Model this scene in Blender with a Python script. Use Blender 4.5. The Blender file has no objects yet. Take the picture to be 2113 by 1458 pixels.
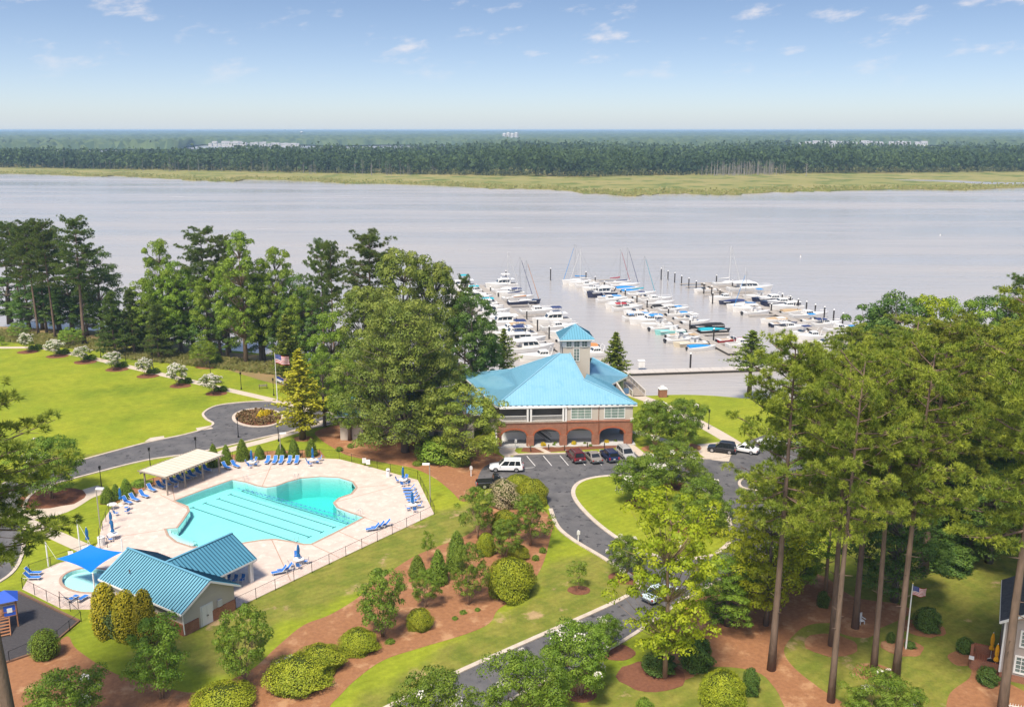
import bpy, bmesh, math, random
import numpy as np
from mathutils import Vector, Matrix
from mathutils.geometry import tessellate_polygon

R = math.radians
# ------------------------------------------------------------------ camera, sky, sun, exposure
IMG_W, IMG_H = 2113.0, 1458.0
FOC, HORIZON, CAM_H = 1930.0, 268.0, 51.0
PITCH = math.atan((IMG_H / 2 - HORIZON) / FOC)
scene = bpy.context.scene
cam_data = bpy.data.cameras.new('camera')
cam_data.sensor_width = 36.0
cam_data.lens = 36.0 * FOC / IMG_W
cam_data.clip_start = 1.0
cam_data.clip_end = 60000.0
cam = bpy.data.objects.new('camera', cam_data)
scene.collection.objects.link(cam)
cam.location = (0, 0, CAM_H)
cam.rotation_euler = (math.pi / 2 - PITCH, 0, 0)
scene.camera = cam

SUN_EL, SUN_AZ = R(60), R(205)      # azimuth measured clockwise from +Y: behind the camera, a little to the left
sun_data = bpy.data.lights.new('sun', 'SUN')
sun_data.energy = 3.5
sun_data.angle = R(11.0)
sun_data.color = (1.0, 0.91, 0.76)
sun = bpy.data.objects.new('sun', sun_data)
scene.collection.objects.link(sun)
sd = Vector((math.sin(SUN_AZ) * math.cos(SUN_EL), math.cos(SUN_AZ) * math.cos(SUN_EL), math.sin(SUN_EL)))
sun.rotation_euler = sd.to_track_quat('Z', 'Y').to_euler()

world = bpy.data.worlds.new('World')
scene.world = world
world.use_nodes = True
wn, wl = world.node_tree.nodes, world.node_tree.links
wn.clear()
def N(t, **kw):
    n = wn.new(t)
    for k, v in kw.items(): setattr(n, k, v)
    return n
wo = N('ShaderNodeOutputWorld'); wb = N('ShaderNodeBackground')
sky = N('ShaderNodeTexSky', sky_type='NISHITA', sun_disc=False)
sky.sun_elevation = SUN_EL
sky.sun_rotation = SUN_AZ
sky.altitude = 0; sky.air_density = 1.0; sky.dust_density = 1.2; sky.ozone_density = 1.6
tc = N('ShaderNodeTexCoord')
sep = N('ShaderNodeSeparateXYZ'); wl.new(tc.outputs['Generated'], sep.inputs[0])
def MATH(op, a, b=None, clamp=False):
    n = N('ShaderNodeMath', operation=op); n.use_clamp = clamp
    for i, v in enumerate((a, b)):
        if v is None: continue
        if isinstance(v, (int, float)): n.inputs[i].default_value = v
        else: wl.new(v, n.inputs[i])
    return n.outputs[0]
# the hazy band is thin that day: the blue deepens quickly with elevation
zz = MATH('MULTIPLY', sep.outputs['Z'], 3.0)
cmb = N('ShaderNodeCombineXYZ')
wl.new(sep.outputs['X'], cmb.inputs[0]); wl.new(sep.outputs['Y'], cmb.inputs[1]); wl.new(zz, cmb.inputs[2])
nrm = N('ShaderNodeVectorMath', operation='NORMALIZE'); wl.new(cmb.outputs[0], nrm.inputs[0])
wl.new(nrm.outputs[0], sky.inputs[0])
hs = N('ShaderNodeHueSaturation'); hs.inputs['Saturation'].default_value = 1.12; hs.inputs['Value'].default_value = 0.9
wl.new(sky.outputs[0], hs.inputs['Color'])
# clouds: small cumulus wisps
az = MATH('ARCTAN2', sep.outputs['X'], sep.outputs['Y'])
cv = N('ShaderNodeCombineXYZ')
wl.new(MATH('MULTIPLY', az, 13.0), cv.inputs[0])
wl.new(MATH('ADD', MATH('MULTIPLY', sep.outputs['Z'], 34.0), MATH('MULTIPLY', az, -4.0)), cv.inputs[1])
nz = N('ShaderNodeTexNoise'); nz.inputs['Scale'].default_value = 1.15; nz.inputs['Detail'].default_value = 7; nz.inputs['Roughness'].default_value = 0.58
wl.new(cv.outputs[0], nz.inputs['Vector'])
cr = N('ShaderNodeMapRange'); cr.interpolation_type = 'SMOOTHSTEP'
cr.inputs['From Min'].default_value = 0.53; cr.inputs['From Max'].default_value = 0.73
wl.new(nz.outputs['Fac'], cr.inputs['Value'])
elm = N('ShaderNodeMapRange'); elm.interpolation_type = 'SMOOTHSTEP'
elm.inputs['From Min'].default_value = 0.03; elm.inputs['From Max'].default_value = 0.085
wl.new(sep.outputs['Z'], elm.inputs['Value'])
cfac = MATH('MULTIPLY', MATH('MULTIPLY', cr.outputs[0], elm.outputs[0]), 0.75)
# pale haze toward the horizon
hz_f = MATH('EXPONENT', MATH('MULTIPLY', MATH('MAXIMUM', sep.outputs['Z'], 0.0), -13.0))
mh_ = N('ShaderNodeMix', data_type='RGBA'); wl.new(MATH('MULTIPLY', hz_f, 0.95), mh_.inputs['Factor']); wl.new(hs.outputs[0], mh_.inputs['A']); mh_.inputs['B'].default_value = (3.3, 3.65, 3.95, 1)
mx = N('ShaderNodeMix', data_type='RGBA')
wl.new(cfac, mx.inputs['Factor']); wl.new(mh_.outputs['Result'], mx.inputs['A'])
mx.inputs['B'].default_value = (4.5, 4.3, 4.4, 1)
wl.new(mx.outputs['Result'], wb.inputs['Color'])
wb.inputs['Strength'].default_value = 0.122
wl.new(wb.outputs[0], wo.inputs[0])

scene.view_settings.view_transform = 'Standard'
scene.view_settings.look = 'None'
scene.view_settings.exposure = 0.74
scene.view_settings.gamma = 1.0
scene.cycles.max_bounces = 6
scene.cycles.diffuse_bounces = 2
scene.cycles.glossy_bounces = 2
scene.cycles.transmission_bounces = 3
scene.cycles.transparent_max_bounces = 10
scene.cycles.caustics_reflective = False
scene.cycles.caustics_refractive = False

# ------------------------------------------------------------------ survey: photo point -> place on the ground
def G(px, py, z=0.0):
    u = (px - IMG_W / 2) / FOC; v = (IMG_H / 2 - py) / FOC
    dy = math.cos(PITCH) + v * math.sin(PITCH); dz = -math.sin(PITCH) + v * math.cos(PITCH)
    t = (z - CAM_H) / dz
    return (t * u, t * dy)
def G3(px, py, z=0.0):
    a = G(px, py, z); return Vector((a[0], a[1], z))
def PY(x, y, z):
    zz_ = z - CAM_H
    d = y * math.cos(PITCH) - zz_ * math.sin(PITCH); up = y * math.sin(PITCH) + zz_ * math.cos(PITCH)
    return IMG_H / 2 - FOC * up / d
def depth(x, y, z=0.0): return y * math.cos(PITCH) - (z - CAM_H) * math.sin(PITCH)
def height_to(x, y, top, z0=0.0):
    lo, hi = z0, z0 + 48.0
    for _ in range(40):
        m = (lo + hi) / 2
        if PY(x, y, m) > top: lo = m
        else: hi = m
    return lo - z0

# ------------------------------------------------------------------ materials
MATS = {}
def mat(name, c1, c2=None, scale=1.0, rough=0.8, spec=0.3, metal=0.0, bump=0.0, bscale=None, world_co=False, detail=4, c3=None, s3=0.1, m3=0.5, w3=0.15, stretch=None):
    if name in MATS: return MATS[name]
    m = bpy.data.materials.new(name); MATS[name] = m
    m.use_nodes = True
    nt = m.node_tree; nd, ln = nt.nodes, nt.links
    b = nd['Principled BSDF']
    b.inputs['Roughness'].default_value = rough; b.inputs['Metallic'].default_value = metal
    b.inputs['Specular IOR Level'].default_value = spec
    b.inputs['Base Color'].default_value = (*c1, 1)
    if c2 is not None or bump:
        if world_co:
            g = nd.new('ShaderNodeNewGeometry'); co = g.outputs['Position']
        else:
            t = nd.new('ShaderNodeTexCoord'); co = t.outputs['Object']
        if stretch:
            mp = nd.new('ShaderNodeMapping'); mp.inputs['Scale'].default_value = stretch
            ln.new(co, mp.inputs['Vector']); co = mp.outputs[0]
    if c2 is not None:
        n = nd.new('ShaderNodeTexNoise'); n.inputs['Scale'].default_value = scale; n.inputs['Detail'].default_value = detail
        n.inputs['Roughness'].default_value = 0.62
        ln.new(co, n.inputs['Vector'])
        mr = nd.new('ShaderNodeMapRange'); mr.inputs['From Min'].default_value = 0.3; mr.inputs['From Max'].default_value = 0.7
        ln.new(n.outputs['Fac'], mr.inputs['Value'])
        mi = nd.new('ShaderNodeMix'); mi.data_type = 'RGBA'
        mi.inputs['A'].default_value = (*c1, 1); mi.inputs['B'].default_value = (*c2, 1)
        ln.new(mr.outputs[0], mi.inputs['Factor'])
        out = mi.outputs['Result']
        if c3 is not None:
            n3 = nd.new('ShaderNodeTexNoise'); n3.inputs['Scale'].default_value = s3; n3.inputs['Detail'].default_value = 5
            n3.inputs['Roughness'].default_value = 0.65
            ln.new(co, n3.inputs['Vector'])
            m3n = nd.new('ShaderNodeMapRange'); m3n.interpolation_type = 'SMOOTHSTEP'
            m3n.inputs['From Min'].default_value = m3; m3n.inputs['From Max'].default_value = m3 + w3
            ln.new(n3.outputs['Fac'], m3n.inputs['Value'])
            mj = nd.new('ShaderNodeMix'); mj.data_type = 'RGBA'
            ln.new(m3n.outputs[0], mj.inputs['Factor']); ln.new(out, mj.inputs['A']); mj.inputs['B'].default_value = (*c3, 1)
            out = mj.outputs['Result']
        ln.new(out, b.inputs['Base Color'])
    if bump:
        nb = nd.new('ShaderNodeTexNoise'); nb.inputs['Scale'].default_value = bscale or scale * 6; nb.inputs['Detail'].default_value = 4
        ln.new(co, nb.inputs['Vector'])
        bp = nd.new('ShaderNodeBump'); bp.inputs['Strength'].default_value = bump; bp.inputs['Distance'].default_value = 0.05
        ln.new(nb.outputs['Fac'], bp.inputs['Height']); ln.new(bp.outputs[0], b.inputs['Normal'])
    return m

def leafmat(name, c1, c2, trans=0.28, rough=0.55, jit=0.12):
    if name in MATS: return MATS[name]
    m = bpy.data.materials.new(name); MATS[name] = m; m.use_nodes = True
    nd, ln = m.node_tree.nodes, m.node_tree.links
    b = nd['Principled BSDF']; out = nd['Material Output']
    at = nd.new('ShaderNodeAttribute'); at.attribute_name = 'tint'
    mi = nd.new('ShaderNodeMix'); mi.data_type = 'RGBA'
    mi.inputs['A'].default_value = (*c1, 1); mi.inputs['B'].default_value = (*c2, 1)
    ln.new(at.outputs['Fac'], mi.inputs['Factor'])
    oi = nd.new('ShaderNodeObjectInfo')
    h = nd.new('ShaderNodeHueSaturation')
    mr = nd.new('ShaderNodeMapRange'); mr.inputs['To Min'].default_value = 1.14 * (1 - jit); mr.inputs['To Max'].default_value = 1.14 * (1 + jit)
    ln.new(oi.outputs['Random'], mr.inputs['Value']); ln.new(mr.outputs[0], h.inputs['Value'])
    mh = nd.new('ShaderNodeMapRange'); mh.inputs['To Min'].default_value = 0.49; mh.inputs['To Max'].default_value = 0.51
    ln.new(oi.outputs['Random'], mh.inputs['Value']); ln.new(mh.outputs[0], h.inputs['Hue'])
    ln.new(mi.outputs['Result'], h.inputs['Color'])
    ln.new(h.outputs[0], b.inputs['Base Color'])
    b.inputs['Roughness'].default_value = rough; b.inputs['Specular IOR Level'].default_value = 0.25
    tr = nd.new('ShaderNodeBsdfTranslucent'); ln.new(h.outputs[0], tr.inputs['Color'])
    ms = nd.new('ShaderNodeMixShader'); ms.inputs[0].default_value = trans
    ln.new(b.outputs[0], ms.inputs[1]); ln.new(tr.outputs[0], ms.inputs[2]); ln.new(ms.outputs[0], out.inputs['Surface'])
    return m

# ------------------------------------------------------------------ mesh helpers
COL = scene.collection
class MB:
    def __init__(s): s.v = []; s.f = []
    def add(s, vs, fs):
        o = len(s.v); s.v += [tuple(p) for p in vs]; s.f += [tuple(i + o for i in q) for q in fs]; return s
    def box(s, c, d, rz=0.0, top=None):
        x, y, z = c; a, b, h = d[0] / 2, d[1] / 2, d[2] / 2
        ta, tb = (a, b) if top is None else (a * top[0], b * top[1])
        P = [(-a, -b, -h), (a, -b, -h), (a, b, -h), (-a, b, -h), (-ta, -tb, h), (ta, -tb, h), (ta, tb, h), (-ta, tb, h)]
        cs, sn = math.cos(rz), math.sin(rz)
        return s.add([(x + p[0] * cs - p[1] * sn, y + p[0] * sn + p[1] * cs, z + p[2]) for p in P],
                     [(0, 3, 2, 1), (4, 5, 6, 7), (0, 1, 5, 4), (1, 2, 6, 5), (2, 3, 7, 6), (3, 0, 4, 7)])
    def beam(s, a, b, w, h):
        a, b = Vector(a), Vector(b); d = (b - a).normalized()
        up = Vector((0, 0, 1)) if abs(d.z) < 0.98 else Vector((0, 1, 0))
        sx = d.cross(up).normalized() * (w / 2); sz = sx.cross(d).normalized() * (h / 2)
        P = [a - sx - sz, a + sx - sz, a + sx + sz, a - sx + sz, b - sx - sz, b + sx - sz, b + sx + sz, b - sx + sz]
        return s.add(P, [(0, 3, 2, 1), (4, 5, 6, 7), (0, 1, 5, 4), (1, 2, 6, 5), (2, 3, 7, 6), (3, 0, 4, 7)])
    def tube(s, pts, rad, n=6, cap=True):
        pts = [Vector(p) for p in pts]
        if not hasattr(rad, '__len__'): rad = [rad] * len(pts)
        o = len(s.v); k = len(pts)
        ref = Vector((0.31, 0.95, 0.05))
        for i, p in enumerate(pts):
            d = (pts[min(i + 1, k - 1)] - pts[max(i - 1, 0)]).normalized()
            rr = ref if abs(d.dot(ref)) < 0.9 else Vector((1, 0, 0))
            e1 = d.cross(rr).normalized(); e2 = d.cross(e1)
            for j in range(n):
                a = 2 * math.pi * j / n
                s.v.append(tuple(p + (e1 * math.cos(a) + e2 * math.sin(a)) * rad[i]))
        for i in range(k - 1):
            for j in range(n):
                s.f.append((o + i * n + j, o + i * n + (j + 1) % n, o + (i + 1) * n + (j + 1) % n, o + (i + 1) * n + j))
        if cap:
            s.f.append(tuple(o + j for j in range(n))[::-1]); s.f.append(tuple(o + (k - 1) * n + j for j in range(n)))
        return s
    def lathe(s, prof, n=12, c=(0, 0, 0)):
        o = len(s.v); k = len(prof)
        for r, z in prof:
            for j in range(n):
                a = 2 * math.pi * j / n; s.v.append((c[0] + r * math.cos(a), c[1] + r * math.sin(a), c[2] + z))
        for i in range(k - 1):
            for j in range(n):
                s.f.append((o + i * n + j, o + i * n + (j + 1) % n, o + (i + 1) * n + (j + 1) % n, o + (i + 1) * n + j))
        s.f.append(tuple(o + j for j in range(n))[::-1]); s.f.append(tuple(o + (k - 1) * n + j for j in range(n)))
        return s
    def prism(s, poly, z0, z1):
        n = len(poly); o = len(s.v)
        a = sum(poly[i][0] * poly[(i + 1) % n][1] - poly[(i + 1) % n][0] * poly[i][1] for i in range(n))
        if a < 0: poly = poly[::-1]
        s.v += [(p[0], p[1], z0) for p in poly] + [(p[0], p[1], z1) for p in poly]
        for t in tessellate_polygon([[Vector((p[0], p[1], 0)) for p in poly]]):
            t = orient(t, poly); s.f.append(tuple(o + n + i for i in t)); s.f.append(tuple(o + i for i in t[::-1]))
        for i in range(n):
            j = (i + 1) % n; s.f.append((o + i, o + j, o + n + j, o + n + i))
        return s
    def loft(s, secs, cap=True, closed=True):
        o = len(s.v); n = len(secs[0])
        for q in secs: s.v += [tuple(p) for p in q]
        for i in range(len(secs) - 1):
            for j in range(n if closed else n - 1):
                s.f.append((o + i * n + j, o + i * n + (j + 1) % n, o + (i + 1) * n + (j + 1) % n, o + (i + 1) * n + j))
        if cap:
            s.f.append(tuple(o + j for j in range(n))[::-1]); s.f.append(tuple(o + (len(secs) - 1) * n + j for j in range(n)))
        return s
    def quad(s, *p): return s.add(p, [tuple(range(len(p)))])
    def mesh(s, name, m, smooth=False):
        me = bpy.data.meshes.new(name); me.from_pydata(s.v, [], s.f)
        if m is not None: me.materials.append(m)
        if smooth: me.polygons.foreach_set('use_smooth', [True] * len(me.polygons))
        me.update(); return me
    def obj(s, name, m, parent=None, smooth=False):
        return link(name, s.mesh(name, m, smooth), parent)
def orient(t, poly):
    a, b, c = (poly[i] for i in t)
    return t if (b[0] - a[0]) * (c[1] - a[1]) - (c[0] - a[0]) * (b[1] - a[1]) > 0 else t[::-1]
def link(name, data, parent=None):
    o = bpy.data.objects.new(name, data); COL.objects.link(o)
    if parent is not None: o.parent = parent
    return o
def tag(o, label, cat, group=None):
    o['label'] = label; o['category'] = cat
    if group: o['group'] = group
    return o
def struct(o): o['kind'] = 'structure'; return o
def stuff(o): o['kind'] = 'stuff'; return o
def empty(name, loc=(0, 0, 0), rz=0.0, label=None, cat=None, group=None):
    e = link(name, None); e.location = loc if len(loc) == 3 else (loc[0], loc[1], 0.0); e.rotation_euler = (0, 0, rz)
    if label: tag(e, label, cat, group)
    return e
class Proto:
    """a thing built once: parts (name, mesh, index of the part it belongs to)"""
    def __init__(s, h=1.0, w=1.0): s.parts = []; s.h = h; s.w = w
    def add(s, name, mesh, sub=None): s.parts.append((name, mesh, sub)); return len(s.parts) - 1
    def place(s, name, loc, rz=0.0, sc=(1, 1, 1), label=None, cat=None, group=None):
        loc = loc if len(loc) == 3 else (loc[0], loc[1], 0.0)
        if len(s.parts) == 1:
            e = link(name, s.parts[0][1])
        else:
            e = link(name, None)
            os_ = []
            for n, me, sub in s.parts: os_.append(link(n, me, e if sub is None else os_[sub]))
        e.location = loc; e.rotation_euler = (0, 0, rz); e.scale = sc
        return tag(e, label, cat, group)
def np_mesh(name, V, F, m, tint=None, smooth=False):
    me = bpy.data.meshes.new(name); nv, nf, k = len(V), len(F), F.shape[1]
    me.vertices.add(nv); me.vertices.foreach_set('co', V.astype(np.float32).ravel())
    me.loops.add(nf * k); me.loops.foreach_set('vertex_index', F.astype(np.int32).ravel())
    me.polygons.add(nf); me.polygons.foreach_set('loop_start', np.arange(0, nf * k, k, dtype=np.int32))
    if smooth: me.polygons.foreach_set('use_smooth', np.ones(nf, dtype=bool))
    me.materials.append(m)
    if tint is not None:
        a = me.attributes.new('tint', 'FLOAT', 'FACE'); a.data.foreach_set('value', np.clip(tint, 0, 1).astype(np.float32))
    me.update(); me.validate(); return me
def smooth_poly(pts, per=6, closed=True):
    out = []; n = len(pts)
    for i in range(n if closed else n - 1):
        p0, p1, p2, p3 = (pts[(i + k) % n] if closed else pts[max(0, min(n - 1, i + k))] for k in (-1, 0, 1, 2))
        for q in range(per):
            t = q / per
            out.append(tuple(0.5 * ((2 * p1[d]) + (-p0[d] + p2[d]) * t + (2 * p0[d] - 5 * p1[d] + 4 * p2[d] - p3[d]) * t * t + (-p0[d] + 3 * p1[d] - 3 * p2[d] + p3[d]) * t ** 3) for d in (0, 1)))
    if not closed: out.append(tuple(pts[-1][:2]))
    return out
def gp(pts, z=0.0): return [G(p[0], p[1], z) for p in pts]
def area(p): return sum(p[i][0] * p[(i + 1) % len(p)][1] - p[(i + 1) % len(p)][0] * p[i][1] for i in range(len(p))) / 2
def sheet(name, outer, z, m, holes=(), parent=None, skirt=0.0):
    loops = [outer] + list(holes); vs = [p for l in loops for p in l]
    mb = MB(); mb.v = [(p[0], p[1], z) for p in vs]
    for t in tessellate_polygon([[Vector((p[0], p[1], 0)) for p in l] for l in loops]):
        mb.f.append(orient(t, vs))
    if skirt:
        n = len(outer); o = len(mb.v); mb.v += [(p[0], p[1], z - skirt) for p in outer]
        for i in range(n):
            j = (i + 1) % n; q = (i, j, o + j, o + i); mb.f.append(q if area(outer) < 0 else q[::-1])
    return mb.obj(name, m, parent)
def offset_line(pts, d, closed=False):
    out = []; n = len(pts)
    for i in range(n):
        a = Vector(pts[(i - 1) % n] if closed else pts[max(i - 1, 0)]); b = Vector(pts[(i + 1) % n] if closed else pts[min(i + 1, n - 1)])
        t = (b - a).normalized(); out.append((pts[i][0] - t.y * d, pts[i][1] + t.x * d))
    return out
def ribbon(name, pts, w, z0, z1, m, closed=False, parent=None):
    """a raised strip (kerb, edging) along a line; sides and top"""
    L, Rr = offset_line(pts, w / 2, closed), offset_line(pts, -w / 2, closed); n = len(pts); mb = MB()
    for i in range(n): mb.v += [(*L[i], z0), (*L[i], z1), (*Rr[i], z1), (*Rr[i], z0)]
    for i in range(n if closed else n - 1):
        a, b = i * 4, ((i + 1) % n) * 4
        for k in range(3): mb.f.append((a + k, b + k, b + k + 1, a + k + 1))
    if not closed: mb.f += [(0, 1, 2, 3), tuple((n - 1) * 4 + k for k in (3, 2, 1, 0))]
    return mb.obj(name, m, parent)
# ------------------------------------------------------------------ surfaces
grass = mat('grass', (0.185, 0.235, 0.018), (0.265, 0.285, 0.024), 0.11, 0.95, 0.1, bump=0.5, bscale=9.0, world_co=True, c3=(0.14, 0.19, 0.016), s3=0.035, m3=0.5, w3=0.16)
straw = mat('pine_straw', (0.34, 0.165, 0.08), (0.25, 0.115, 0.058), 2.2, 0.95, 0.1, bump=0.9, bscale=14.0, world_co=True, c3=(0.42, 0.235, 0.125), s3=0.35, m3=0.52, w3=0.15)
bark_mulch = mat('bark_mulch', (0.22, 0.095, 0.055), (0.15, 0.065, 0.04), 3.0, 0.95, 0.1, bump=0.9, bscale=16.0, world_co=True)
asphalt = mat('asphalt', (0.08, 0.078, 0.084), (0.145, 0.138, 0.138), 0.35, 0.9, 0.25, bump=0.3, bscale=30, world_co=True, c3=(0.05, 0.048, 0.052), s3=0.9, m3=0.57, w3=0.06)
concrete = mat('concrete', (0.56, 0.47, 0.38), (0.47, 0.40, 0.33), 0.8, 0.85, 0.3, bump=0.2, bscale=20, world_co=True)
kerb_m = mat('kerb_concrete', (0.58, 0.50, 0.42), (0.44, 0.36, 0.29), 1.1, 0.85, 0.3, bump=0.2, bscale=20, world_co=True)
deck_m = mat('stamped_deck', (0.62, 0.51, 0.44), (0.53, 0.41, 0.35), 0.7, 0.8, 0.35, bump=0.25, bscale=5, world_co=True, c3=(0.68, 0.59, 0.51), s3=0.9, m3=0.5, w3=0.2)
joint_m = mat('deck_joint', (0.40, 0.27, 0.20), rough=0.9)
coping_m = mat('pool_coping', (0.42, 0.30, 0.23), (0.36, 0.25, 0.19), 1.5, 0.8, world_co=True)
rubber_m = mat('rubber_mulch', (0.045, 0.042, 0.045), (0.075, 0.068, 0.07), 4.0, 0.95, bump=0.9, bscale=14, world_co=True)
paint_m = mat('white_paint', (0.75, 0.74, 0.72), (0.6, 0.59, 0.57), 3.0, 0.7, world_co=True)
timber_edge = mat('timber_edging', (0.20, 0.115, 0.075), (0.15, 0.085, 0.055), 3.0, 0.9, world_co=True)
sand_m = mat('shore_sand', (0.35, 0.27, 0.17), (0.22, 0.2, 0.09), 0.5, 0.95, world_co=True)

WATER_Z = -1.5
# ------------------------------------------------------------------ outlines surveyed from the picture
shore_px = [(-300, 660), (0, 674), (150, 690), (330, 708), (450, 720), (560, 732), (650, 750), (760, 790), (900, 812), (1100, 818), (1300, 817), (1400, 814), (1470, 816), (1545, 822), (1640, 824), (1800, 815), (1950, 795), (2113, 780), (2500, 770)]
shore = smooth_poly(gp(shore_px), 5, False)
land = shore + [(330, 15), (-330, 15)]
deck_px = [(203, 1117), (212, 1075), (232, 1044), (262, 1029), (290, 1015), (345, 990), (420, 968), (478, 950), (520, 946), (600, 945), (660, 945), (700, 947), (760, 962), (862, 990), (896, 1060), (700, 1152), (487, 1254), (440, 1262), (330, 1262), (208, 1257), (128, 1256), (46, 1215), (62, 1186), (120, 1162), (190, 1140)]
deck = gp(deck_px)
pool_px = [(361, 1033), (420, 1011), (480, 990), (505, 995), (530, 1003), (550, 1006), (570, 1003), (595, 994), (622, 987), (660, 984), (700, 986), (726, 994), (734, 1006), (724, 1018), (698, 1027), (687, 1037), (694, 1047), (716, 1056), (750, 1067), (696, 1095), (641, 1122), (629, 1122), (600, 1116), (568, 1111), (540, 1113), (508, 1118), (470, 1124), (430, 1128), (397, 1127), (366, 1117), (349, 1104), (343, 1091), (367, 1089), (380, 1072), (392, 1054), (389, 1044)]
pool = gp(pool_px)
kid = [(lambda c: (c[0], c[1]))(G(186 + 58 * math.cos(a), 1197 + 24.5 * math.sin(a))) for a in [2 * math.pi * k / 36 for k in range(36)]]
play_px = [(38, 1222), (164, 1282), (96, 1340), (0, 1372), (-40, 1385), (-40, 1215)]
play = gp(play_px)

def blend_zones(m, zones, c_a, c_b, c_c):
    """the same lawn grows thin and dry in some places: blend those in by where they lie"""
    nd, ln = m.node_tree.nodes, m.node_tree.links; b = nd['Principled BSDF']; base = b.inputs['Base Color'].links[0].from_socket
    g = nd.new('ShaderNodeNewGeometry'); acc = None
    nz = nd.new('ShaderNodeTexNoise'); nz.inputs['Scale'].default_value = 0.28; nz.inputs['Detail'].default_value = 5; ln.new(g.outputs['Position'], nz.inputs['Vector'])
    for (x, y), rx, ry, rot in zones:
        mp = nd.new('ShaderNodeMapping'); mp.vector_type = 'TEXTURE'; mp.inputs['Location'].default_value = (x, y, 0); mp.inputs['Scale'].default_value = (rx, ry, 1e4); mp.inputs['Rotation'].default_value = (0, 0, rot)
        ln.new(g.outputs['Position'], mp.inputs['Vector']); le = nd.new('ShaderNodeVectorMath'); le.operation = 'LENGTH'; ln.new(mp.outputs[0], le.inputs[0])
        ad = nd.new('ShaderNodeMath'); ad.operation = 'MULTIPLY_ADD'; ad.inputs[1].default_value = 0.9; ln.new(nz.outputs['Fac'], ad.inputs[0]); ln.new(le.outputs['Value'], ad.inputs[2])
        mr = nd.new('ShaderNodeMapRange'); mr.interpolation_type = 'SMOOTHSTEP'; mr.inputs['From Min'].default_value = 1.6; mr.inputs['From Max'].default_value = 1.15; ln.new(ad.outputs[0], mr.inputs['Value'])
        if acc is None: acc = mr.outputs[0]
        else:
            mm = nd.new('ShaderNodeMath'); mm.operation = 'MAXIMUM'; ln.new(acc, mm.inputs[0]); ln.new(mr.outputs[0], mm.inputs[1]); acc = mm.outputs[0]
    def noise_mix(A, B, sc, lo, hi):
        n = nd.new('ShaderNodeTexNoise'); n.inputs['Scale'].default_value = sc; n.inputs['Detail'].default_value = 6; n.inputs['Roughness'].default_value = 0.65; ln.new(g.outputs['Position'], n.inputs['Vector'])
        r = nd.new('ShaderNodeMapRange'); r.interpolation_type = 'SMOOTHSTEP'; r.inputs['From Min'].default_value = lo; r.inputs['From Max'].default_value = hi; ln.new(n.outputs['Fac'], r.inputs['Value'])
        x = nd.new('ShaderNodeMix'); x.data_type = 'RGBA'; ln.new(r.outputs[0], x.inputs['Factor'])
        for k_, v in (('A', A), ('B', B)):
            if isinstance(v, tuple): x.inputs[k_].default_value = (*v, 1)
            else: ln.new(v, x.inputs[k_])
        return x.outputs['Result']
    worn = noise_mix(noise_mix(c_a, c_b, 0.35, 0.35, 0.65), c_c, 0.17, 0.58, 0.66)
    fin = nd.new('ShaderNodeMix'); fin.data_type = 'RGBA'; ln.new(acc, fin.inputs['Factor']); ln.new(base, fin.inputs['A']); ln.new(worn, fin.inputs['B']); 
    last = fin.outputs['Result']
    for sc_, amt in ((0.55, 0.16), (2.6, 0.16)):          # tufts, clippings, thin spots
        n = nd.new('ShaderNodeTexNoise'); n.inputs['Scale'].default_value = sc_; n.inputs['Detail'].default_value = 6; n.inputs['Roughness'].default_value = 0.7; ln.new(g.outputs['Position'], n.inputs['Vector'])
        r = nd.new('ShaderNodeMapRange'); r.inputs['From Min'].default_value = 0.3; r.inputs['From Max'].default_value = 0.7; r.inputs['To Min'].default_value = 1 - amt; r.inputs['To Max'].default_value = 1 + amt; ln.new(n.outputs['Fac'], r.inputs['Value'])
        h = nd.new('ShaderNodeHueSaturation'); ln.new(r.outputs[0], h.inputs['Value']); ln.new(last, h.inputs['Color']); last = h.outputs[0]
    wv = nd.new('ShaderNodeTexWave'); wv.inputs['Scale'].default_value = 0.32; wv.inputs['Distortion'].default_value = 1.2; wv.inputs['Detail'].default_value = 1; wm_ = nd.new('ShaderNodeMapping'); wm_.inputs['Rotation'].default_value = (0, 0, 0.9); ln.new(g.outputs['Position'], wm_.inputs['Vector']); ln.new(wm_.outputs[0], wv.inputs['Vector'])
    r = nd.new('ShaderNodeMapRange'); r.inputs['To Min'].default_value = 0.955; r.inputs['To Max'].default_value = 1.045; ln.new(wv.outputs['Fac'], r.inputs['Value']); h = nd.new('ShaderNodeHueSaturation'); ln.new(r.outputs[0], h.inputs['Value']); ln.new(last, h.inputs['Color']); last = h.outputs[0]
    ln.new(last, b.inputs['Base Color'])
blend_zones(grass, [(G(700, 1180), 26, 5.5, R(52)), (G(930, 1085), 9, 5, R(52)), (G(1050, 1330), 26, 5, R(48)), (G(1230, 1190), 9, 6, 0.5), (G(1900, 1330), 24, 20, 0), (G(1500, 1440), 14, 6, 0), (G(480, 905), 12, 3, R(20)), (G(300, 920), 22, 1.8, R(38)), (G(2050, 1250), 16, 22, 0), (G(470, 1340), 4, 5, 0)], (0.14, 0.165, 0.025), (0.215, 0.205, 0.04), (0.35, 0.245, 0.125))
struct(sheet('lawn', land, 0.0, grass, [deck]))
# bank going down under the water
mb = MB(); outer = offset_line(shore, 5.0); n = len(shore)
mb.v = [(*p, 0.0) for p in shore] + [(*p, -2.6) for p in outer]
mb.f = [(i, i + 1, n + i + 1, n + i) for i in range(n - 1)]
struct(mb.obj('shore_bank', sand_m))

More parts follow.
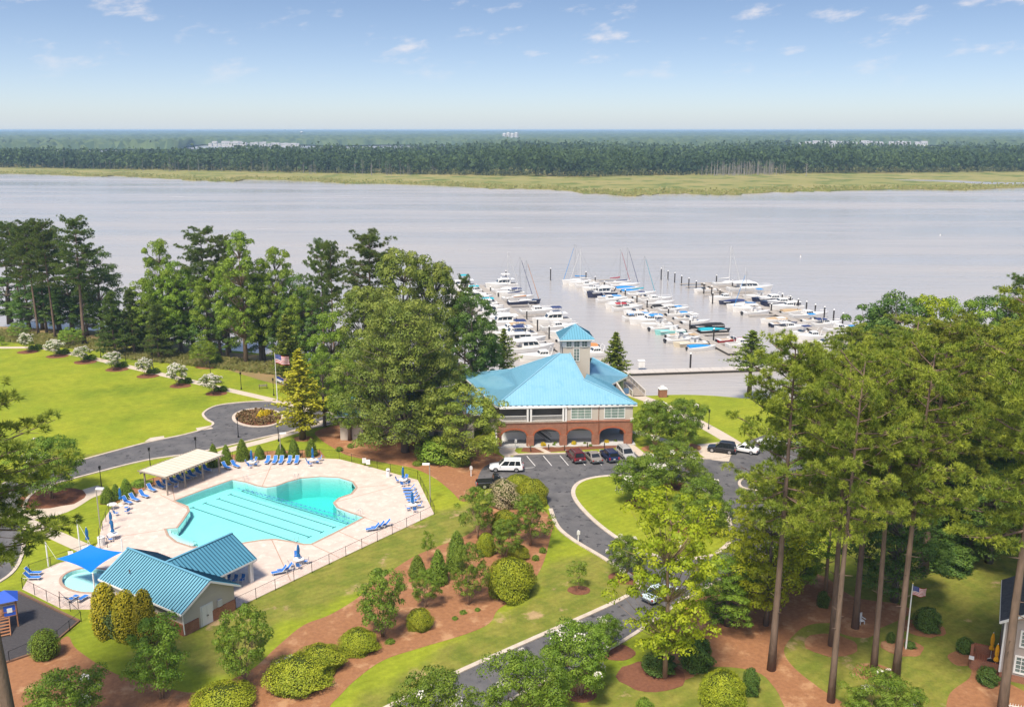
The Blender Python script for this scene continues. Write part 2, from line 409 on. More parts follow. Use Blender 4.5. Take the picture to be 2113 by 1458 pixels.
# ------------------------------------------------------------------ river
wm = bpy.data.materials.new('river_water'); wm.use_nodes = True
nd, ln = wm.node_tree.nodes, wm.node_tree.links
b = nd['Principled BSDF']; b.inputs['Base Color'].default_value = (0.40, 0.37, 0.345, 1); b.inputs['Roughness'].default_value = 0.12; b.inputs['IOR'].default_value = 1.33
g = nd.new('ShaderNodeNewGeometry'); mp = nd.new('ShaderNodeMapping'); mp.inputs['Scale'].default_value = (0.16, 0.6, 1); mp.inputs['Rotation'].default_value = (0, 0, 0.25)
ln.new(g.outputs['Position'], mp.inputs['Vector'])
n1 = nd.new('ShaderNodeTexNoise'); n1.inputs['Scale'].default_value = 1.6; n1.inputs['Detail'].default_value = 5; n1.inputs['Roughness'].default_value = 0.6; ln.new(mp.outputs[0], n1.inputs['Vector'])
mp2 = nd.new('ShaderNodeMapping'); mp2.inputs['Scale'].default_value = (0.004, 0.02, 1); mp2.inputs['Rotation'].default_value = (0, 0, 0.12); ln.new(g.outputs['Position'], mp2.inputs['Vector'])
n2 = nd.new('ShaderNodeTexNoise'); n2.inputs['Scale'].default_value = 1.0; n2.inputs['Detail'].default_value = 5; ln.new(mp2.outputs[0], n2.inputs['Vector'])
mr = nd.new('ShaderNodeMapRange'); mr.inputs['From Min'].default_value = 0.35; mr.inputs['From Max'].default_value = 0.65; mr.inputs['To Min'].default_value = 0.22; mr.inputs['To Max'].default_value = 0.6
ln.new(n2.outputs['Fac'], mr.inputs['Value'])
mr2 = nd.new('ShaderNodeMapRange'); mr2.inputs['From Min'].default_value = 0.35; mr2.inputs['From Max'].default_value = 0.65; mr2.inputs['To Min'].default_value = 0.06; mr2.inputs['To Max'].default_value = 0.30; ln.new(n2.outputs['Fac'], mr2.inputs['Value']); ln.new(mr2.outputs[0], b.inputs['Roughness'])
mp3 = nd.new('ShaderNodeMapping'); mp3.inputs['Scale'].default_value = (0.02, 0.13, 1); mp3.inputs['Rotation'].default_value = (0, 0, 0.1); ln.new(g.outputs['Position'], mp3.inputs['Vector'])
n3 = nd.new('ShaderNodeTexNoise'); n3.inputs['Scale'].default_value = 1.0; n3.inputs['Detail'].default_value = 6; n3.inputs['Roughness'].default_value = 0.7; ln.new(mp3.outputs[0], n3.inputs['Vector'])
sm = nd.new('ShaderNodeMath'); sm.operation = 'MULTIPLY_ADD'; sm.inputs[1].default_value = 3.0; ln.new(n3.outputs['Fac'], sm.inputs[0]); ln.new(n1.outputs['Fac'], sm.inputs[2])
bp = nd.new('ShaderNodeBump'); bp.inputs['Distance'].default_value = 0.3; ln.new(mr.outputs[0], bp.inputs['Strength']); ln.new(sm.outputs[0], bp.inputs['Height']); ln.new(bp.outputs[0], b.inputs['Normal'])
w_ = 16000
near = offset_line(shore, 2.0)
struct(sheet('river', near + [(w_, near[-1][1]), (w_, 20000), (-w_, 20000), (-w_, near[0][1])], WATER_Z, wm))

# ------------------------------------------------------------------ planting beds and worn ground
def bed(name, px, m, z=0.02, per=5, smooth=True):
    p = gp(px); p = smooth_poly(p, per) if smooth else p
    return struct(sheet(name, p, z, m, skirt=0.02))
bed('mulch_bed', [(-60, 1330), (0, 1362), (60, 1352), (110, 1330), (140, 1312), (160, 1340), (240, 1390), (340, 1418), (400, 1428), (450, 1412), (520, 1380), (570, 1335), (625, 1290), (680, 1268), (735, 1235), (790, 1190), (850, 1150), (900, 1128), (960, 1105), (985, 1085), (1010, 1045), (1100, 1040), (1140, 1075), (1136, 1105), (1125, 1150), (1112, 1180), (1085, 1222), (1030, 1255), (1010, 1285), (960, 1308), (870, 1335), (790, 1362), (730, 1405), (690, 1445), (640, 1480), (400, 1520), (-60, 1520)], straw)
bed('pine_straw_slope', [(655, 888), (735, 872), (830, 895), (900, 915), (985, 925), (1040, 945), (1000, 962), (985, 990), (985, 1020), (955, 1034), (930, 1012), (895, 985), (850, 965), (780, 952), (720, 940), (690, 925), (660, 905)], straw)
bed('hedge_bed', [(425, 975), (440, 945), (480, 938), (560, 930), (660, 928), (672, 944), (600, 944), (520, 945), (478, 949), (440, 962)], straw, smooth=False)
bed('hedge_bed', [(205, 1040), (215, 1020), (262, 1004), (300, 990), (345, 978), (352, 987), (290, 1014), (262, 1028), (232, 1042)], straw, smooth=False)
bed('entry_bed', [(1075, 931), (1082, 918), (1160, 916), (1290, 911), (1300, 921), (1250, 925), (1170, 930), (1100, 934)], bark_mulch, smooth=False)
bed('wood_floor', [(1395, 1270), (1440, 1235), (1500, 1222), (1600, 1200), (1690, 1185), (1760, 1230), (1850, 1245), (1880, 1262), (1840, 1285), (1790, 1300), (1720, 1285), (1665, 1290), (1630, 1318), (1618, 1345), (1640, 1378), (1690, 1418), (1760, 1470), (1640, 1475), (1600, 1420), (1560, 1385), (1470, 1375), (1420, 1400), (1340, 1420), (1310, 1395), (1350, 1340)], straw)
bed('house_bed', [(1950, 1480), (1960, 1430), (2000, 1398), (2010, 1372), (2050, 1392), (2200, 1480), (2200, 1560), (1940, 1560)], straw)
bed('house_bed', [(1955, 1352), (1985, 1340), (2010, 1345), (2012, 1368), (1975, 1372)], straw)
p = smooth_poly(gp([(300, 690), (430, 722), (560, 737), (650, 780), (640, 800), (560, 790), (430, 752), (250, 712), (100, 690), (0, 680), (-100, 690), (-100, 672), (100, 678)]), 4)
struct(sheet('shore_scrub', p, 0.006, mat('scrub', (0.16, 0.15, 0.04), (0.28, 0.18, 0.09), 0.2, 0.95, world_co=True, bump=0.6, bscale=4)))
for i, (x, y, w) in enumerate([(1318, 1040, 30), (1438, 1096, 42), (1390, 1004, 30), (1195, 1217, 24), (1291, 1192, 36), (1197, 1432, 34), (1270, 1345, 40), (1345, 1395, 70), (107, 1027, 70), (625, 905, 22), (1352, 926, 28), (1410, 922, 36), (1714, 1330, 55), (1803, 1386, 42), (1764, 1296, 45), (1862, 1335, 42), (1905, 1295, 45), (505, 750, 24), (430, 756, 26), (57, 726, 21), (118, 735, 22), (176, 747, 23), (242, 762, 23), (305, 776, 22), (372, 796, 22), (446, 812, 22)]):
    c = G(x, y); r = w * depth(*c) / FOC
    rg = random.Random(i); pts = [(c[0] + r * (1 + 0.07 * rg.uniform(-1, 1)) * math.cos(a), c[1] + r * 0.8 * (1 + 0.07 * rg.uniform(-1, 1)) * math.sin(a)) for a in [2 * math.pi * k / 20 for k in range(20)]]
    top_z = 0.16 if i in (0, 1, 2) else 0.035
    struct(sheet('tree_ring', pts, top_z, bark_mulch if i < 9 or i > 18 else straw, skirt=0.05))

# ------------------------------------------------------------------ roads with kerbs
def G_s(px, per=5, closed=False): return smooth_poly(gp(px), per, closed)
def road(name, outline, holes=()):
    return struct(sheet(name, outline, 0.012, asphalt, holes))
def kerb(name, line, closed=False, w=0.42, h=0.13):
    return struct(ribbon(name, line, w, 0.0, h, kerb_m, closed))
# left drive with turning circle
top_edge = G_s([(-120, 1045), (0, 1000), (80, 972), (180, 946), (300, 914), (380, 897), (425, 884), (440, 874), (425, 864), (420, 852), (445, 838), (490, 831), (550, 828), (610, 832), (660, 842), (690, 856)])
bot_edge = G_s([(700, 872), (640, 884), (560, 899), (470, 920), (400, 935), (300, 950), (180, 980), (100, 1003), (60, 1025), (48, 1060), (50, 1110), (40, 1160), (0, 1200), (-120, 1250)])
road('drive', top_edge + bot_edge)
kerb('drive_kerb', top_edge); kerb('drive_kerb', bot_edge)
isl = smooth_poly([G(533 + 51 * math.cos(a), 862 + 18.5 * math.sin(a)) for a in [2 * math.pi * k / 16 for k in range(16)]], 3)
kerb('circle_kerb', isl, True, 0.6)
struct(sheet('circle_bed', isl, 0.1, bark_mulch))
# car park, loop and road to the lower edge
lot = G_s([(975, 1000), (1000, 960), (1058, 943)], 4) + gp([(1062, 937), (1180, 934), (1312, 931)]) + G_s([(1330, 948), (1400, 944), (1475, 945), (1510, 938), (1545, 910), (1640, 880), (1760, 880), (1790, 910), (1720, 960), (1640, 985), (1600, 1000), (1612, 1060), (1610, 1110), (1570, 1150), (1500, 1190), (1400, 1245), (1290, 1320), (1146, 1396), (1040, 1452), (960, 1500), (860, 1560)], 5) + G_s([(760, 1480), (921, 1398), (1100, 1318), (1240, 1256), (1300, 1226), (1318, 1205), (1290, 1180), (1240, 1148), (1180, 1112), (1150, 1085), (1136, 1050), (1115, 1022), (1060, 1010)], 5)
road('car_park', lot)
kerb('front_kerb', G_s([(1052, 946), (1062, 938), (1180, 935), (1313, 932)], 4))
kerb('lot_kerb', G_s([(1340, 949), (1400, 945), (1472, 946), (1508, 939)], 5))
kerb('loop_kerb', G_s([(760, 1480), (921, 1398), (1100, 1318), (1240, 1256), (1300, 1226), (1318, 1205), (1290, 1180), (1240, 1148), (1180, 1112), (1150, 1085), (1136, 1050)], 5), w=0.55)
kerb('far_kerb', G_s([(1570, 1150), (1500, 1190), (1400, 1245), (1290, 1320), (1146, 1396), (1040, 1452), (960, 1500)], 5))
kerb('east_kerb', G_s([(1790, 910), (1720, 960), (1640, 980), (1560, 985), (1530, 990), (1530, 1005), (1575, 1018), (1612, 1060), (1610, 1110), (1570, 1150)], 5))
island = G_s([(1190, 1000), (1215, 988), (1260, 982), (1330, 984), (1400, 992), (1455, 1012), (1495, 1055), (1508, 1095), (1500, 1125), (1460, 1148), (1405, 1153), (1350, 1146), (1290, 1120), (1240, 1086), (1200, 1048), (1183, 1020)], 5, True)
kerb('island_kerb', island, True, 0.6)
struct(sheet('island_lawn', offset_line(island, 0.25, True) if area(island) > 0 else offset_line(island, -0.25, True), 0.11, grass))
# stall lines
for i, x in enumerate((1087, 1121, 1155.5, 1190, 1224, 1258)):
    a = G(x, 940.5 - i * 0.5); c = G(x + 17.5, 961 - i * 0.5)
    struct(MB().beam((a[0], a[1], 0.018), (c[0], c[1], 0.018), 0.11, 0.004).obj('stall_line', paint_m))
a, c = G(1063, 967), G(1103, 964)
struct(MB().beam((a[0], a[1], 0.018), (c[0], c[1], 0.018), 0.1, 0.004).obj('stall_line', paint_m))

# ------------------------------------------------------------------ walks
def walk(name, px, w, per=5):
    p = G_s(px, per); L, Rr = offset_line(p, w / 2), offset_line(p, -w / 2)
    return struct(sheet(name, L + Rr[::-1], 0.024, concrete, skirt=0.03))
walk('riverside_walk', [(-80, 716), (0, 717), (75, 717), (110, 722), (200, 741), (320, 769), (440, 797), (570, 827), (640, 846)], 1.9)
walk('drive_walk', [(690, 862), (640, 880), (560, 905), (480, 926), (445, 940)], 2.0)
walk('gate_walk', [(215, 1008), (170, 1022), (120, 1050), (60, 1062), (-40, 1075)], 4.0)
walk('pool_walk', [(40, 1070), (100, 1097), (150, 1120), (200, 1142)], 2.0)
walk('clubhouse_walk', [(1306, 889), (1350, 902), (1400, 918), (1440, 930)], 1.6)
walk('dock_walk', [(1300, 812), (1340, 826), (1400, 850), (1460, 882), (1500, 905), (1530, 925)], 2.6)
walk('dock_walk', [(1455, 915), (1470, 925), (1480, 938), (1500, 940)], 5.2)
walk('kerb_walk', [(1291, 912), (1310, 926), (1326, 940)], 1.4)
walk('entry_walk', [(1055, 918), (1046, 930), (1058, 940)], 2.6)
walk('entry_walk', [(1104, 921), (1118, 927), (1132, 934)], 0.9)
for q in ([(310, 903), (338, 899), (340, 905), (298, 911)], [(404, 883), (432, 878), (440, 884), (408, 889)]):
    struct(sheet('drain_apron', gp(q), 0.02, concrete))

# ------------------------------------------------------------------ pool deck and pools
struct(sheet('pool_deck', deck, 0.03, deck_m, [pool, kid], skirt=0.3))
for k, (a, c) in enumerate([((343, 1092), (225, 1110)), ((392, 1052), (330, 1020)), ((361, 1033), (352, 990)), ((480, 990), (640, 945)), ((540, 1005), (566, 946)), ((734, 1006), (800, 1000)), ((687, 1037), (862, 990)), ((750, 1067), (826, 1092)), ((641, 1122), (700, 1150)), ((560, 1112), (600, 1198)), ((696, 1095), (760, 1123))]):
    a, c = G(*a), G(*c); struct(MB().beam((a[0], a[1], 0.031), (c[0], c[1], 0.031), 0.12, 0.006).obj('deck_joint', joint_m))
plaster = mat('pool_plaster', (0.55, 0.86, 0.84), (0.50, 0.80, 0.80), 0.4, 0.7, world_co=True)
tile_dark = mat('lane_tile', (0.05, 0.11, 0.16), rough=0.4)
wp = bpy.data.materials.new('pool_water'); wp.use_nodes = True
nd, ln = wp.node_tree.nodes, wp.node_tree.links; nd.remove(nd['Principled BSDF'])
tr = nd.new('ShaderNodeBsdfTransparent'); gl = nd.new('ShaderNodeBsdfGlossy'); gl.inputs['Roughness'].default_value = 0.06
fr = nd.new('ShaderNodeFresnel'); fr.inputs['IOR'].default_value = 1.2
ms = nd.new('ShaderNodeMixShader'); ln.new(fr.outputs[0], ms.inputs[0]); ln.new(tr.outputs[0], ms.inputs[1]); ln.new(gl.outputs[0], ms.inputs[2])
nb = nd.new('ShaderNodeTexNoise'); nb.inputs['Scale'].default_value = 1.6; nb.inputs['Detail'].default_value = 3
gg = nd.new('ShaderNodeNewGeometry'); ln.new(gg.outputs['Position'], nb.inputs['Vector'])
bb = nd.new('ShaderNodeBump'); bb.inputs['Strength'].default_value = 0.4; bb.inputs['Distance'].default_value = 0.2; ln.new(nb.outputs['Fac'], bb.inputs['Height'])
ln.new(bb.outputs[0], gl.inputs['Normal']); ln.new(bb.outputs[0], fr.inputs['Normal'])
ab = nd.new('ShaderNodeVolumeAbsorption'); ab.inputs['Color'].default_value = (0.06, 0.86, 0.84, 1); ab.inputs['Density'].default_value = 0.22
ln.new(ms.outputs[0], nd['Material Output'].inputs['Surface']); ln.new(ab.outputs[0], nd['Material Output'].inputs['Volume'])
def make_pool(name, outline, label, depth_fn, grid):
    root = empty(name, (0, 0, 0), 0, label, 'pool')
    xs = [p[0] for p in outline]; ys = [p[1] for p in outline]
    # walls
    mb = MB(); n = len(outline)
    mb.v = [(*p, 0.02) for p in outline] + [(*p, -3.4) for p in outline]
    mb.f = [(i, (i + 1) % n, n + (i + 1) % n, n + i) for i in range(n)]
    mb.obj('pool_wall', plaster, root)
    # floor: a sheet that falls away toward the deep end
    mb = MB(); nx = ny = grid; x0, x1, y0, y1 = min(xs) - 0.5, max(xs) + 0.5, min(ys) - 0.5, max(ys) + 0.5
    for j in range(ny + 1):
        for i in range(nx + 1):
            x = x0 + (x1 - x0) * i / nx; y = y0 + (y1 - y0) * j / ny; mb.v.append((x, y, -depth_fn(x, y)))
    mb.f = [(j * (nx + 1) + i, j * (nx + 1) + i + 1, (j + 1) * (nx + 1) + i + 1, (j + 1) * (nx + 1) + i) for j in range(ny) for i in range(nx)]
    mb.obj('pool_floor', plaster, root)
    o = area(outline) > 0
    ins = offset_line(outline, 0.01 if o else -0.01, True)
    MB().prism(ins, -3.3, -0.1).obj('pool_water', wp, root)
    big = offset_line(outline, -0.17 if o else 0.17, True)
    ribbon('coping', big, 0.34, 0.0, 0.06, coping_m, True, root)
    return root
ra_, rb_ = Vector(G(489, 1007)), Vector(G(735, 1083)); rn_ = (rb_ - ra_).normalized(); rn_ = Vector((-rn_.y, rn_.x))
def depth_main(x, y):
    """shallow under the lanes, falling away beyond the last rope toward the curved deep end"""
    t = max(0.0, min(1.0, ((Vector((x, y)) - ra_).dot(rn_) - 0.6) / 6.0)); t = t * t * (3 - 2 * t)
    return 1.15 + 2.0 * t
pr = make_pool('swimming_pool', pool, 'large turquoise lap pool with curved deep end and dark lane lines', depth_main, 40)
for (a, c) in [((387, 1043), (624, 1122)), ((413, 1034), (652, 1111)), ((441, 1025), (678, 1101)), ((465, 1016), (703, 1091)), ((489, 1007), (728, 1081))]:
    A, B = G3(*a, -1.1), G3(*c, -1.1); k = 14; mb = MB(); d = (B - A).normalized(); s_ = Vector((-d.y, d.x, 0)) * 0.085
    A += d * 1.0; B -= d * 1.2
    for i in range(k + 1):
        p_ = A.lerp(B, i / k); z = -depth_main(p_.x, p_.y) + 0.012; mb.v += [(p_.x + s_.x, p_.y + s_.y, z), (p_.x - s_.x, p_.y - s_.y, z)]
    mb.f = [(2 * i, 2 * i + 1, 2 * i + 3, 2 * i + 2) for i in range(k)]
    for e_ in (A, B):
        z = -depth_main(e_.x, e_.y) + 0.014; q = Vector((s_.x, s_.y, 0)).normalized()
        mb.box((e_.x, e_.y, z), (0.17, 0.8, 0.004), math.atan2(d.y, d.x))
    mb.obj('lane_line', tile_dark, pr)
rope_m = mat('lane_rope', (0.10, 0.22, 0.5), rough=0.5)
for (a, c) in [((489, 1006), (735, 1083)), ((516, 1012), (745, 1075))]:
    A, B = G3(*a, -0.09), G3(*c, -0.09)
    mb = MB().tube([A, B], 0.02, 5)
    for i in range(24):
        q = A.lerp(B, (i + 0.5) / 24); mb.box((q.x, q.y, -0.08), (0.28, 0.09, 0.09), math.atan2((B - A).y, (B - A).x))
    mb.obj('lane_rope', rope_m, pr)
steel = mat('stainless_steel', (0.6, 0.6, 0.6), rough=0.25, metal=0.9)
def rail(px, py, rz, par, w=0.55):
    x, y = G(px, py)
    for s in (-1, 1):
        c, sn = math.cos(rz), math.sin(rz); ox, oy = -sn * s * w / 2, c * s * w / 2
        pts = [(x + ox - 0.45 * c, y + oy - 0.45 * sn, 0.03), (x + ox - 0.4 * c, y + oy - 0.4 * sn, 0.75), (x + ox - 0.1 * c, y + oy - 0.1 * sn, 0.88), (x + ox + 0.3 * c, y + oy + 0.3 * sn, 0.6), (x + ox + 0.35 * c, y + oy + 0.35 * sn, -0.5)]
        MB().tube(pts, 0.025, 6).obj('ladder_rail', steel, par)
rail(612, 1121, R(115), pr); rail(507, 991, R(-60), pr); rail(400, 1127, R(60), pr); rail(612, 989, R(-90), pr); rail(741, 1062, R(160), pr)
kr = make_pool('wading_pool', kid, 'small oval wading pool under the blue shade sail', lambda x, y: 0.45, 4)
for k in range(3):   # entry steps of the big pool
    pts = [G(346 + 4 * k + 2, 1093 + 1.5 * k, -0.3 * k - 0.2), G(352 + 5 * k, 1104, -0.3 * k - 0.2), G(368 + 5 * k, 1115 - k, -0.3 * k - 0.2), G(398 + 3 * k, 1124 - 1.5 * k, -0.3 * k - 0.2)]
    ribbon('pool_step', smooth_poly(pts, 4, False), 0.5, -1.2, -0.25 - 0.28 * k, plaster, False, pr)
struct(sheet('play_surface', play, 0.02, rubber_m, skirt=0.02))
kerbline = gp([(38, 1222), (164, 1282), (96, 1340), (0, 1372), (-40, 1385)])
struct(ribbon('timber_edging', kerbline, 0.22, 0.0, 0.2, timber_edge))
# ------------------------------------------------------------------ buildings
roof_blue = mat('blue_metal_roof', (0.16, 0.37, 0.49), (0.20, 0.41, 0.52), 0.35, 0.42, 0.5, metal=0.15, world_co=True, c3=(0.15, 0.36, 0.48), s3=0.8, m3=0.52, w3=0.15)
roof_teal_shaded = mat('teal_metal_roof_shaded', (0.085, 0.27, 0.38), (0.10, 0.30, 0.41), 0.4, 0.38, 0.5, metal=0.2, world_co=True)
seam_blue = mat('blue_roof_seam', (0.15, 0.35, 0.47), rough=0.4, metal=0.15); seam_teal = mat('teal_roof_seam', (0.015, 0.075, 0.13), rough=0.45, metal=0.2)
white_trim = mat('white_trim', (0.74, 0.73, 0.71), rough=0.6); siding_m = mat('beige_siding', (0.52, 0.47, 0.40), (0.48, 0.43, 0.37), 0.5, 0.75)
stucco = mat('pale_stucco', (0.60, 0.58, 0.54), (0.55, 0.53, 0.5), 1.0, 0.8); grey_conc = mat('grey_slab', (0.5, 0.49, 0.48), (0.44, 0.43, 0.42), 0.8, 0.85)
glass_m = mat('window_glass', (0.10, 0.14, 0.14), (0.20, 0.26, 0.24), 0.8, 0.12, 0.6); dark_in = mat('dark_interior', (0.10, 0.09, 0.085), rough=0.9)
grey_metal = mat('grey_metal', (0.12, 0.13, 0.14), rough=0.5, metal=0.3); black_metal = mat('black_metal', (0.02, 0.02, 0.022), rough=0.5, metal=0.3)
wood_grey = mat('weathered_wood', (0.36, 0.31, 0.26), (0.25, 0.21, 0.175), 3.0, 0.9, bump=0.3, bscale=20, stretch=(1, 1, 0.2))
bk = bpy.data.materials.new('brick'); bk.use_nodes = True; MATS['brick'] = bk
nd, ln = bk.node_tree.nodes, bk.node_tree.links; bt = nd.new('ShaderNodeTexBrick'); tcn = nd.new('ShaderNodeTexCoord'); mpn = nd.new('ShaderNodeMapping'); mpn.inputs['Rotation'].default_value = (R(90), 0, 0)
ln.new(tcn.outputs['Object'], mpn.inputs['Vector']); ln.new(mpn.outputs[0], bt.inputs['Vector']); bt.inputs['Scale'].default_value = 1.0; bt.inputs['Brick Width'].default_value = 0.21; bt.inputs['Row Height'].default_value = 0.075; bt.inputs['Mortar Size'].default_value = 0.008
bt.inputs['Color1'].default_value = (0.31, 0.10, 0.045, 1); bt.inputs['Color2'].default_value = (0.23, 0.072, 0.034, 1); bt.inputs['Mortar'].default_value = (0.34, 0.24, 0.18, 1)
nzb = nd.new('ShaderNodeTexNoise'); nzb.inputs['Scale'].default_value = 1.3; ln.new(tcn.outputs['Object'], nzb.inputs['Vector']); hb = nd.new('ShaderNodeHueSaturation'); mrb = nd.new('ShaderNodeMapRange'); mrb.inputs['To Min'].default_value = 0.7; mrb.inputs['To Max'].default_value = 1.3
ln.new(nzb.outputs['Fac'], mrb.inputs['Value']); ln.new(mrb.outputs[0], hb.inputs['Value']); ln.new(bt.outputs['Color'], hb.inputs['Color']); ln.new(hb.outputs[0], nd['Principled BSDF'].inputs['Base Color']); nd['Principled BSDF'].inputs['Roughness'].default_value = 0.85
brick = bk
def roof_plane(parent, poly, m, seam_m, sp=0.45, th=0.1, sh=0.05, sw=0.05, name='roof_panel'):
    """one roof slope: a slab and a raised seam every sp metres running up the slope"""
    P_ = [Vector(p) for p in poly]; nrm_ = (P_[1] - P_[0]).cross(P_[2] - P_[0]).normalized()
    if nrm_.z < 0: P_ = P_[::-1]; nrm_ = -nrm_
    mb = MB(); n = len(P_); mb.v = [tuple(p) for p in P_] + [tuple(p - Vector((0, 0, th))) for p in P_]
    mb.f = [tuple(range(n)), tuple(range(2 * n - 1, n - 1, -1))] + [(i, n + i, n + (i + 1) % n, (i + 1) % n) for i in range(n)]
    o = mb.obj(name, m, parent)
    hz = Vector((nrm_.y, -nrm_.x, 0)); hz = hz.normalized() if hz.length > 1e-6 else Vector((1, 0, 0)); up = hz.cross(nrm_).normalized()
    if up.z < 0: up = -up
    us = [p.dot(hz) for p in P_]; u = math.ceil(min(us) / sp) * sp + 0.02
    while u < max(us):
        hits = []
        for i in range(n):
            a, b = P_[i], P_[(i + 1) % n]; da, db = a.dot(hz) - u, b.dot(hz) - u
            if (da < 0) != (db < 0): hits.append(a.lerp(b, da / (da - db)))
        if len(hits) >= 2:
            hits.sort(key=lambda q: q.dot(up)); a, b = hits[0], hits[-1]
            if (b - a).length > 0.3: MB().beam(a + nrm_ * sh / 2, b + nrm_ * sh / 2, sw, sh).obj('seam', seam_m, o)
        u += sp
    return o
def arch_wall(x0, x1, z1, arches, th, y0):
    """wall in the xz plane with round-topped openings; arches = (xa, xb, spring z, crown z)"""
    mb = MB(); xs = [x0]; k = 14
    def col(xa, xb, za0, za1, zb0, zb1):
        o = len(mb.v)
        for y in (y0, y0 + th): mb.v.extend([(xa, y, za0), (xb, y, zb0), (xb, y, zb1), (xa, y, za1)])
        mb.f.extend([(o, o + 1, o + 2, o + 3), (o + 7, o + 6, o + 5, o + 4), (o, o + 4, o + 5, o + 1), (o + 3, o + 2, o + 6, o + 7), (o, o + 3, o + 7, o + 4), (o + 1, o + 5, o + 6, o + 2)])
    x = x0
    for xa, xb, zs, zc in arches:
        col(x, xa, 0, z1, 0, z1)
        for i in range(k):
            t0, t1 = i / k, (i + 1) / k; f = lambda t: zs + (zc - zs) * math.sqrt(max(0, 1 - (2 * t - 1) ** 2))
            col(xa + (xb - xa) * t0, xa + (xb - xa) * t1, f(t0), z1, f(t1), z1)
        x = xb
    col(x, x1, 0, z1, 0, z1)
    return mb
def window(parent, c, w, h, nx, nz, axis='y', d=0.06, frame_m=None, pane_m=None, fw=0.09, name='window'):
    """sash window facing -y (axis y) or -x (axis x): frame > panes and glazing bars"""
    x, y, z = c; mb = MB()
    def bx(m_, cx, cz, sx, sz, dd, off):
        m_.box((x + cx, y - off, z + cz) if axis == 'y' else (x - off, y + cx, z + cz), (sx, dd, sz) if axis == 'y' else (dd, sx, sz))
    for s in (-1, 1): bx(mb, s * (w / 2), 0, fw, h + fw, d, d / 2); bx(mb, 0, s * (h / 2), w - fw, fw, d, d / 2)
    fr_ = mb.obj(name, frame_m or white_trim, parent)
    pw, ph = w / nx, h / nz
    for i in range(nx):
        g2 = MB(); bx(g2, -w / 2 + pw * (i + 0.5), 0, pw - 0.05, h - fw, 0.02, 0.015); g2.obj('pane', pane_m or glass_m, fr_)
        if i: b2 = MB(); bx(b2, -w / 2 + pw * i, 0, 0.06, h - fw, d * 0.8, d * 0.42); b2.obj('mullion', frame_m or white_trim, fr_)
    for k in range(1, nz): b2 = MB(); bx(b2, 0, -h / 2 + ph * k, w - fw, 0.035, d * 0.7, d * 0.36); b2.obj('glazing_bar', frame_m or white_trim, fr_)
    return fr_

# --- clubhouse
EZ = 7.0
OX, OY, TH = 20.05, 148.35, R(4.0)
club = empty('clubhouse', (OX, OY, 0), TH, 'two-storey clubhouse with blue metal roof, lookout tower and brick arcade', 'building')
ci, si = math.cos(-TH), math.sin(-TH)
def loc(p):
    p = Vector(p); x, y = p.x - OX, p.y - OY
    return Vector((x * ci - y * si, x * si + y * ci, p.z))
FL, FR_, BL, R2, W2 = (loc(G3(*q, EZ)) for q in ((1024, 836), (1315, 833), (953.4, 772.3), (1261, 791.5), (1295, 775)))
T1, T2 = loc(G3(1155, 729, 13.6)), loc(G3(1176, 729, 13.6))
T1.y = T2.y = (T1.y + T2.y) / 2
def on_plane(a, b, c, px, py):
    """the point of the plane a,b,c that the picture shows at px,py"""
    n_ = (b - a).cross(c - a); lo, hi = 0.0, 30.0
    f = lambda z: (loc(G3(px, py, z)) - a).dot(n_)
    for _ in range(60):
        m_ = (lo + hi) / 2
        if (f(lo) < 0) != (f(m_) < 0): hi = m_
        else: lo = m_
    return loc(G3(px, py, lo))
K = on_plane(FL, FR_, T1, 1205, 783)
roof_plane(club, [FL, FR_, K, T2, T1], roof_blue, seam_blue, 0.45, 0.14, 0.045, 0.04, 'front_roof')
KB = loc(G3(1055, 762, 9.4)); t_ = (9.4 - EZ) / (13.6 - EZ); KF = FL.lerp(T1, t_); T1b = T1 + Vector((-0.6, 4.5, 0))
roof_plane(club, [FL, KF, KB, BL], roof_blue, seam_blue, 0.45, 0.14, 0.045, 0.04, 'left_roof')
roof_plane(club, [KF, T1, KB], roof_blue, seam_blue, 0.45, 0.14, 0.045, 0.04, 'upper_left_roof')
TB = loc(G3(1211, 771, 9.9)); RB = loc(G3(1222, 738, 9.6)); BR = W2 + Vector((-2.0, 7.5, 0))
roof_plane(club, [FR_, R2, TB], roof_blue, seam_blue, 0.45, 0.14, 0.045, 0.04, 'right_roof')
roof_plane(club, [FR_, TB, K], roof_blue, seam_blue, 0.45, 0.14, 0.045, 0.04, 'right_roof')
roof_plane(club, [R2, W2, RB, TB + Vector((0, 0.4, 0))], roof_blue, seam_blue, 0.45, 0.14, 0.045, 0.04, 'river_wing_roof')
roof_plane(club, [W2, BR, RB], roof_blue, seam_blue, 0.6, 0.14, 0.045, 0.04, 'river_wing_roof')
roof_plane(club, [BL, KB, T1 + Vector((0, 3, -1)), RB, BR], roof_blue, seam_blue, 0.6, 0.14, 0.045, 0.04, 'rear_roof')
for a, b in ((FL, T1), (FR_, K), (K, T2), (BL, KB), (KB, T1), (W2, RB)): MB().tube([a + Vector((0, 0, 0.06)), b + Vector((0, 0, 0.06))], 0.11, 6).obj('ridge_cap', mat('light_blue_cap', (0.24, 0.47, 0.60), rough=0.4, metal=0.15), club)
for a, b in ((FL, FR_), (FL, BL), (FR_, R2), (R2, W2)): 
    MB().beam(a + Vector((0, 0, -0.26)), b + Vector((0, 0, -0.26)), 0.12, 0.26).obj('fascia', white_trim, club)
    d_ = (b - a); n_ = int(d_.length / 0.9)
    if a is FL and b is FR_:
        for k in range(n_): MB().box(a.lerp(b, (k + 0.5) / n_) + Vector((0, -0.07, -0.08)), (0.4, 0.07, 0.1)).obj('snow_guard', mat('dark_blue_clip', (0.02, 0.10, 0.2), rough=0.5), club)
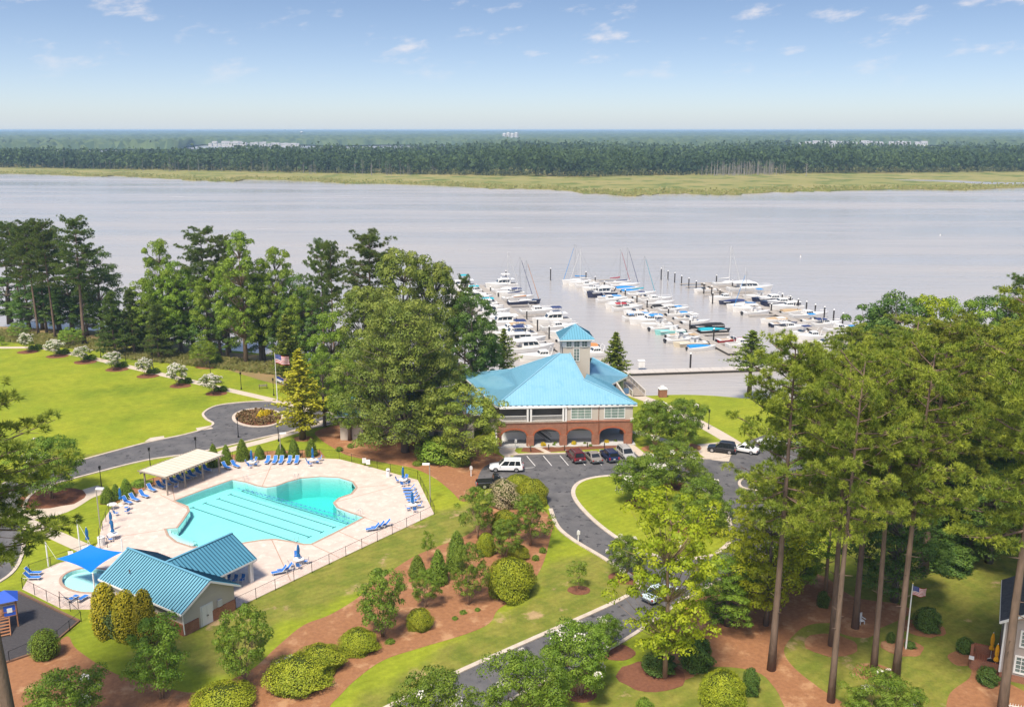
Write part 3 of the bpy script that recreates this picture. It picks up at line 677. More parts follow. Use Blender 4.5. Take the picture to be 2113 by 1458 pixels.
# walls: arcade in front, upper storey above it
xl = FL.x + 0.6; span = [(-5.5, -1.4), (-10.9, -6.8), (-16.4, -12.2), (-21.8, -17.7)]
arches = sorted([(a, b, 1.95, 2.95) for a, b in span])
arch_wall(xl - 0.5, -0.0, 4.25, [a for a in arches if a[0] > xl], 0.5, 0.0).obj('brick_arcade', brick, club)
MB().box(((xl - 0.5) / 2, -0.04, 4.1), (-(xl - 0.5) + 0.1, 0.12, 0.12)).obj('brick_band', brick, club)
for a, b, zs, zc in arches:
    if a <= xl: continue
    mb = MB(); k = 15; mid_, hw = (a + b) / 2, (b - a) / 2
    for i in range(k):
        t0 = math.pi * i / k + 0.012; t1 = math.pi * (i + 1) / k - 0.012
        q = [(mid_ - math.cos(t) * (hw + e), -0.03, zs + math.sin(t) * (zc - zs + e)) for t, e in ((t0, 0.01), (t1, 0.01), (t1, 0.28), (t0, 0.28))]
        MB().add(q + [(p_[0], 0.02, p_[2]) for p_ in q], [(0, 1, 2, 3), (0, 4, 5, 1), (1, 5, 6, 2), (2, 6, 7, 3), (3, 7, 4, 0)]).obj('arch_brick', mat('arch_brick', (0.42, 0.12, 0.05), (0.34, 0.09, 0.04), 3.0), club)
for xc in (-0.7, -6.15, -11.55, -17.05):
    if xc > xl: MB().box((xc, -0.12, 0.95), (1.15, 0.16, 1.9)).obj('brick_pier', brick, club)
for yb in (5.5, 11.0): MB().box((-0.6, yb, 1.6), (0.9, 0.9, 3.2)).obj('brick_pier', brick, club)
MB().box((-0.25, 8.0, 3.75), (0.5, 15.4, 1.0)).obj('brick_side_wall', brick, club)
MB().box((xl / 2, 6.5, 0.06), (-xl + 1.0, 14.0, 0.12)).obj('arcade_floor', grey_conc, club)
MB().box((xl / 2 - 2.6, 3.6, 1.95), (-xl - 4.6, 0.3, 3.9)).obj('arcade_back_wall', siding_m, club)
MB().box((xl / 2 - 2.6, 3.4, 0.75), (-xl - 4.7, 0.1, 1.5)).obj('wainscot', mat('white_wainscot', (0.82, 0.82, 0.80), rough=0.7), club)
MB().box((-4.85, 10.0, 1.95), (0.3, 9.5, 3.9)).obj('arcade_back_wall', siding_m, club)
st = MB().beam((-13.6, 1.4, 0.3), (-17.0, 1.4, 3.0), 0.12, 0.3).beam((-13.6, 2.6, 0.3), (-17.0, 2.6, 3.0), 0.12, 0.3)
so = st.obj('staircase', grey_metal, club)
for k in range(12):
    f = k / 12; MB().box((-13.6 - 3.4 * f, 2.0, 0.35 + 2.7 * f), (0.32, 1.2, 0.05)).obj('tread', grey_metal, so)
for s in (0, 1): MB().tube([(-13.4, 1.4 + 1.2 * s, 1.2), (-17.0, 1.4 + 1.2 * s, 3.9)], 0.035, 5).obj('handrail', grey_metal, so)
MB().box((-16.9, 2.0, 1.5), (0.12, 1.2, 3.0)).obj('post', grey_metal, so)
window(club, (-20.2, 3.42, 2.35), 1.5, 1.3, 2, 1, pane_m=dark_in)
# upper storey
MB().box((-5.5, 0.4, 5.5), (11.0, 0.3, 2.5)).obj('upper_wall', siding_m, club)
MB().box((-0.16, 8.2, 5.5), (0.3, 15.0, 2.5)).obj('upper_side_wall', siding_m, club)
for xc, nx in ((-8.6, 3), (-3.05, 3)): window(club, (xc, 0.25, 5.55), 3.4, 2.0, nx, 4, d=0.08, fw=0.12, pane_m=mat('curtained_glass', (0.28, 0.36, 0.32), (0.16, 0.22, 0.20), 0.9, 0.15, 0.6, stretch=(3, 3, 0.3)))
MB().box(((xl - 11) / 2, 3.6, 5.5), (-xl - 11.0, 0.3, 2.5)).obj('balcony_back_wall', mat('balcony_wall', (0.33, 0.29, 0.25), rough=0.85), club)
MB().box(((xl - 11) / 2, 1.8, 4.2), (-xl - 11.0, 3.8, 0.12)).obj('balcony_floor', wood_grey, club)
MB().box((xl / 2, 0.28, 6.66), (-xl + 0.2, 0.5, 0.26)).obj('white_beam', white_trim, club)
for xc in (-11.15, -11.6, -16.95, -17.5, -22.4): 
    if xc > xl: MB().box((xc, 0.3, 5.45), (0.3, 0.4, 2.4)).obj('balcony_post', white_trim, club)
for a, b in ((-16.8, -11.8), (-22.2, -17.7)):
    ra = MB().beam((a, 0.15, 5.25), (b, 0.15, 5.25), 0.07, 0.09).beam((a, 0.15, 4.4), (b, 0.15, 4.4), 0.06, 0.06).obj('balcony_rail', white_trim, club)
    for k in range(36): MB().box((a + (b - a) * (k + 0.5) / 36, 0.15, 4.8), (0.03, 0.03, 0.86)).obj('baluster', white_trim, ra)
for xc in (-11.02, -5.7): MB().tube([(xc, -0.05, 6.7), (xc, 0.18, 6.3), (xc, 0.18, 4.3), (xc, -0.1, 4.2), (xc, -0.1, 0.1)], 0.05, 5).obj('downspout', mat('brown_downspout', (0.20, 0.07, 0.035), rough=0.5), club)
# interior block so that nothing is hollow, left and rear walls
mb = MB(); base = [FL + Vector((1.0, 4.2, 0)), FR_ + Vector((-6.0, 4.6, 0)), R2 + Vector((-1.2, 0.6, 0)), W2 + Vector((-1.0, -0.3, 0)), BR + Vector((-1, -1, 0)), BL + Vector((1, -1, 0))]
MB().prism([(p.x, p.y) for p in base], 4.3, EZ - 0.12).obj('upper_block', siding_m, club)
MB().prism([(p.x, p.y) for p in [FL + Vector((1.0, 6.0, 0)), Vector((-5.2, 6.0, 0)), Vector((-5.2, 14.0, 0)), BR + Vector((-2, -2, 0)), BL + Vector((1, -1, 0))]], 0.0, 4.28).obj('lower_block', siding_m, club)
d_ = (W2 - R2); rzw = math.atan2(d_.y, d_.x)
wq = MB(); c_ = R2.lerp(W2, 0.5) + Vector((-0.55, 0.35, 0)); wq.box((c_.x, c_.y, 5.35), (d_.length - 0.6, 0.2, 2.7), rzw); wq.obj('river_wall', siding_m, club)
for k in range(4):
    c2 = R2.lerp(W2, 0.22 + 0.19 * k) + Vector((-0.44, 0.23, 0)); MB().box((c2.x, c2.y, 5.3), (0.9, 0.1, 2.0), rzw).obj('river_window', glass_m, club)
# tower
TW = 4.7; tc_ = loc((11.0, 159.6, 0)); tw = MB().box((tc_.x, tc_.y, 12.3), (TW, TW, 7.5)).obj('tower', siding_m, club)
MB().box((tc_.x, tc_.y, 15.35), (TW + 0.14, TW + 0.14, 1.5)).obj('tower_band', white_trim, tw)
ey, ez_, ew = tc_.y - TW / 2, 16.05, 3.0
top_ = Vector((tc_.x, tc_.y, 18.15)); cr_ = [Vector((tc_.x + sx * ew, tc_.y + sy * ew, ez_)) for sx, sy in ((-1, -1), (1, -1), (1, 1), (-1, 1))]
for i in range(4): roof_plane(club, [cr_[i], cr_[(i + 1) % 4], top_], mat('tower_roof_blue', (0.13, 0.34, 0.45), rough=0.42, metal=0.15), seam_teal, 0.45, 0.1, 0.04, 0.03, 'tower_roof')
for i in range(4): MB().tube([cr_[i] + Vector((0, 0, 0.04)), top_], 0.07, 5).obj('tower_hip_cap', mat('light_blue_cap', (0.1, 0.38, 0.6)), tw); MB().beam(cr_[i] - Vector((0, 0, 0.17)), cr_[(i + 1) % 4] - Vector((0, 0, 0.17)), 0.1, 0.16).obj('tower_fascia', white_trim, tw)
MB().box((tc_.x, tc_.y, ez_ - 0.3), (TW + 0.5, TW + 0.5, 0.3)).obj('tower_soffit', white_trim, tw)
fy = ey - 0.075
for dx, w_w, h_w, zc in ((-1.35, 0.95, 1.0, 15.1), (0.0, 1.0, 1.15, 15.1), (1.35, 0.95, 1.0, 15.1), (0.0, 1.0, 2.2, 13.2)):
    window(tw, (tc_.x + dx, fy if zc > 14 else ey - 0.005, zc), w_w, h_w, 2, 2 if zc > 14 else 4, d=0.07)
    if dx: window(tw, (tc_.x - TW / 2 - 0.075, tc_.y + dx, zc), w_w, h_w, 2, 2, 'x', d=0.07)
window(tw, (tc_.x - TW / 2 - 0.075, tc_.y, 15.1), 1.0, 1.1, 2, 2, 'x', d=0.07); window(tw, (tc_.x - TW / 2 - 0.005, tc_.y, 13.2), 1.0, 2.2, 2, 4, 'x', d=0.07)
# low left wing
wl_ = [loc((-6.5, 151.5, 0)), loc((-29, 150.4, 0)), loc((-29, 159.5, 0)), loc((-6.5, 161, 0))]
MB().prism([(p.x, p.y) for p in wl_], 0, 4.6).obj('wing_wall', siding_m, club)
a, b, c, d = (Vector((p.x, p.y, 0)) for p in wl_); r1, r2 = (a + d) / 2 + Vector((1.5, 0, 7.0)), (b + c) / 2 + Vector((4, 0, 7.0)); e_ = 0.7
a2, b2, c2, d2 = a + Vector((1.5, -e_, 4.5)), b + Vector((-e_, -e_, 4.5)), c + Vector((-e_, e_, 4.5)), d + Vector((1.5, e_, 4.5))
for pl in ([a2, r1, r2, b2], [d2, c2, r2, r1], [b2, r2, c2]): roof_plane(club, pl, roof_blue, seam_blue, 0.45, 0.12, 0.045, 0.04, 'wing_roof')
MB().beam(a2 - Vector((0, 0, 0.2)), b2 - Vector((0, 0, 0.2)), 0.1, 0.22).obj('fascia', white_trim, club)
# --- deck and gangway at the river side
ramp = empty('gangway', (0, 0, 0), 0, 'wooden boardwalk with white railings leading from the lawn to the dock', 'boardwalk')
A, B = G3(1318, 816, 0.2), G3(1276, 775, 0.4); d = (B - A).normalized(); s_ = Vector((-d.y, d.x, 0)); k = 30
for i in range(k):
    p_ = A.lerp(B, (i + 0.5) / k); MB().box(p_, ((B - A).length / k - 0.02, 2.6, 0.06), math.atan2(d.y, d.x)).obj('plank', wood_grey, ramp)
for s in (-1.3, 1.3):
    MB().beam(A + s_ * s + Vector((0, 0, 1.05)), B + s_ * s + Vector((0, 0, 1.05)), 0.14, 0.08).obj('top_rail', mat('grey_white_rail', (0.62, 0.58, 0.53), rough=0.8), ramp)
    MB().beam(A + s_ * s + Vector((0, 0, 0.55)), B + s_ * s + Vector((0, 0, 0.55)), 0.05, 0.7).obj('rail_panel', mat('rail_slats', (0.42, 0.38, 0.34), rough=0.8), ramp)
    for i in range(8): p_ = A.lerp(B, i / 7) + s_ * s; MB().box(p_ + Vector((0, 0, -0.1)), (0.14, 0.14, 2.4)).obj('rail_post', MATS['grey_white_rail'], ramp)
MB().box(G3(1293, 806, 0.6), (2.0, 0.1, 1.1)).obj('gate', mat('blue_gate', (0.10, 0.18, 0.32), rough=0.6), ramp)
x, y = G(1367, 818); k_ = empty('brick_kiosk', (x, y, 0), 0.1, 'small square brick pillar box with white lid on the lawn by the water', 'pillar')
MB().box((0, 0, 0.8), (1.5, 1.3, 1.6)).obj('brick_base', brick, k_); MB().box((0, 0, 1.66), (1.7, 1.5, 0.14)).obj('cap', white_trim, k_); MB().box((-0.1, 0, 1.95), (0.9, 0.9, 0.5), 0, (0.7, 0.7)).obj('lid', white_trim, k_)

# --- pool house
ph = empty('pool_house', (-33.8, 86.8, 0), R(56.4), 'pool house with teal seamed metal roof and open side pavilion', 'building')
PW, PL, PE, PRZ, oh = 7.7, 14.3, 2.85, 5.0, 0.55
brk_h = 1.25
for nm, c, d3 in (('gable_wall', (PW / 2, oh + 0.1, PE / 2), (PW - 2 * oh, 0.2, PE)), ('side_wall', (oh + 0.1, PL / 2, PE / 2), (0.2, PL - 2 * oh - 0.4, PE)), ('side_wall', (PW - oh - 0.1, PL / 2, PE / 2), (0.2, PL - 2 * oh - 0.4, PE)), ('gable_wall', (PW / 2, PL - oh - 0.1, PE / 2), (PW - 2 * oh, 0.2, PE))):
    w0 = MB().box(c, d3).obj(nm, siding_m, ph)
for yy in (oh + 0.0, PL - oh - 0.2):
    o = len(ph.children); MB().add([(oh, yy, PE), (PW - oh, yy, PE), (PW / 2, yy, PRZ - 0.12), (oh, yy + 0.2, PE), (PW - oh, yy + 0.2, PE), (PW / 2, yy + 0.2, PRZ - 0.12)], [(0, 1, 2), (5, 4, 3), (0, 3, 4, 1), (1, 4, 5, 2), (2, 5, 3, 0)]).obj('gable', siding_m, ph)
for k in range(11):   # clapboards of the wall that faces the camera
    z = brk_h + 0.1 + k * 0.165; MB().box((PW / 2, oh - 0.012, z), (PW - 2 * oh, 0.03, 0.15), 0, (1, 0.5)).obj('clapboard', siding_m, ph)
for k in range(12):
    z = PE + 0.08 + k * 0.165; wz = (PW - 2 * oh) * (1 - (z - PE) / (PRZ - PE)); MB().box((PW / 2, oh - 0.012, z), (max(0.2, wz - 0.15), 0.03, 0.15), 0, (1, 0.5)).obj('clapboard', siding_m, ph)
for c, d3 in (((1.45, oh - 0.06, brk_h / 2), (1.8, 0.14, brk_h)), ((5.65, oh - 0.06, brk_h / 2), (3.0, 0.14, brk_h))): MB().box(c, d3).obj('brick_base', brick, ph)
bks = bk.copy(); bks.name = 'brick_side'
[setattr(n_.inputs['Rotation'], 'default_value', (R(90), 0, R(90))) for n_ in bks.node_tree.nodes if n_.type == 'MAPPING']
MB().box((oh - 0.06, PL / 2, brk_h / 2), (0.14, PL - 2 * oh, brk_h)).obj('brick_base', bks, ph)
for k in range(2):
    dr = MB().box((2.78 + 0.68 * k + 0.34, oh - 0.06, 1.12), (0.66, 0.1, 2.15)).obj('door', white_trim, ph); MB().box((2.78 + 0.68 + (-0.07 if k == 0 else 0.07), oh - 0.14, 1.05), (0.05, 0.06, 0.14)).obj('handle', black_metal, dr)
MB().box((3.46, oh - 0.04, 2.26), (1.6, 0.1, 0.1)).obj('door_frame', white_trim, ph)
for xx in (2.7, 4.22): MB().box((xx, oh - 0.04, 1.12), (0.1, 0.1, 2.2)).obj('door_frame', white_trim, ph)
MB().box((5.1, oh - 0.15, 1.75), (0.5, 0.22, 0.75)).obj('meter_box', mat('grey_box', (0.42, 0.43, 0.44), rough=0.5), ph)
MB().tube([(0.12, 0.35, PE - 0.1), (0.35, oh - 0.2, PE - 0.4), (0.5, oh - 0.12, 0.2)], 0.06, 6).obj('downspout', white_trim, ph)
c0 = Vector((0, 0, PE)); SP = 0.42
roof_plane(ph, [(0, 0, PE), (PW / 2, 0, PRZ), (PW / 2, PL, PRZ), (0, PL, PE)], mat('pool_roof_sunlit', (0.20, 0.45, 0.55), (0.17, 0.41, 0.51), 0.5, 0.35, 0.5, metal=0.2), seam_teal, SP, 0.1, 0.07, 0.07, 'roof_slope')  # sun-facing slope of the same roof: its brightness is put into a paler teal
wc, wh, wend = 7.58, 4.04, PW / 2 + 9.28
# right slope, cut by the valley with the wing; its shade is in the darker teal
roof_plane(ph, [(PW, 0, PE), (PW, wc - wh, PE), (PW / 2, wc, PRZ), (PW / 2, 0, PRZ)], roof_teal_shaded, seam_teal, SP, 0.1, 0.07, 0.07, 'roof_slope')
roof_plane(ph, [(PW, PL, PE), (PW, wc + wh, PE), (PW / 2, wc, PRZ), (PW / 2, PL, PRZ)], roof_teal_shaded, seam_teal, SP, 0.1, 0.07, 0.07, 'roof_slope')
roof_plane(ph, [(PW, wc - wh, PE), (wend, wc - wh, PE), (wend, wc, PRZ), (PW / 2, wc, PRZ)], roof_teal_shaded, seam_teal, SP, 0.1, 0.07, 0.07, 'pavilion_roof')
roof_plane(ph, [(PW, wc + wh, PE), (wend, wc + wh, PE), (wend, wc, PRZ), (PW / 2, wc, PRZ)], roof_teal_shaded, seam_teal, SP, 0.1, 0.07, 0.07, 'pavilion_roof')
cap = mat('pool_roof_cap', (0.16, 0.40, 0.52), rough=0.35, metal=0.2)
MB().beam((PW / 2, -0.02, PRZ + 0.05), (PW / 2, PL + 0.02, PRZ + 0.05), 0.3, 0.06).obj('ridge_cap', cap, ph); MB().beam((PW / 2, wc, PRZ + 0.055), (wend + 0.02, wc, PRZ + 0.055), 0.3, 0.06).obj('ridge_cap', cap, ph)
for a, b in (((0, 0, PE - 0.14), (PW / 2, 0, PRZ - 0.14)), ((PW, 0, PE - 0.14), (PW / 2, 0, PRZ - 0.14)), ((-0.04, 0, PE - 0.12), (-0.04, PL, PE - 0.12)), ((PW, wc - wh, PE - 0.14), (wend, wc - wh, PE - 0.14)), ((wend, wc - wh, PE - 0.14), (wend, wc, PRZ - 0.14)), ((PW, 0, PE - 0.14), (PW, wc - wh, PE - 0.14)), ((wend, wc + wh, PE - 0.14), (wend, wc, PRZ - 0.14))): MB().beam(a, b, 0.06, 0.2).obj('fascia', white_trim, ph)
for x in (wend - 0.7, PW + 1.2):
    for y in (wc - wh + 0.5, wc + wh - 0.5): MB().box((x, y, PE / 2), (0.32, 0.32, PE)).obj('pavilion_post', white_trim, ph)
MB().tube([(wend - 0.1, wc - wh, PE - 0.2), (wend - 0.45, wc - wh + 0.3, PE - 0.5), (wend - 0.48, wc - wh + 0.32, 0.1)], 0.05, 6).obj('downspout', white_trim, ph)
MB().lathe([(0.09, 0), (0.09, 0.35), (0.03, 0.4)], 8, (1.5, 10.6, 3.9)).obj('vent_pipe', grey_metal, ph)

# --- grey house at the lower right
hx, hy = G(2060, 1398); hs_ = empty('grey_house', (hx, hy, 0), R(-28), 'grey sided house corner with white windows at the right edge', 'house')
grey_sid = mat('grey_siding', (0.40, 0.34, 0.31), (0.36, 0.31, 0.28), 0.6, 0.8)
MB().box((4, 0.1, 3.4), (8, 0.2, 5.4)).obj('front_wall', grey_sid, hs_); MB().box((0.1, 4.2, 3.4), (0.2, 8.0, 5.4)).obj('side_wall', grey_sid, hs_); MB().box((4, 0.08, 0.35), (8.02, 0.26, 0.7)).obj('brick_foundation', brick, hs_); MB().box((0.08, 4.2, 0.35), (0.26, 8.02, 0.7)).obj('brick_foundation', bks, hs_)
for k in range(26): MB().box((4, -0.01, 0.82 + 0.2 * k), (8, 0.03, 0.18), 0, (1, 0.4)).obj('clapboard', grey_sid, hs_)
MB().box((0.0, -0.02, 3.4), (0.16, 0.1, 5.4)).obj('corner_board', white_trim, hs_)
window(hs_, (1.7, -0.03, 1.9), 1.0, 1.7, 2, 4, d=0.1, fw=0.16); window(hs_, (1.9, -0.03, 4.6), 1.0, 1.6, 2, 4, d=0.1, fw=0.16)
shingle = mat('dark_shingle', (0.05, 0.052, 0.058), (0.085, 0.085, 0.09), 2.5, 0.95, bump=0.4, bscale=8)
for x0_, x1_ in ((-0.5, 4.2), (8.9, 4.2)):
    q = [(x0_, -0.5, 6.1), (x0_, 9.0, 6.1), (x1_, 9.0, 9.0), (x1_, -0.5, 9.0)]
    MB().add(q + [(a, b, c - 0.15) for a, b, c in q], [(0, 1, 2, 3), (7, 6, 5, 4), (0, 4, 5, 1), (0, 3, 7, 4), (1, 5, 6, 2)]).obj('roof', shingle, hs_)
    MB().beam((x0_, -0.52, 5.98), (x1_, -0.52, 8.88), 0.07, 0.24).obj('fascia', white_trim, hs_); MB().beam((x0_, -0.5, 5.95), (x0_, 9.0, 5.95), 0.1, 0.2).obj('gutter', white_trim, hs_)
MB().add([(0, 0.02, 6.0), (8.4, 0.02, 6.0), (4.2, 0.02, 8.8), (0, 0.2, 6.0), (8.4, 0.2, 6.0), (4.2, 0.2, 8.8)], [(0, 1, 2), (5, 4, 3)]).obj('gable', grey_sid, hs_)
tr_ = empty('brick_terrace', (*G(2002, 1378), 0), R(-28), 'low brick terrace wall with white cap post beside the grey house', 'wall')
for c, d3, m_ in (((2.0, 0, 0.55), (4.0, 0.28, 1.1), brick), ((0, 1.6, 0.55), (0.28, 3.0, 1.1), bks), ((2.0, 3.2, 0.55), (4.0, 0.28, 1.1), brick)): MB().box(c, d3).obj('brick_wall', m_, tr_)
MB().box((2.0, 1.6, 0.06), (3.7, 2.9, 0.1)).obj('terrace_floor', brick, tr_); MB().box((0, 0, 1.15), (0.45, 0.45, 0.16)).obj('post_cap', white_trim, tr_)
gp_ = empty('picket_fence', (*G(2082, 1470), 0), R(-20), 'short white picket fence at the bottom right corner', 'fence')
for k in range(12): MB().box((0.22 * k, 0, 0.5), (0.1, 0.03, 1.0), 0, (0.4, 1)).obj('picket', white_trim, gp_)
for z in (0.3, 0.75): MB().box((1.2, 0.03, z), (2.7, 0.04, 0.08)).obj('rail', white_trim, gp_)
# ------------------------------------------------------------------ vegetation builders
bark_pine = mat('pine_bark', (0.22, 0.15, 0.115), (0.13, 0.09, 0.07), 2.5, 0.95, 0.1, bump=1.0, bscale=9, stretch=(1, 1, 0.25))
bark_grey = mat('grey_bark', (0.20, 0.165, 0.13), (0.13, 0.105, 0.085), 3.0, 0.95, 0.1, bump=0.7, bscale=10, stretch=(1, 1, 0.3))
bark_tan = mat('tan_bark', (0.36, 0.25, 0.16), (0.26, 0.17, 0.11), 3.0, 0.9, 0.15, bump=0.5, bscale=9, stretch=(1, 1, 0.3))
L_pine = leafmat('pine_needles', (0.115, 0.165, 0.018), (0.32, 0.35, 0.04), 0.25)
L_pine_dark = leafmat('dark_pine_needles', (0.07, 0.12, 0.024), (0.15, 0.195, 0.036), 0.22)
L_oak = leafmat('oak_leaves', (0.10, 0.15, 0.022), (0.255, 0.29, 0.05), 0.28)
L_green = leafmat('green_leaves', (0.115, 0.195, 0.018), (0.235, 0.32, 0.032), 0.3)
L_dark = leafmat('dark_leaves', (0.055, 0.11, 0.018), (0.115, 0.18, 0.028), 0.2)
L_lime = leafmat('lime_leaves', (0.20, 0.27, 0.010), (0.36, 0.39, 0.018), 0.35)
L_cyp = leafmat('cypress_leaves', (0.3, 0.3, 0.018), (0.46, 0.42, 0.035), 0.3)
L_myrtle = leafmat('myrtle_leaves', (0.095, 0.165, 0.014), (0.19, 0.26, 0.026), 0.25)
L_blossom = leafmat('white_blossom', (0.72, 0.66, 0.58), (0.8, 0.76, 0.7), 0.2)
L_gold = leafmat('golden_leaves', (0.2, 0.2, 0.01), (0.44, 0.36, 0.015), 0.2)
L_holly = leafmat('holly_leaves', (0.085, 0.15, 0.012), (0.17, 0.235, 0.02), 0.15)
L_juniper = leafmat('juniper_leaves', (0.16, 0.2, 0.012), (0.33, 0.345, 0.02), 0.15)
L_cream = leafmat('cream_blossom', (0.50, 0.42, 0.26), (0.33, 0.30, 0.13), 0.2)
L_yellow = leafmat('yellow_leaves', (0.6, 0.42, 0.01), (0.7, 0.55, 0.02), 0.2)
core_dark = mat('twig_core', (0.055, 0.07, 0.014), rough=1.0, spec=0.0)

def unit(rng, n):
    v = rng.normal(size=(n, 3)); return v / np.linalg.norm(v, axis=1)[:, None]
def cards(rng, C, size, N_=None, fold=0.25):
    """kite-shaped leaves at the points C; N_ biases the way they face"""
    n = len(C); d = unit(rng, n)
    if N_ is not None:
        d = d - N_ * (d * N_).sum(1)[:, None] * 0.75; d /= np.linalg.norm(d, axis=1)[:, None] + 1e-9
    e = np.cross(d, unit(rng, n) if N_ is None else N_ + 0.35 * unit(rng, n)); e /= np.linalg.norm(e, axis=1)[:, None] + 1e-9
    s = (size * rng.uniform(0.65, 1.3, n))[:, None]
    V = np.empty((n, 4, 3)); V[:, 0] = C - d * s * 0.5; V[:, 1] = C + e * s * 0.33; V[:, 2] = C + d * s * 0.5; V[:, 3] = C - e * s * 0.33
    if fold: 
        up = np.cross(d, e); V[:, 1] += up * s * fold * 0.4; V[:, 3] += up * s * fold * 0.4
    F = np.arange(n * 4).reshape(n, 4)
    return V.reshape(-1, 3), F
def clump_points(rng, c, r, n, flat=0.7, shell=0.45):
    """points through a lens-shaped spray of leaves, thicker at its outside and top"""
    d = unit(rng, n); d[:, 2] = np.where(d[:, 2] < -0.3, -d[:, 2], d[:, 2])
    rad = r * rng.uniform(shell, 1.0, n) ** 0.6
    P_ = d * rad[:, None]; P_[:, 2] *= flat
    return P_ + c, d
def needles(rng, C, D, k, ln_, w):
    """tufts: k thin needles fanning out of each point C along D"""
    n = len(C); Cr = np.repeat(C, k, 0); d = np.repeat(D, k, 0) * 0.55 + unit(rng, n * k) * 0.95
    d /= np.linalg.norm(d, axis=1)[:, None]; l = (ln_ * rng.uniform(0.7, 1.2, n * k))[:, None]
    e = np.cross(d, unit(rng, n * k)); e /= np.linalg.norm(e, axis=1)[:, None] + 1e-9
    V = np.empty((n * k, 3, 3)); b0 = Cr + d * l * 0.12; V[:, 0] = b0 - e * w; V[:, 1] = b0 + e * w; V[:, 2] = Cr + d * l
    return V.reshape(-1, 3), np.arange(n * k * 3).reshape(-1, 3)

def fit(p, V, q=98.5):
    r = np.percentile(np.hypot(V[:, 0], V[:, 1]), q); p.w = 2 * float(r); p.h = float(V[:, 2].max()); return p
def pine(seed, h=30.0, w=10.0, start=0.55, nb=52, lean=0.4, m=None, young=False, tufts=30, rb=0.36, bark=None, k=22, open_=0.0, puff=1.0):
    rng = np.random.default_rng(seed); p = Proto(h, w)
    mb = MB(); pts = []
    for i in range(9):
        t = i / 8; pts.append((lean * t * t * 0.8 + 0.12 * math.sin(3 * t + seed), 0.12 * math.cos(4 * t + seed), h * 0.985 * t))
    mb.tube(pts, [rb * (1.25 if i == 0 else 1) * (1 - 0.86 * (i / 8) ** 1.2) for i in range(9)], 9)
    stubs = [(rng.uniform(0.4, 0.98) * start, rng.uniform(0, 6.28), rng.uniform(0.4, 1.3)) for _ in range(7)]
    def trunk_at(z):
        t = z / (h * 0.985); f = min(7, int(t * 8)); u = t * 8 - f
        return np.array(pts[f]) * (1 - u) + np.array(pts[f + 1]) * u
    TC, TD, TT = [], [], []
    for z_, a_, l_ in stubs:
        c_ = trunk_at(h * z_); mb.tube([c_, c_ + np.array([math.cos(a_) * l_, math.sin(a_) * l_, rng.uniform(-0.2, 0.3)])], [0.05, 0.02], 4, cap=False)
    for b_ in range(nb):
        t = (b_ + rng.uniform(0, 0.9)) / nb; z = h * (start + (0.985 - start) * t)
        prof = (1 - t) ** 0.75 if young else math.sqrt(max(0.03, 1 - ((t - 0.40) / 0.62) ** 2))
        L = w / 2 * max(0.16, prof) * rng.uniform(0.7, 1.15)
        if rng.uniform() < open_: continue
        a = b_ * 2.4 + rng.uniform(-0.5, 0.5); rise = (0.10 + 0.5 * t) * L * rng.uniform(0.3, 1.2) - (0.12 * L if t < 0.3 else 0)
        s0 = trunk_at(z); tip = s0 + np.array([math.cos(a) * L, math.sin(a) * L, rise])
        mid = (s0 + tip) / 2 + np.array([0, 0, -0.06 * L])
        mb.tube([s0, mid, tip], [0.10 * (1 - 0.6 * t) * rb / 0.36, 0.06 * rb / 0.36, 0.02], 4, cap=False)
        nc_ = max(2, int(tufts * 0.2 * (0.45 + L / (w / 2)))); m_ = 9
        u = np.linspace(0.3, 1.0, nc_) + rng.normal(size=nc_) * 0.05; side = rng.normal(size=nc_) * 0.24 * L * (1.15 - 0.6 * u)
        q = s0 + (tip - s0) * u[:, None]; q[:, 2] += -0.10 * L * np.sin(np.pi * u) + rng.normal(size=nc_) * 0.15 + 0.1
        q[:, 0] += -math.sin(a) * side; q[:, 1] += math.cos(a) * side
        for c_, uu in zip(q, u):                       # every shoot ends in a rounded puff of tufts
            d_ = unit(rng, m_); d_[:, 2] = np.abs(d_[:, 2]) * 0.9 + 0.05; r_ = (0.62 if not young else 0.45) * rng.uniform(0.75, 1.25) * puff
            mb.tube([s0 + (tip - s0) * max(0.1, uu - 0.2), c_], [0.03, 0.012], 3, cap=False)
            TC.append(c_ + d_ * r_ * np.array([1, 1, 0.7]) * rng.uniform(0.55, 1.0, m_)[:, None]); TD.append(d_ * 1.3); TT.append(np.full(m_, rng.uniform(0.15, 0.8)) + rng.normal(size=m_) * 0.12)
    TC, TD, TT = np.vstack(TC), np.vstack(TD), np.concatenate(TT)
    V, F = needles(rng, TC, TD, k, 0.40 if not young else 0.36, 0.034)
    p.add('trunk', mb.mesh('pine_trunk', bark or bark_pine, True))
    p.add('crown', np_mesh('pine_crown', V, F, m or L_pine, np.repeat(TT, k) + rng.normal(size=len(F)) * 0.08))
    return fit(p, V, 97)
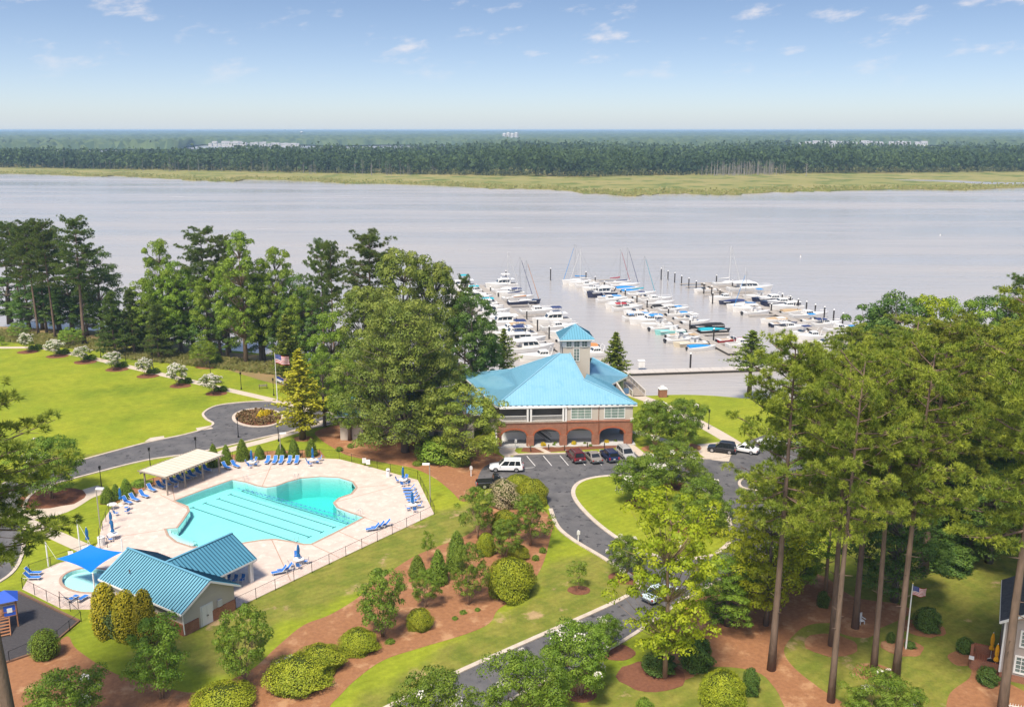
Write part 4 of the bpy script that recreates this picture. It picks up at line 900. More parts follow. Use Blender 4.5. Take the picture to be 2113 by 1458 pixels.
def broad(seed, h=20.0, w=15.0, base=0.18, nclump=130, per=150, leaf=0.30, m=None, bark=None, rb=0.42, cr=0.15, shape=0.8, stems=1, blossom=0.0, blossom_m=None, flat=0.75, hollow=0.5, lobes=5):
    """a trunk (or several stems), limbs to every spray, and a crown of leaf sprays with gaps between"""
    rng = np.random.default_rng(seed); p = Proto(h, w); mb = MB()
    zc0 = h * base; H = h - zc0; Rw = w / 2; C = []
    ph = rng.uniform(0, 6.28, lobes); am = rng.uniform(0.06, 0.2, lobes)
    tries = 0
    while len(C) < nclump and tries < nclump * 40:
        tries += 1
        t = rng.uniform(0, 1); a = rng.uniform(0, 6.283)
        cc = 0.5 * shape; prof = math.sqrt(max(0.05, 1 - ((t - cc) / (max(cc, 1 - cc) + 0.03)) ** 2))
        lob = 1 + sum(am[k] * math.sin((k + 1) * a + ph[k] + 3 * t) for k in range(lobes))
        rr = math.sqrt(rng.uniform(hollow * hollow, 1)) * Rw * prof * lob * 0.93
        q = np.array([rr * math.cos(a), rr * math.sin(a), zc0 + H * (0.04 + 0.92 * t)])
        if all(np.sum((q - o) ** 2) > (cr * Rw * 0.75) ** 2 for o in C): C.append(q)
    C = np.array(C)
    # stems and limbs
    top = h * 0.8 if stems == 1 else h * 0.45
    heads = []
    for s in range(stems):
        a = 6.283 * s / stems + rng.uniform(-0.4, 0.4); sp = 0 if stems == 1 else Rw * rng.uniform(0.25, 0.5)
        pts = [(0.10 * math.cos(a) * (stems > 1), 0.10 * math.sin(a) * (stems > 1), 0)]
        for i in range(1, 5):
            t = i / 4; pts.append((sp * math.cos(a) * t ** 1.3 + rng.normal() * 0.012 * h * t, sp * math.sin(a) * t ** 1.3 + rng.normal() * 0.012 * h * t, top * t))
        mb.tube(pts, [rb * f for f in (1.3, 0.95, 0.75, 0.5, 0.18)], 8 if stems == 1 else 6); heads.append([np.array(q) for q in pts])
    allp = [(q, i) for hd in heads for i, q in enumerate(hd) if i >= 1]
    for c in C:
        best = min(allp, key=lambda o: np.sum((o[0] - c) ** 2) + (6 * max(0, o[0][2] - c[2] + 0.1 * h)) ** 2)[0]
        mid = (best + c) / 2 + np.array([0, 0, -0.04 * np.linalg.norm(c - best)])
        r0 = rb * 0.22
        mb.tube([best, mid, c], [r0, r0 * 0.6, r0 * 0.15], 4, cap=False)
    V, F, T = [], [], []; o = 0; BV, BF, BT = [], [], []; ob = 0
    for c in C:
        r = cr * Rw * rng.uniform(0.75, 1.35); tn = rng.uniform(0.15, 0.8)
        P_, D = clump_points(rng, c, r, per, flat)
        v, f = cards(rng, P_, leaf, D); V.append(v); F.append(f + o); o += len(v); T.append(tn + rng.normal(size=len(f)) * 0.16)
        if blossom and rng.uniform() < blossom * (0.3 + 0.9 * (c[2] - zc0) / H):
            kk = max(8, int(per * (0.30 if blossom < 1 else 0.75))); P2, D2 = clump_points(rng, c + np.array([c[0] * 0.04, c[1] * 0.04, r * 0.3]), r * 0.75, kk, 0.8, 0.8)
            v, f = cards(rng, P2, leaf * 0.95); BV.append(v); BF.append(f + ob); ob += len(v); BT.append(rng.uniform(0, 1, len(f)))
    p.add('trunk', mb.mesh('tree_trunk', bark or bark_grey, True))
    p.add('crown', np_mesh('tree_crown', np.vstack(V), np.vstack(F), m or L_green, np.concatenate(T)))
    if BV: p.add('blossom', np_mesh('tree_blossom', np.vstack(BV), np.vstack(BF), blossom_m or L_blossom, np.concatenate(BT)))
    return fit(p, np.vstack(V), 97)
def cypress(seed, h=14.0, w=5.0, m=None, nb=120, per=62, leaf=0.28, start=0.12, rb=0.2, droop=0.0, power=0.9, bark=None):
    rng = np.random.default_rng(seed); p = Proto(h, w); mb = MB().tube([(0, 0, 0), (0.05, 0, h * 0.5), (0, 0.03, h * 0.98)], [rb * 1.4, rb * 0.7, 0.02], 7)
    V, F, T = [], [], []; o = 0
    for b_ in range(nb):
        t = (b_ + rng.uniform()) / nb; z = h * (start + (1 - start) * t * 0.97); L = w / 2 * ((1 - t) ** power * 0.95 + 0.05) * rng.uniform(0.6, 1.15) * min(1.0, 0.55 + 2.2 * t)
        a = b_ * 2.4 + rng.uniform(-0.4, 0.4); s0 = np.array([0, 0, z]); tip = s0 + np.array([math.cos(a) * L, math.sin(a) * L, L * rng.uniform(0.05, 0.4) - droop * L])
        mb.tube([s0, tip], [rb * 0.2, 0.012], 3, cap=False)
        n = max(8, int(per * (0.35 + L / (w / 2)))); u = rng.uniform(0.15, 1.0, n)
        q = s0 + (tip - s0) * u[:, None] + rng.normal(size=(n, 3)) * np.array([0.14, 0.14, 0.10]) * (0.5 + L * 0.35)
        v, f = cards(rng, q, leaf, None); V.append(v); F.append(f + o); o += len(v); T.append(rng.uniform(0.15, 0.85) + rng.normal(size=n) * 0.15)
    p.add('trunk', mb.mesh('cypress_trunk', bark or bark_grey, True)); p.add('crown', np_mesh('cypress_crown', np.vstack(V), np.vstack(F), m or L_cyp, np.concatenate(T)))
    return fit(p, np.vstack(V), 96)
def shrub(seed, prof, h, w, n=2600, leaf=0.12, m=None, lump=0.06, tip=None, lobes=9, two=None):
    """clipped or mounding shrub: leaves standing on a lumpy surface over a dark twiggy core. prof(t) = radius factor at height t"""
    rng = np.random.default_rng(seed); p = Proto(h, w)
    ph = rng.uniform(0, 6.28, (lobes, 2)); fr = rng.integers(1, 7, (lobes, 2))
    def rad(t, a):
        k = 1 + sum(lump / 2 * np.sin(fr[i, 0] * a + ph[i, 0] + fr[i, 1] * 2.2 * t + ph[i, 1]) for i in range(lobes))
        return w / 2 * prof(t) * k
    nz_, na = 9, 16; mb = MB()
    for i in range(nz_):
        t = 0.02 + 0.95 * i / (nz_ - 1)
        for j in range(na):
            a = 6.2832 * j / na; r = float(rad(t, a)) * 0.86; mb.v.append((r * math.cos(a), r * math.sin(a), h * t * 0.95))
    for i in range(nz_ - 1):
        for j in range(na): mb.f.append((i * na + j, i * na + (j + 1) % na, (i + 1) * na + (j + 1) % na, (i + 1) * na + j))
    mb.f.append(tuple((nz_ - 1) * na + j for j in range(na)))
    # points spread over the surface by area
    t = rng.uniform(0, 1, n * 4); pr_ = np.vectorize(prof)(t); keep = rng.uniform(0, 1, n * 4) < pr_ / pr_.max() + 0.12; t = t[keep][:n]
    a = rng.uniform(0, 6.2832, len(t)); r = np.array([rad(x, y) for x, y in zip(t, a)]) * rng.uniform(0.86, 1.12, len(t))
    C = np.stack([r * np.cos(a), r * np.sin(a), h * (t * 0.97 + 0.02)], 1)
    Nn = np.stack([np.cos(a), np.sin(a), 0.35 + 0.9 * t], 1); Nn /= np.linalg.norm(Nn, axis=1)[:, None]
    v, f = cards(rng, C, leaf, Nn * 0.7)
    tn = 0.45 + 0.30 * np.sin(5 * a + 9 * t + seed) * np.sin(11 * t + 2 * a) + rng.normal(size=len(t)) * 0.22
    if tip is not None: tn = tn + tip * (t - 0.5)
    p.add('stem_core', mb.mesh('shrub_core', core_dark)); p.add('foliage', np_mesh('shrub_foliage', v, f, m or L_holly, tn))
    return fit(p, v, 99)
dome = lambda t: max(0.02, math.sqrt(max(0.0, 1 - (max(0.0, t - 0.28) / 0.72) ** 2.2)) * (0.84 + 0.16 * min(1, t / 0.28)))
conef = lambda t: max(0.02, (1 - t) ** 0.58 * (0.82 + 0.18 * min(1, t / 0.15)) * 1.08)
egg = lambda t: max(0.02, math.sqrt(max(0, 1 - ((t - 0.42) / 0.58) ** 2)) if t > 0.42 else 0.72 + 0.28 * math.sin(math.pi / 2 * t / 0.42))
column_f = lambda t: max(0.02, math.sqrt(max(0, 1 - ((t - 0.35) / 0.65) ** 2)) if t > 0.35 else 0.8 + 0.2 * t / 0.35)

PR = {}
PR['pine1'] = pine(1, 30, 10, 0.46, 60, 0.4, tufts=27, open_=0.16); PR['pine2'] = pine(2, 30, 11, 0.50, 54, 0.9, tufts=27, open_=0.18); PR['pine3'] = pine(3, 30, 9, 0.56, 46, -0.6, tufts=27, open_=0.18); PR['pine4'] = pine(4, 30, 10, 0.42, 64, 0.3, tufts=27, open_=0.2)
PR['pined'] = pine(5, 26, 9.5, 0.50, 46, 0.5, L_pine_dark, open_=0.12); PR['pined2'] = pine(6, 26, 8.5, 0.58, 40, -0.5, L_pine_dark, open_=0.15); PR['pined3'] = pine(16, 26, 10, 0.45, 50, 0.2, L_pine_dark, open_=0.1)
PR['ypine'] = pine(7, 13, 6.5, 0.14, 60, 0.1, L_pine_dark, True, 20, 0.2); PR['ypine2'] = pine(8, 13, 5.5, 0.18, 54, 0.2, L_pine_dark, True, 20, 0.2)
PR['oak1'] = broad(11, 23, 18, 0.08, 260, 165, 0.34, L_oak, cr=0.16, rb=0.55, lobes=6); PR['oak2'] = broad(12, 21, 14, 0.16, 150, 160, 0.34, L_oak, cr=0.17, rb=0.4)
PR['green1'] = broad(13, 18, 12, 0.15, 130, 150, 0.32, L_green, cr=0.18); PR['green2'] = broad(14, 16, 11, 0.2, 110, 140, 0.30, L_green, cr=0.19)
PR['dark1'] = broad(15, 18, 12, 0.15, 120, 150, 0.32, L_dark, cr=0.19); PR['dark2'] = broad(17, 16, 9, 0.12, 100, 140, 0.30, L_dark, cr=0.2)
PR['poplar1'] = broad(18, 22, 9, 0.12, 120, 140, 0.32, L_green, cr=0.24, shape=0.9, bark=bark_tan, rb=0.4); PR['poplar2'] = broad(19, 22, 8, 0.2, 90, 130, 0.32, L_green, cr=0.25, shape=0.85)
PR['lime1'] = broad(20, 19, 10, 0.12, 150, 95, 0.30, L_lime, cr=0.17, rb=0.22, bark=bark_tan, shape=1.1, hollow=0.3); PR['lime2'] = broad(21, 19, 10, 0.14, 150, 95, 0.30, L_lime, cr=0.18, rb=0.22, shape=0.95, hollow=0.3)
PR['droop'] = broad(22, 13, 11, 0.12, 110, 130, 0.28, leafmat('willow_leaves', (0.15, 0.195, 0.025), (0.30, 0.32, 0.04), 0.3), cr=0.19, rb=0.25)
PR['myrtle1'] = broad(23, 6, 6.4, 0.24, 105, 165, 0.17, L_myrtle, bark_tan, 0.085, 0.21, 0.75, 6, 0.10); PR['myrtle2'] = broad(24, 6, 5.2, 0.24, 75, 115, 0.17, L_myrtle, bark_tan, 0.08, 0.22, 0.8, 5)
PR['myrtle3'] = broad(25, 7, 7.5, 0.2, 120, 160, 0.18, L_myrtle, bark_tan, 0.09, 0.19, 0.75, 6, 0.07); PR['myrtle4'] = broad(26, 6, 5.0, 0.18, 80, 110, 0.17, L_myrtle, bark_tan, 0.07, 0.22, 0.9, 5)
PR['bloom1'] = broad(27, 3.8, 4.0, 0.34, 50, 95, 0.17, L_myrtle, bark_tan, 0.05, 0.25, 0.7, 4, 1.6); PR['bloom2'] = broad(28, 3.8, 3.8, 0.38, 46, 95, 0.17, L_myrtle, bark_tan, 0.05, 0.26, 0.7, 4, 1.6)
PR['dogwood'] = broad(29, 5, 6.5, 0.3, 70, 110, 0.18, L_green, bark_grey, 0.1, 0.24, 0.65, 3, flat=0.4); PR['sapling'] = broad(30, 4, 3.0, 0.35, 36, 60, 0.17, L_green, bark_tan, 0.05, 0.28, 0.8, 1)
PR['cyp1'] = cypress(31, 14, 5.5); PR['cyp2'] = cypress(32, 13, 6, leafmat('green_cypress', (0.11, 0.165, 0.018), (0.21, 0.25, 0.03)), 120, 66, 0.30, 0.14); PR['cyp3'] = cypress(33, 13, 6.5, leafmat('green_cypress', (0.1, 0.15, 0.025), (0.18, 0.21, 0.04)), 80, 60, 0.28, 0.4)
PR['cone'] = shrub(41, conef, 2.6, 1.7, 2600, 0.12, L_holly); PR['ball'] = shrub(42, egg, 2.2, 2.4, 3000, 0.11, L_holly, 0.03); PR['small'] = shrub(43, dome, 0.8, 1.1, 900, 0.12, L_holly, 0.12)
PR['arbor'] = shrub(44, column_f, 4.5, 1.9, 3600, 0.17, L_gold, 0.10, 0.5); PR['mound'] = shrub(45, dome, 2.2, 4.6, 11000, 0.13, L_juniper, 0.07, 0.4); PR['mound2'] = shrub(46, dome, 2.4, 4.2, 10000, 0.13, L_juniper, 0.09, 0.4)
PR['darkbush'] = shrub(47, dome, 2.6, 3.0, 3600, 0.18, L_dark, 0.12); PR['green_bush'] = shrub(48, dome, 2.4, 3.0, 3400, 0.18, L_green, 0.14); PR['cream'] = shrub(49, dome, 3.2, 4.2, 4200, 0.17, L_cream, 0.16)
PR['yellow'] = shrub(50, egg, 0.9, 1.0, 700, 0.11, L_yellow, 0.1); PR['laurel'] = shrub(51, egg, 4.4, 3.6, 3800, 0.22, leafmat('laurel_leaves', (0.045, 0.085, 0.02), (0.12, 0.17, 0.05), 0.15, 0.4), 0.14)

TREE_N = [0]
WK = {'broadleaf_tree': 1.25, 'cone_shrub': 1.15, 'oak_tree': 1.1, 'lime_tree': 1.1}
LOW = {'mound', 'mound2', 'ball', 'darkbush', 'cream', 'green_bush', 'small', 'laurel', 'yellow'}
def tree(key, px, py, top=None, wpx=None, label='', cat='tree', name='tree', group=None, rz=None, hm=None, z0=0.0):
    if key in LOW and wpx:      # the lower outline of a wide low shrub is its near edge, not its middle
        gx, gy = G(px, py, z0); py = py - 0.40 * wpx * CAM_H / math.sqrt(gx * gx + gy * gy + CAM_H ** 2)
    p = PR[key]; x, y = G(px, py, z0); TREE_N[0] += 1
    h = hm if hm else height_to(x, y, top, z0)
    sz = h / p.h; wpx = wpx * WK.get(name, 1.0) if wpx else None; sx = sz if wpx is None else (wpx * depth(x, y, h * 0.6) / FOC) / p.w
    return p.place(name, (x, y, z0), (TREE_N[0] * 2.399) % 6.283 if rz is None else rz, (sx, sx, sz), label, cat, group)
# ------------------------------------------------------------------ the trees of the place
g_ = 'tall pines on the left bank'
for key, x, y, t, w, lb in [
    ('pined2', 26, 664, 452, 62, 'tall pine with thin trunk at the far left of the river bank'),
    ('pined', 45, 671, 456, 66, 'tall pine second from the left on the river bank'),
    ('pined3', 62, 678, 462, 60, 'slender pine third from the left on the river bank'),
    ('pined', 79, 692, 448, 70, 'stout pine at the lawn end, just right of a small round tree'),
    ('pined2', 96, 687, 452, 62, 'tall pine fourth from the gap in the left bank pines'),
    ('pined3', 114, 701, 447, 74, 'pine with a pale straight trunk beside the bending walk'),
    ('pined2', 124, 680, 470, 60, 'pine leaning slightly, behind the pale straight trunk'),
    ('pined', 176, 713, 440, 100, 'tallest pine at the right end of the left group, ragged top'),
    ('pined', 435, 726, 462, 105, 'tall flat-topped pine standing alone between the leafy bank trees'),
    ('pined2', 474, 727, 481, 62, 'darker thin pine just right of the flat-topped one')]:
    tree(key, x, y, t, w, lb, 'pine tree', 'pine_tree', g_)
g_ = 'leafy trees along the left bank'
for key, x, y, t, w, lb in [
    ('dark1', 212, 690, 512, 92, 'dark broad tree leaning out over the water beside the tallest left pine'),
    ('dark2', 150, 684, 560, 80, 'dark tree filling in behind the left pine trunks'),
    ('dark2', 20, 668, 570, 80, 'dark understory tree at the far left edge of the bank'),
    ('dark1', 88, 680, 565, 86, 'dark understory tree among the left pine trunks'),
    ('green1', 345, 724, 490, 86, 'loose pale green tree left of the flat-topped pine'),
    ('green2', 400, 722, 545, 90, 'dark rounded tree below the flat-topped pine'),
    ('green2', 350, 730, 610, 80, 'low bushy green tree on the bank beside the young pines'),
    ('poplar1', 508, 752, 475, 84, 'tall leafy tree with pale trunk at the edge of the mown grass'),
    ('green1', 580, 746, 505, 96, 'tall leafy tree at the right end of the left bank'),
    ('dark2', 470, 738, 600, 60, 'dark bushy tree between the two tall leafy trees'),
    ('dark2', 545, 744, 590, 66, 'dark ivy clad tree behind the pale trunk'),
    ('dark1', 620, 752, 560, 62, 'dark green tree half hidden behind the yellow cypress')]:
    tree(key, x, y, t, w, lb, 'tree', 'broadleaf_tree', g_)
for i, (key, x, y, t, w) in enumerate([('green1', 305, 722, 575, 84), ('green2', 455, 736, 545, 84), ('green1', 540, 745, 530, 88), ('green2', 632, 756, 585, 80), ('green2', 375, 728, 535, 76)]):
    tree(key, x, y, t, w, ('mid-green rounded tree behind the middle young pine', 'mid-green tree right of the flat-topped pine', 'mid-green rounded tree right of the pale-trunked tree', 'mid-green tree at the gap left of the thin pines', 'mid-green tree left of the flat-topped pine')[i], 'tree', 'broadleaf_tree', g_)
g_ = 'young pines on the bank'
tree('ypine', 240, 736, 597, 74, 'bushy young pine, leftmost of the three beside the walk', 'pine tree', 'young_pine', g_)
tree('ypine2', 277, 732, 590, 56, 'narrow young pine, middle of the three beside the walk', 'pine tree', 'young_pine', g_)
tree('ypine', 330, 742, 624, 72, 'dark young pine, rightmost of the three beside the walk', 'pine tree', 'young_pine', g_)
g_ = 'small spreading trees by the walk'
tree('dogwood', 40, 700, 664, 42, 'small round green tree at the left end of the walk', 'tree', 'small_tree', g_)
tree('dogwood', 147, 716, 675, 56, 'small bright green spreading tree by the first lamp post', 'tree', 'small_tree', g_)
tree('dogwood', 424, 757, 699, 66, 'small layered tree on the grass between lamp posts', 'tree', 'small_tree', g_)
tree('dogwood', 4, 712, 692, 16, 'tiny tree cut by the left edge beside the walk', 'tree', 'small_tree', g_)
tree('darkbush', 446, 756, 726, 32, 'dark round shrub beside the small layered tree', 'shrub', 'shrub')
for i, (x, y, t, w, o) in enumerate([(57, 726, 686, 36, 'first'), (113, 735, 700, 36, 'second'), (169, 747, 714, 38, 'third'), (234, 762, 726, 41, 'fourth'), (300, 775, 739, 38, 'fifth'), (366, 795, 750, 43, 'sixth'), (439, 812, 771, 50, 'seventh')]):
    tree('bloom1' if i % 2 else 'bloom2', x, y, t, w, 'white flowering crape myrtle on the lawn, %s from the left' % o, 'flowering tree', 'crape_myrtle', 'row of white crape myrtles')
    for k, (dx, dy, s) in enumerate([(9, -4, 15), (22, -4, 18)]):
        tree('small', x + dx, y + dy, y + dy - s * 0.72, s * 1.15, '%s shrub beside the %s white crape myrtle from the left' % (('left green', 'right green')[k], o), 'shrub', 'shrub', 'green shrubs under the crape myrtles')
for i, (key, x, y, t, w) in enumerate([('dark2', 250, 712, 640, 60), ('dark2', 300, 722, 650, 60), ('dark1', 375, 730, 600, 70), ('dark2', 430, 733, 620, 70), ('dark1', 600, 750, 610, 70), ('dark2', 650, 760, 620, 70), ('dark2', 60, 676, 600, 70), ('dark1', 120, 682, 590, 70), ('dark2', 180, 692, 600, 60)]):
    tree(key, x, y, t, w, 'shady understory tree on the left bank, %s of nine from the left' % ('fourth', 'fifth', 'sixth', 'seventh', 'eighth', 'ninth', 'first', 'second', 'third')[i], 'tree', 'broadleaf_tree', g_)
# centre mass
g_ = 'trees around the clubhouse'
tree('pined', 672, 770, 487, 70, 'thin pine rising left of the big leafy mass', 'pine tree', 'pine_tree', g_)
tree('pined2', 692, 780, 492, 60, 'second thin pine rising left of the big leafy mass', 'pine tree', 'pine_tree', g_)
tree('pined3', 770, 800, 470, 130, 'wide dark pine at the top of the big leafy mass', 'pine tree', 'pine_tree', g_)
tree('oak2', 838, 850, 508, 150, 'tall tree with brownish tips right behind the big oak', 'tree', 'broadleaf_tree', g_)
tree('oak2', 905, 842, 536, 110, 'tree with yellowish top nearest the moored boats', 'tree', 'broadleaf_tree', g_)
tree('green1', 690, 850, 640, 110, 'rounded green tree left of the big oak, behind the flag', 'tree', 'broadleaf_tree', g_)
tree('oak2', 760, 850, 585, 130, 'tree with mottled crown up left of the big oak', 'tree', 'broadleaf_tree', g_)
tree('dark1', 975, 846, 596, 110, 'dark green tree between the big oak and the moored boats', 'tree', 'broadleaf_tree', g_)
tree('dark2', 1000, 838, 640, 62, 'dark green tree touching the left end of the blue roof', 'tree', 'broadleaf_tree', g_)
tree('cyp3', 1040, 818, 676, 56, 'thin waterside tree with bare stems behind the blue roof', 'tree', 'cypress_tree', g_)
tree('pined', 960, 800, 562, 50, 'small pine top showing beside the sailboats', 'pine tree', 'pine_tree', g_)
tree('oak1', 836, 932, 612, 236, 'huge oak in front of the clubhouse wing', 'tree', 'oak_tree', g_)
tree('green1', 722, 908, 738, 96, 'bright green tree between the yellow cypress and the huge oak', 'tree', 'broadleaf_tree', g_)
tree('droop', 962, 950, 792, 150, 'drooping yellow-green tree at the left corner of the brick arcade', 'tree', 'broadleaf_tree', g_)
tree('green_bush', 902, 962, 900, 100, 'large layered green bush below the huge oak', 'shrub', 'shrub')
tree('green_bush', 946, 966, 925, 64, 'rounded bush between the layered bush and the car park', 'shrub', 'shrub')
tree('cyp2', 596, 800, 647, 66, 'green cypress behind the flagpole', 'tree', 'cypress_tree', 'cypresses by the turning circle')
tree('cyp1', 625, 906, 718, 96, 'yellow-green cypress beside the turning circle', 'tree', 'cypress_tree', 'cypresses by the turning circle')
tree('cyp2', 1268, 806, 684, 58, 'conical cypress standing in the water behind the blue roof', 'tree', 'cypress_tree')
tree('cyp3', 1546, 818, 680, 86, 'open waterside tree with bare lower trunk near the dock', 'tree', 'cypress_tree')
tree('green2', 670, 880, 720, 70, 'light green tree right behind the yellow cypress', 'tree', 'broadleaf_tree', 'trees around the clubhouse')
tree('oak2', 790, 905, 690, 110, 'leafy tree on the left shoulder of the huge oak', 'tree', 'broadleaf_tree', 'trees around the clubhouse')
tree('oak2', 900, 905, 720, 110, 'leafy tree on the right shoulder of the huge oak', 'tree', 'broadleaf_tree', 'trees around the clubhouse')
tree('green_bush', 770, 912, 868, 80, 'shady bush under the left side of the huge oak', 'shrub', 'shrub'); tree('green_bush', 850, 905, 862, 90, 'shady bush behind the huge oak trunk', 'shrub', 'shrub')
# crape myrtles round the car park
for key, x, y, t, w, lb in [
    ('myrtle1', 1352, 926, 826, 100, 'crape myrtle at the right corner of the clubhouse'),
    ('myrtle3', 1408, 924, 822, 104, 'wide crape myrtle beside the grey utility box'),
    ('myrtle1', 1318, 1042, 940, 142, 'crape myrtle at the left of the road island'),
    ('myrtle3', 1392, 1006, 912, 138, 'white-flecked crape myrtle at the back of the road island'),
    ('myrtle3', 1445, 1098, 985, 134, 'white-flecked crape myrtle at the right of the road island'),
    ('myrtle2', 986, 1110, 1002, 76, 'upright crape myrtle left of the cream flowering shrub'),
    ('myrtle2', 1095, 1125, 1016, 92, 'dark crape myrtle at the bend of the road'),
    ('myrtle4', 1043, 1152, 1070, 74, 'light green crape myrtle above the biggest juniper mound'),
    ('myrtle4', 790, 1312, 1172, 112, 'dark crape myrtle in the middle of the long mulch bed'),
    ('myrtle2', 879, 1252, 1172, 68, 'small crape myrtle with spreading stems among the cone shrubs'),
    ('myrtle4', 968, 1246, 1118, 82, 'crape myrtle just left of the biggest juniper mound'),
    ('myrtle4', 333, 1440, 1270, 138, 'crape myrtle in front of the pool house downspout'),
    ('myrtle2', 505, 1410, 1250, 128, 'vase-shaped crape myrtle right of the pool house'),
    ('myrtle1', 1290, 1196, 1106, 84, 'crape myrtle at the road edge left of the lime tree'),
    ('myrtle1', 1197, 1432, 1284, 166, 'crape myrtle with a clear trunk by the lower road'),
    ('myrtle3', 1082, 1520, 1352, 200, 'broad crape myrtle with white flecks at the bottom edge'),
    ('myrtle3', 905, 1560, 1390, 200, 'broad flowering crape myrtle at the bottom edge left of the road'),
    ('myrtle3', 140, 1530, 1386, 190, 'bushy crape myrtle at the bottom left corner'),
    ('myrtle3', 107, 1028, 900, 150, 'large crape myrtle with white flecks in the brown bed at left'),
    ('myrtle1', 1255, 1345, 1270, 70, 'small crape myrtle across the lower road'),
    ('myrtle3', 1820, 1500, 1392, 160, 'feathery light green tree at the bottom edge below the birdbath')]:
    tree(key, x, y, t, w, lb, 'tree', 'crape_myrtle', 'crape myrtles')
tree('sapling', 1194, 1214, 1158, 54, 'little sapling alone on the grass by the road', 'tree', 'sapling')
tree('sapling', 883, 1162, 1094, 34, 'thin sapling beside the cone shrubs', 'tree', 'sapling')
# lime and other trees to the right
tree('lime1', 1372, 1398, 1008, 215, 'tall lime-green tree in front of the road island', 'tree', 'lime_tree', 'lime-green trees')
tree('lime2', 1580, 1290, 975, 200, 'tall lime-green tree right of the road island', 'tree', 'lime_tree', 'lime-green trees')
tree('green2', 1500, 1290, 1150, 130, 'dull green small tree between the two lime trees', 'tree', 'broadleaf_tree')
tree('lime2', 1528, 1240, 1060, 100, 'small lime-green tree overhanging the drain kerb', 'tree', 'lime_tree', 'lime-green trees')
g_ = 'foreground pines on the right'
for key, x, y, t, w, lb, rz in [
    ('pine1', 1590, 1382, 676, 235, 'tallest foreground pine, its dark trunk left of all others', 0.3),
    ('pine2', 1712, 1446, 705, 235, 'foreground pine with the nearest pale leaning trunk', 0.0),
    ('pine3', 1714, 1330, 720, 180, 'foreground pine behind the nearest pale trunk', 0.5),
    ('pine4', 1765, 1294, 680, 200, 'foreground pine next to the white garden chair', 0.2),
    ('pine3', 1801, 1383, 720, 180, 'slim foreground pine beside the birdbath', 0.1),
    ('pine2', 1846, 1394, 690, 250, 'thick-trunked foreground pine right of the birdbath', 6.1),
    ('pine4', 2064, 1500, 520, 300, 'foreground pine whose trunk crosses the grey house', 0.2),
    ('pine1', 2200, 1330, 540, 330, 'pine at the right edge overhanging the grey house', 0.1),
    ('pine4', 1905, 1180, 640, 230, 'wood-edge pine behind the yard flagpole', 1.2),
    ('pine1', 2000, 1150, 655, 250, 'wood-edge pine behind the back lawn', 2.2),
    ('pine2', 1668, 1080, 730, 130, 'pine standing between the car park and the lime tree', 3.0),
    ('pine3', 2110, 1120, 640, 250, 'wood-edge pine at the right edge of the picture', 4.0),
    ('pine4', 1800, 1110, 690, 220, 'wood pine behind the slim foreground pines', 5.0)]:
    tree(key, x, y, t, w, lb, 'pine tree', 'pine_tree', g_, rz)
g_ = 'woods on the right bank'
for key, x, y, t, w, lb in [
    ('pine4', 1660, 890, 700, 110, 'bank pine nearest the parked white cars'),
    ('pine1', 1740, 930, 665, 130, 'bank pine right behind the parked white cars'),
    ('dark1', 1830, 900, 600, 170, 'dark tree on the right bank, leftmost of the crest'),
    ('lime2', 1890, 905, 605, 120, 'yellowish tree on the crest of the right bank'),
    ('dark2', 1770, 880, 625, 110, 'green tree at the water end of the right bank'),
    ('green1', 1950, 900, 610, 150, 'green rounded tree on the crest of the right bank'),
    ('dark1', 2030, 890, 600, 140, 'dark tree on the crest near the right edge'),
    ('pined', 2092, 880, 556, 150, 'tall pine with bare trunk against the water at the right edge'),
    ('pine2', 1860, 960, 650, 190, 'bank pine in the middle of the right woods'),
    ('pine4', 1960, 980, 660, 200, 'bank pine right of the middle of the right woods'),
    ('dark1', 2060, 960, 690, 170, 'dark tree filling the right woods near the edge'),
    ('dark1', 1920, 1050, 780, 190, 'dark tree deep in the right woods'),
    ('dark2', 2060, 1060, 800, 190, 'dark tree deep in the right woods near the edge'),
    ('dark1', 1770, 1040, 830, 170, 'dark tree deep in the woods left of centre'),
    ('green2', 1690, 1010, 870, 130, 'green understory tree by the loop road'),
    ('dark1', 1845, 1240, 1010, 170, 'dark glossy magnolia with pale trunks beside the yard flag'),
    ('dark1', 2040, 1160, 960, 170, 'dark tree above the shaded back lawn'),
    ('dark2', 1940, 1140, 960, 150, 'dark tree in the shade behind the yard flag'),
    ('green2', 1640, 1215, 1080, 120, 'thin green tree right of the second lime tree')]:
    tree(key, x, y, t, w, lb, 'tree' if 'pine' not in key else 'pine tree', 'pine_tree' if 'pine' in key else 'broadleaf_tree', g_)
# left foreground pine
tree('pine3', 30, 1560, 735, 400, 'big foreground pine at the left edge with its trunk in the corner', 'pine tree', 'pine_tree', None, 1.0)
# shrubs
for x, y, t, w, lb in [(442, 962, 914, 25, 'behind the pergola end, leftmost of the pair'), (468, 958, 916, 24, 'behind the pergola end, right of the pair'), (501, 949, 904, 28, 'tallest by the closed umbrella'), (536, 946, 917, 22, 'small one behind the first loungers'), (580, 944, 914, 23, 'by the pool lamp post'), (607, 942, 903, 24, 'second from the right in the poolside row'), (643, 940, 903, 24, 'at the right end of the poolside row'), (222, 1036, 1001, 27, 'leftmost by the pool gate'), (240, 1030, 997, 22, 'middle one by the pool gate'), (262, 1027, 986, 29, 'tallest by the pool gate'), (905, 1202, 1131, 40, 'tallest in the mulch bed'), (943, 1142, 1093, 36, 'highest up in the mulch bed'), (938, 1175, 1118, 36, 'between two others in the mulch bed'), (862, 1188, 1143, 36, 'leftmost in the mulch bed')]:
    tree('cone', x, y, t, w, 'clipped cone shrub, ' + lb, 'shrub', 'cone_shrub', 'clipped cone shrubs')
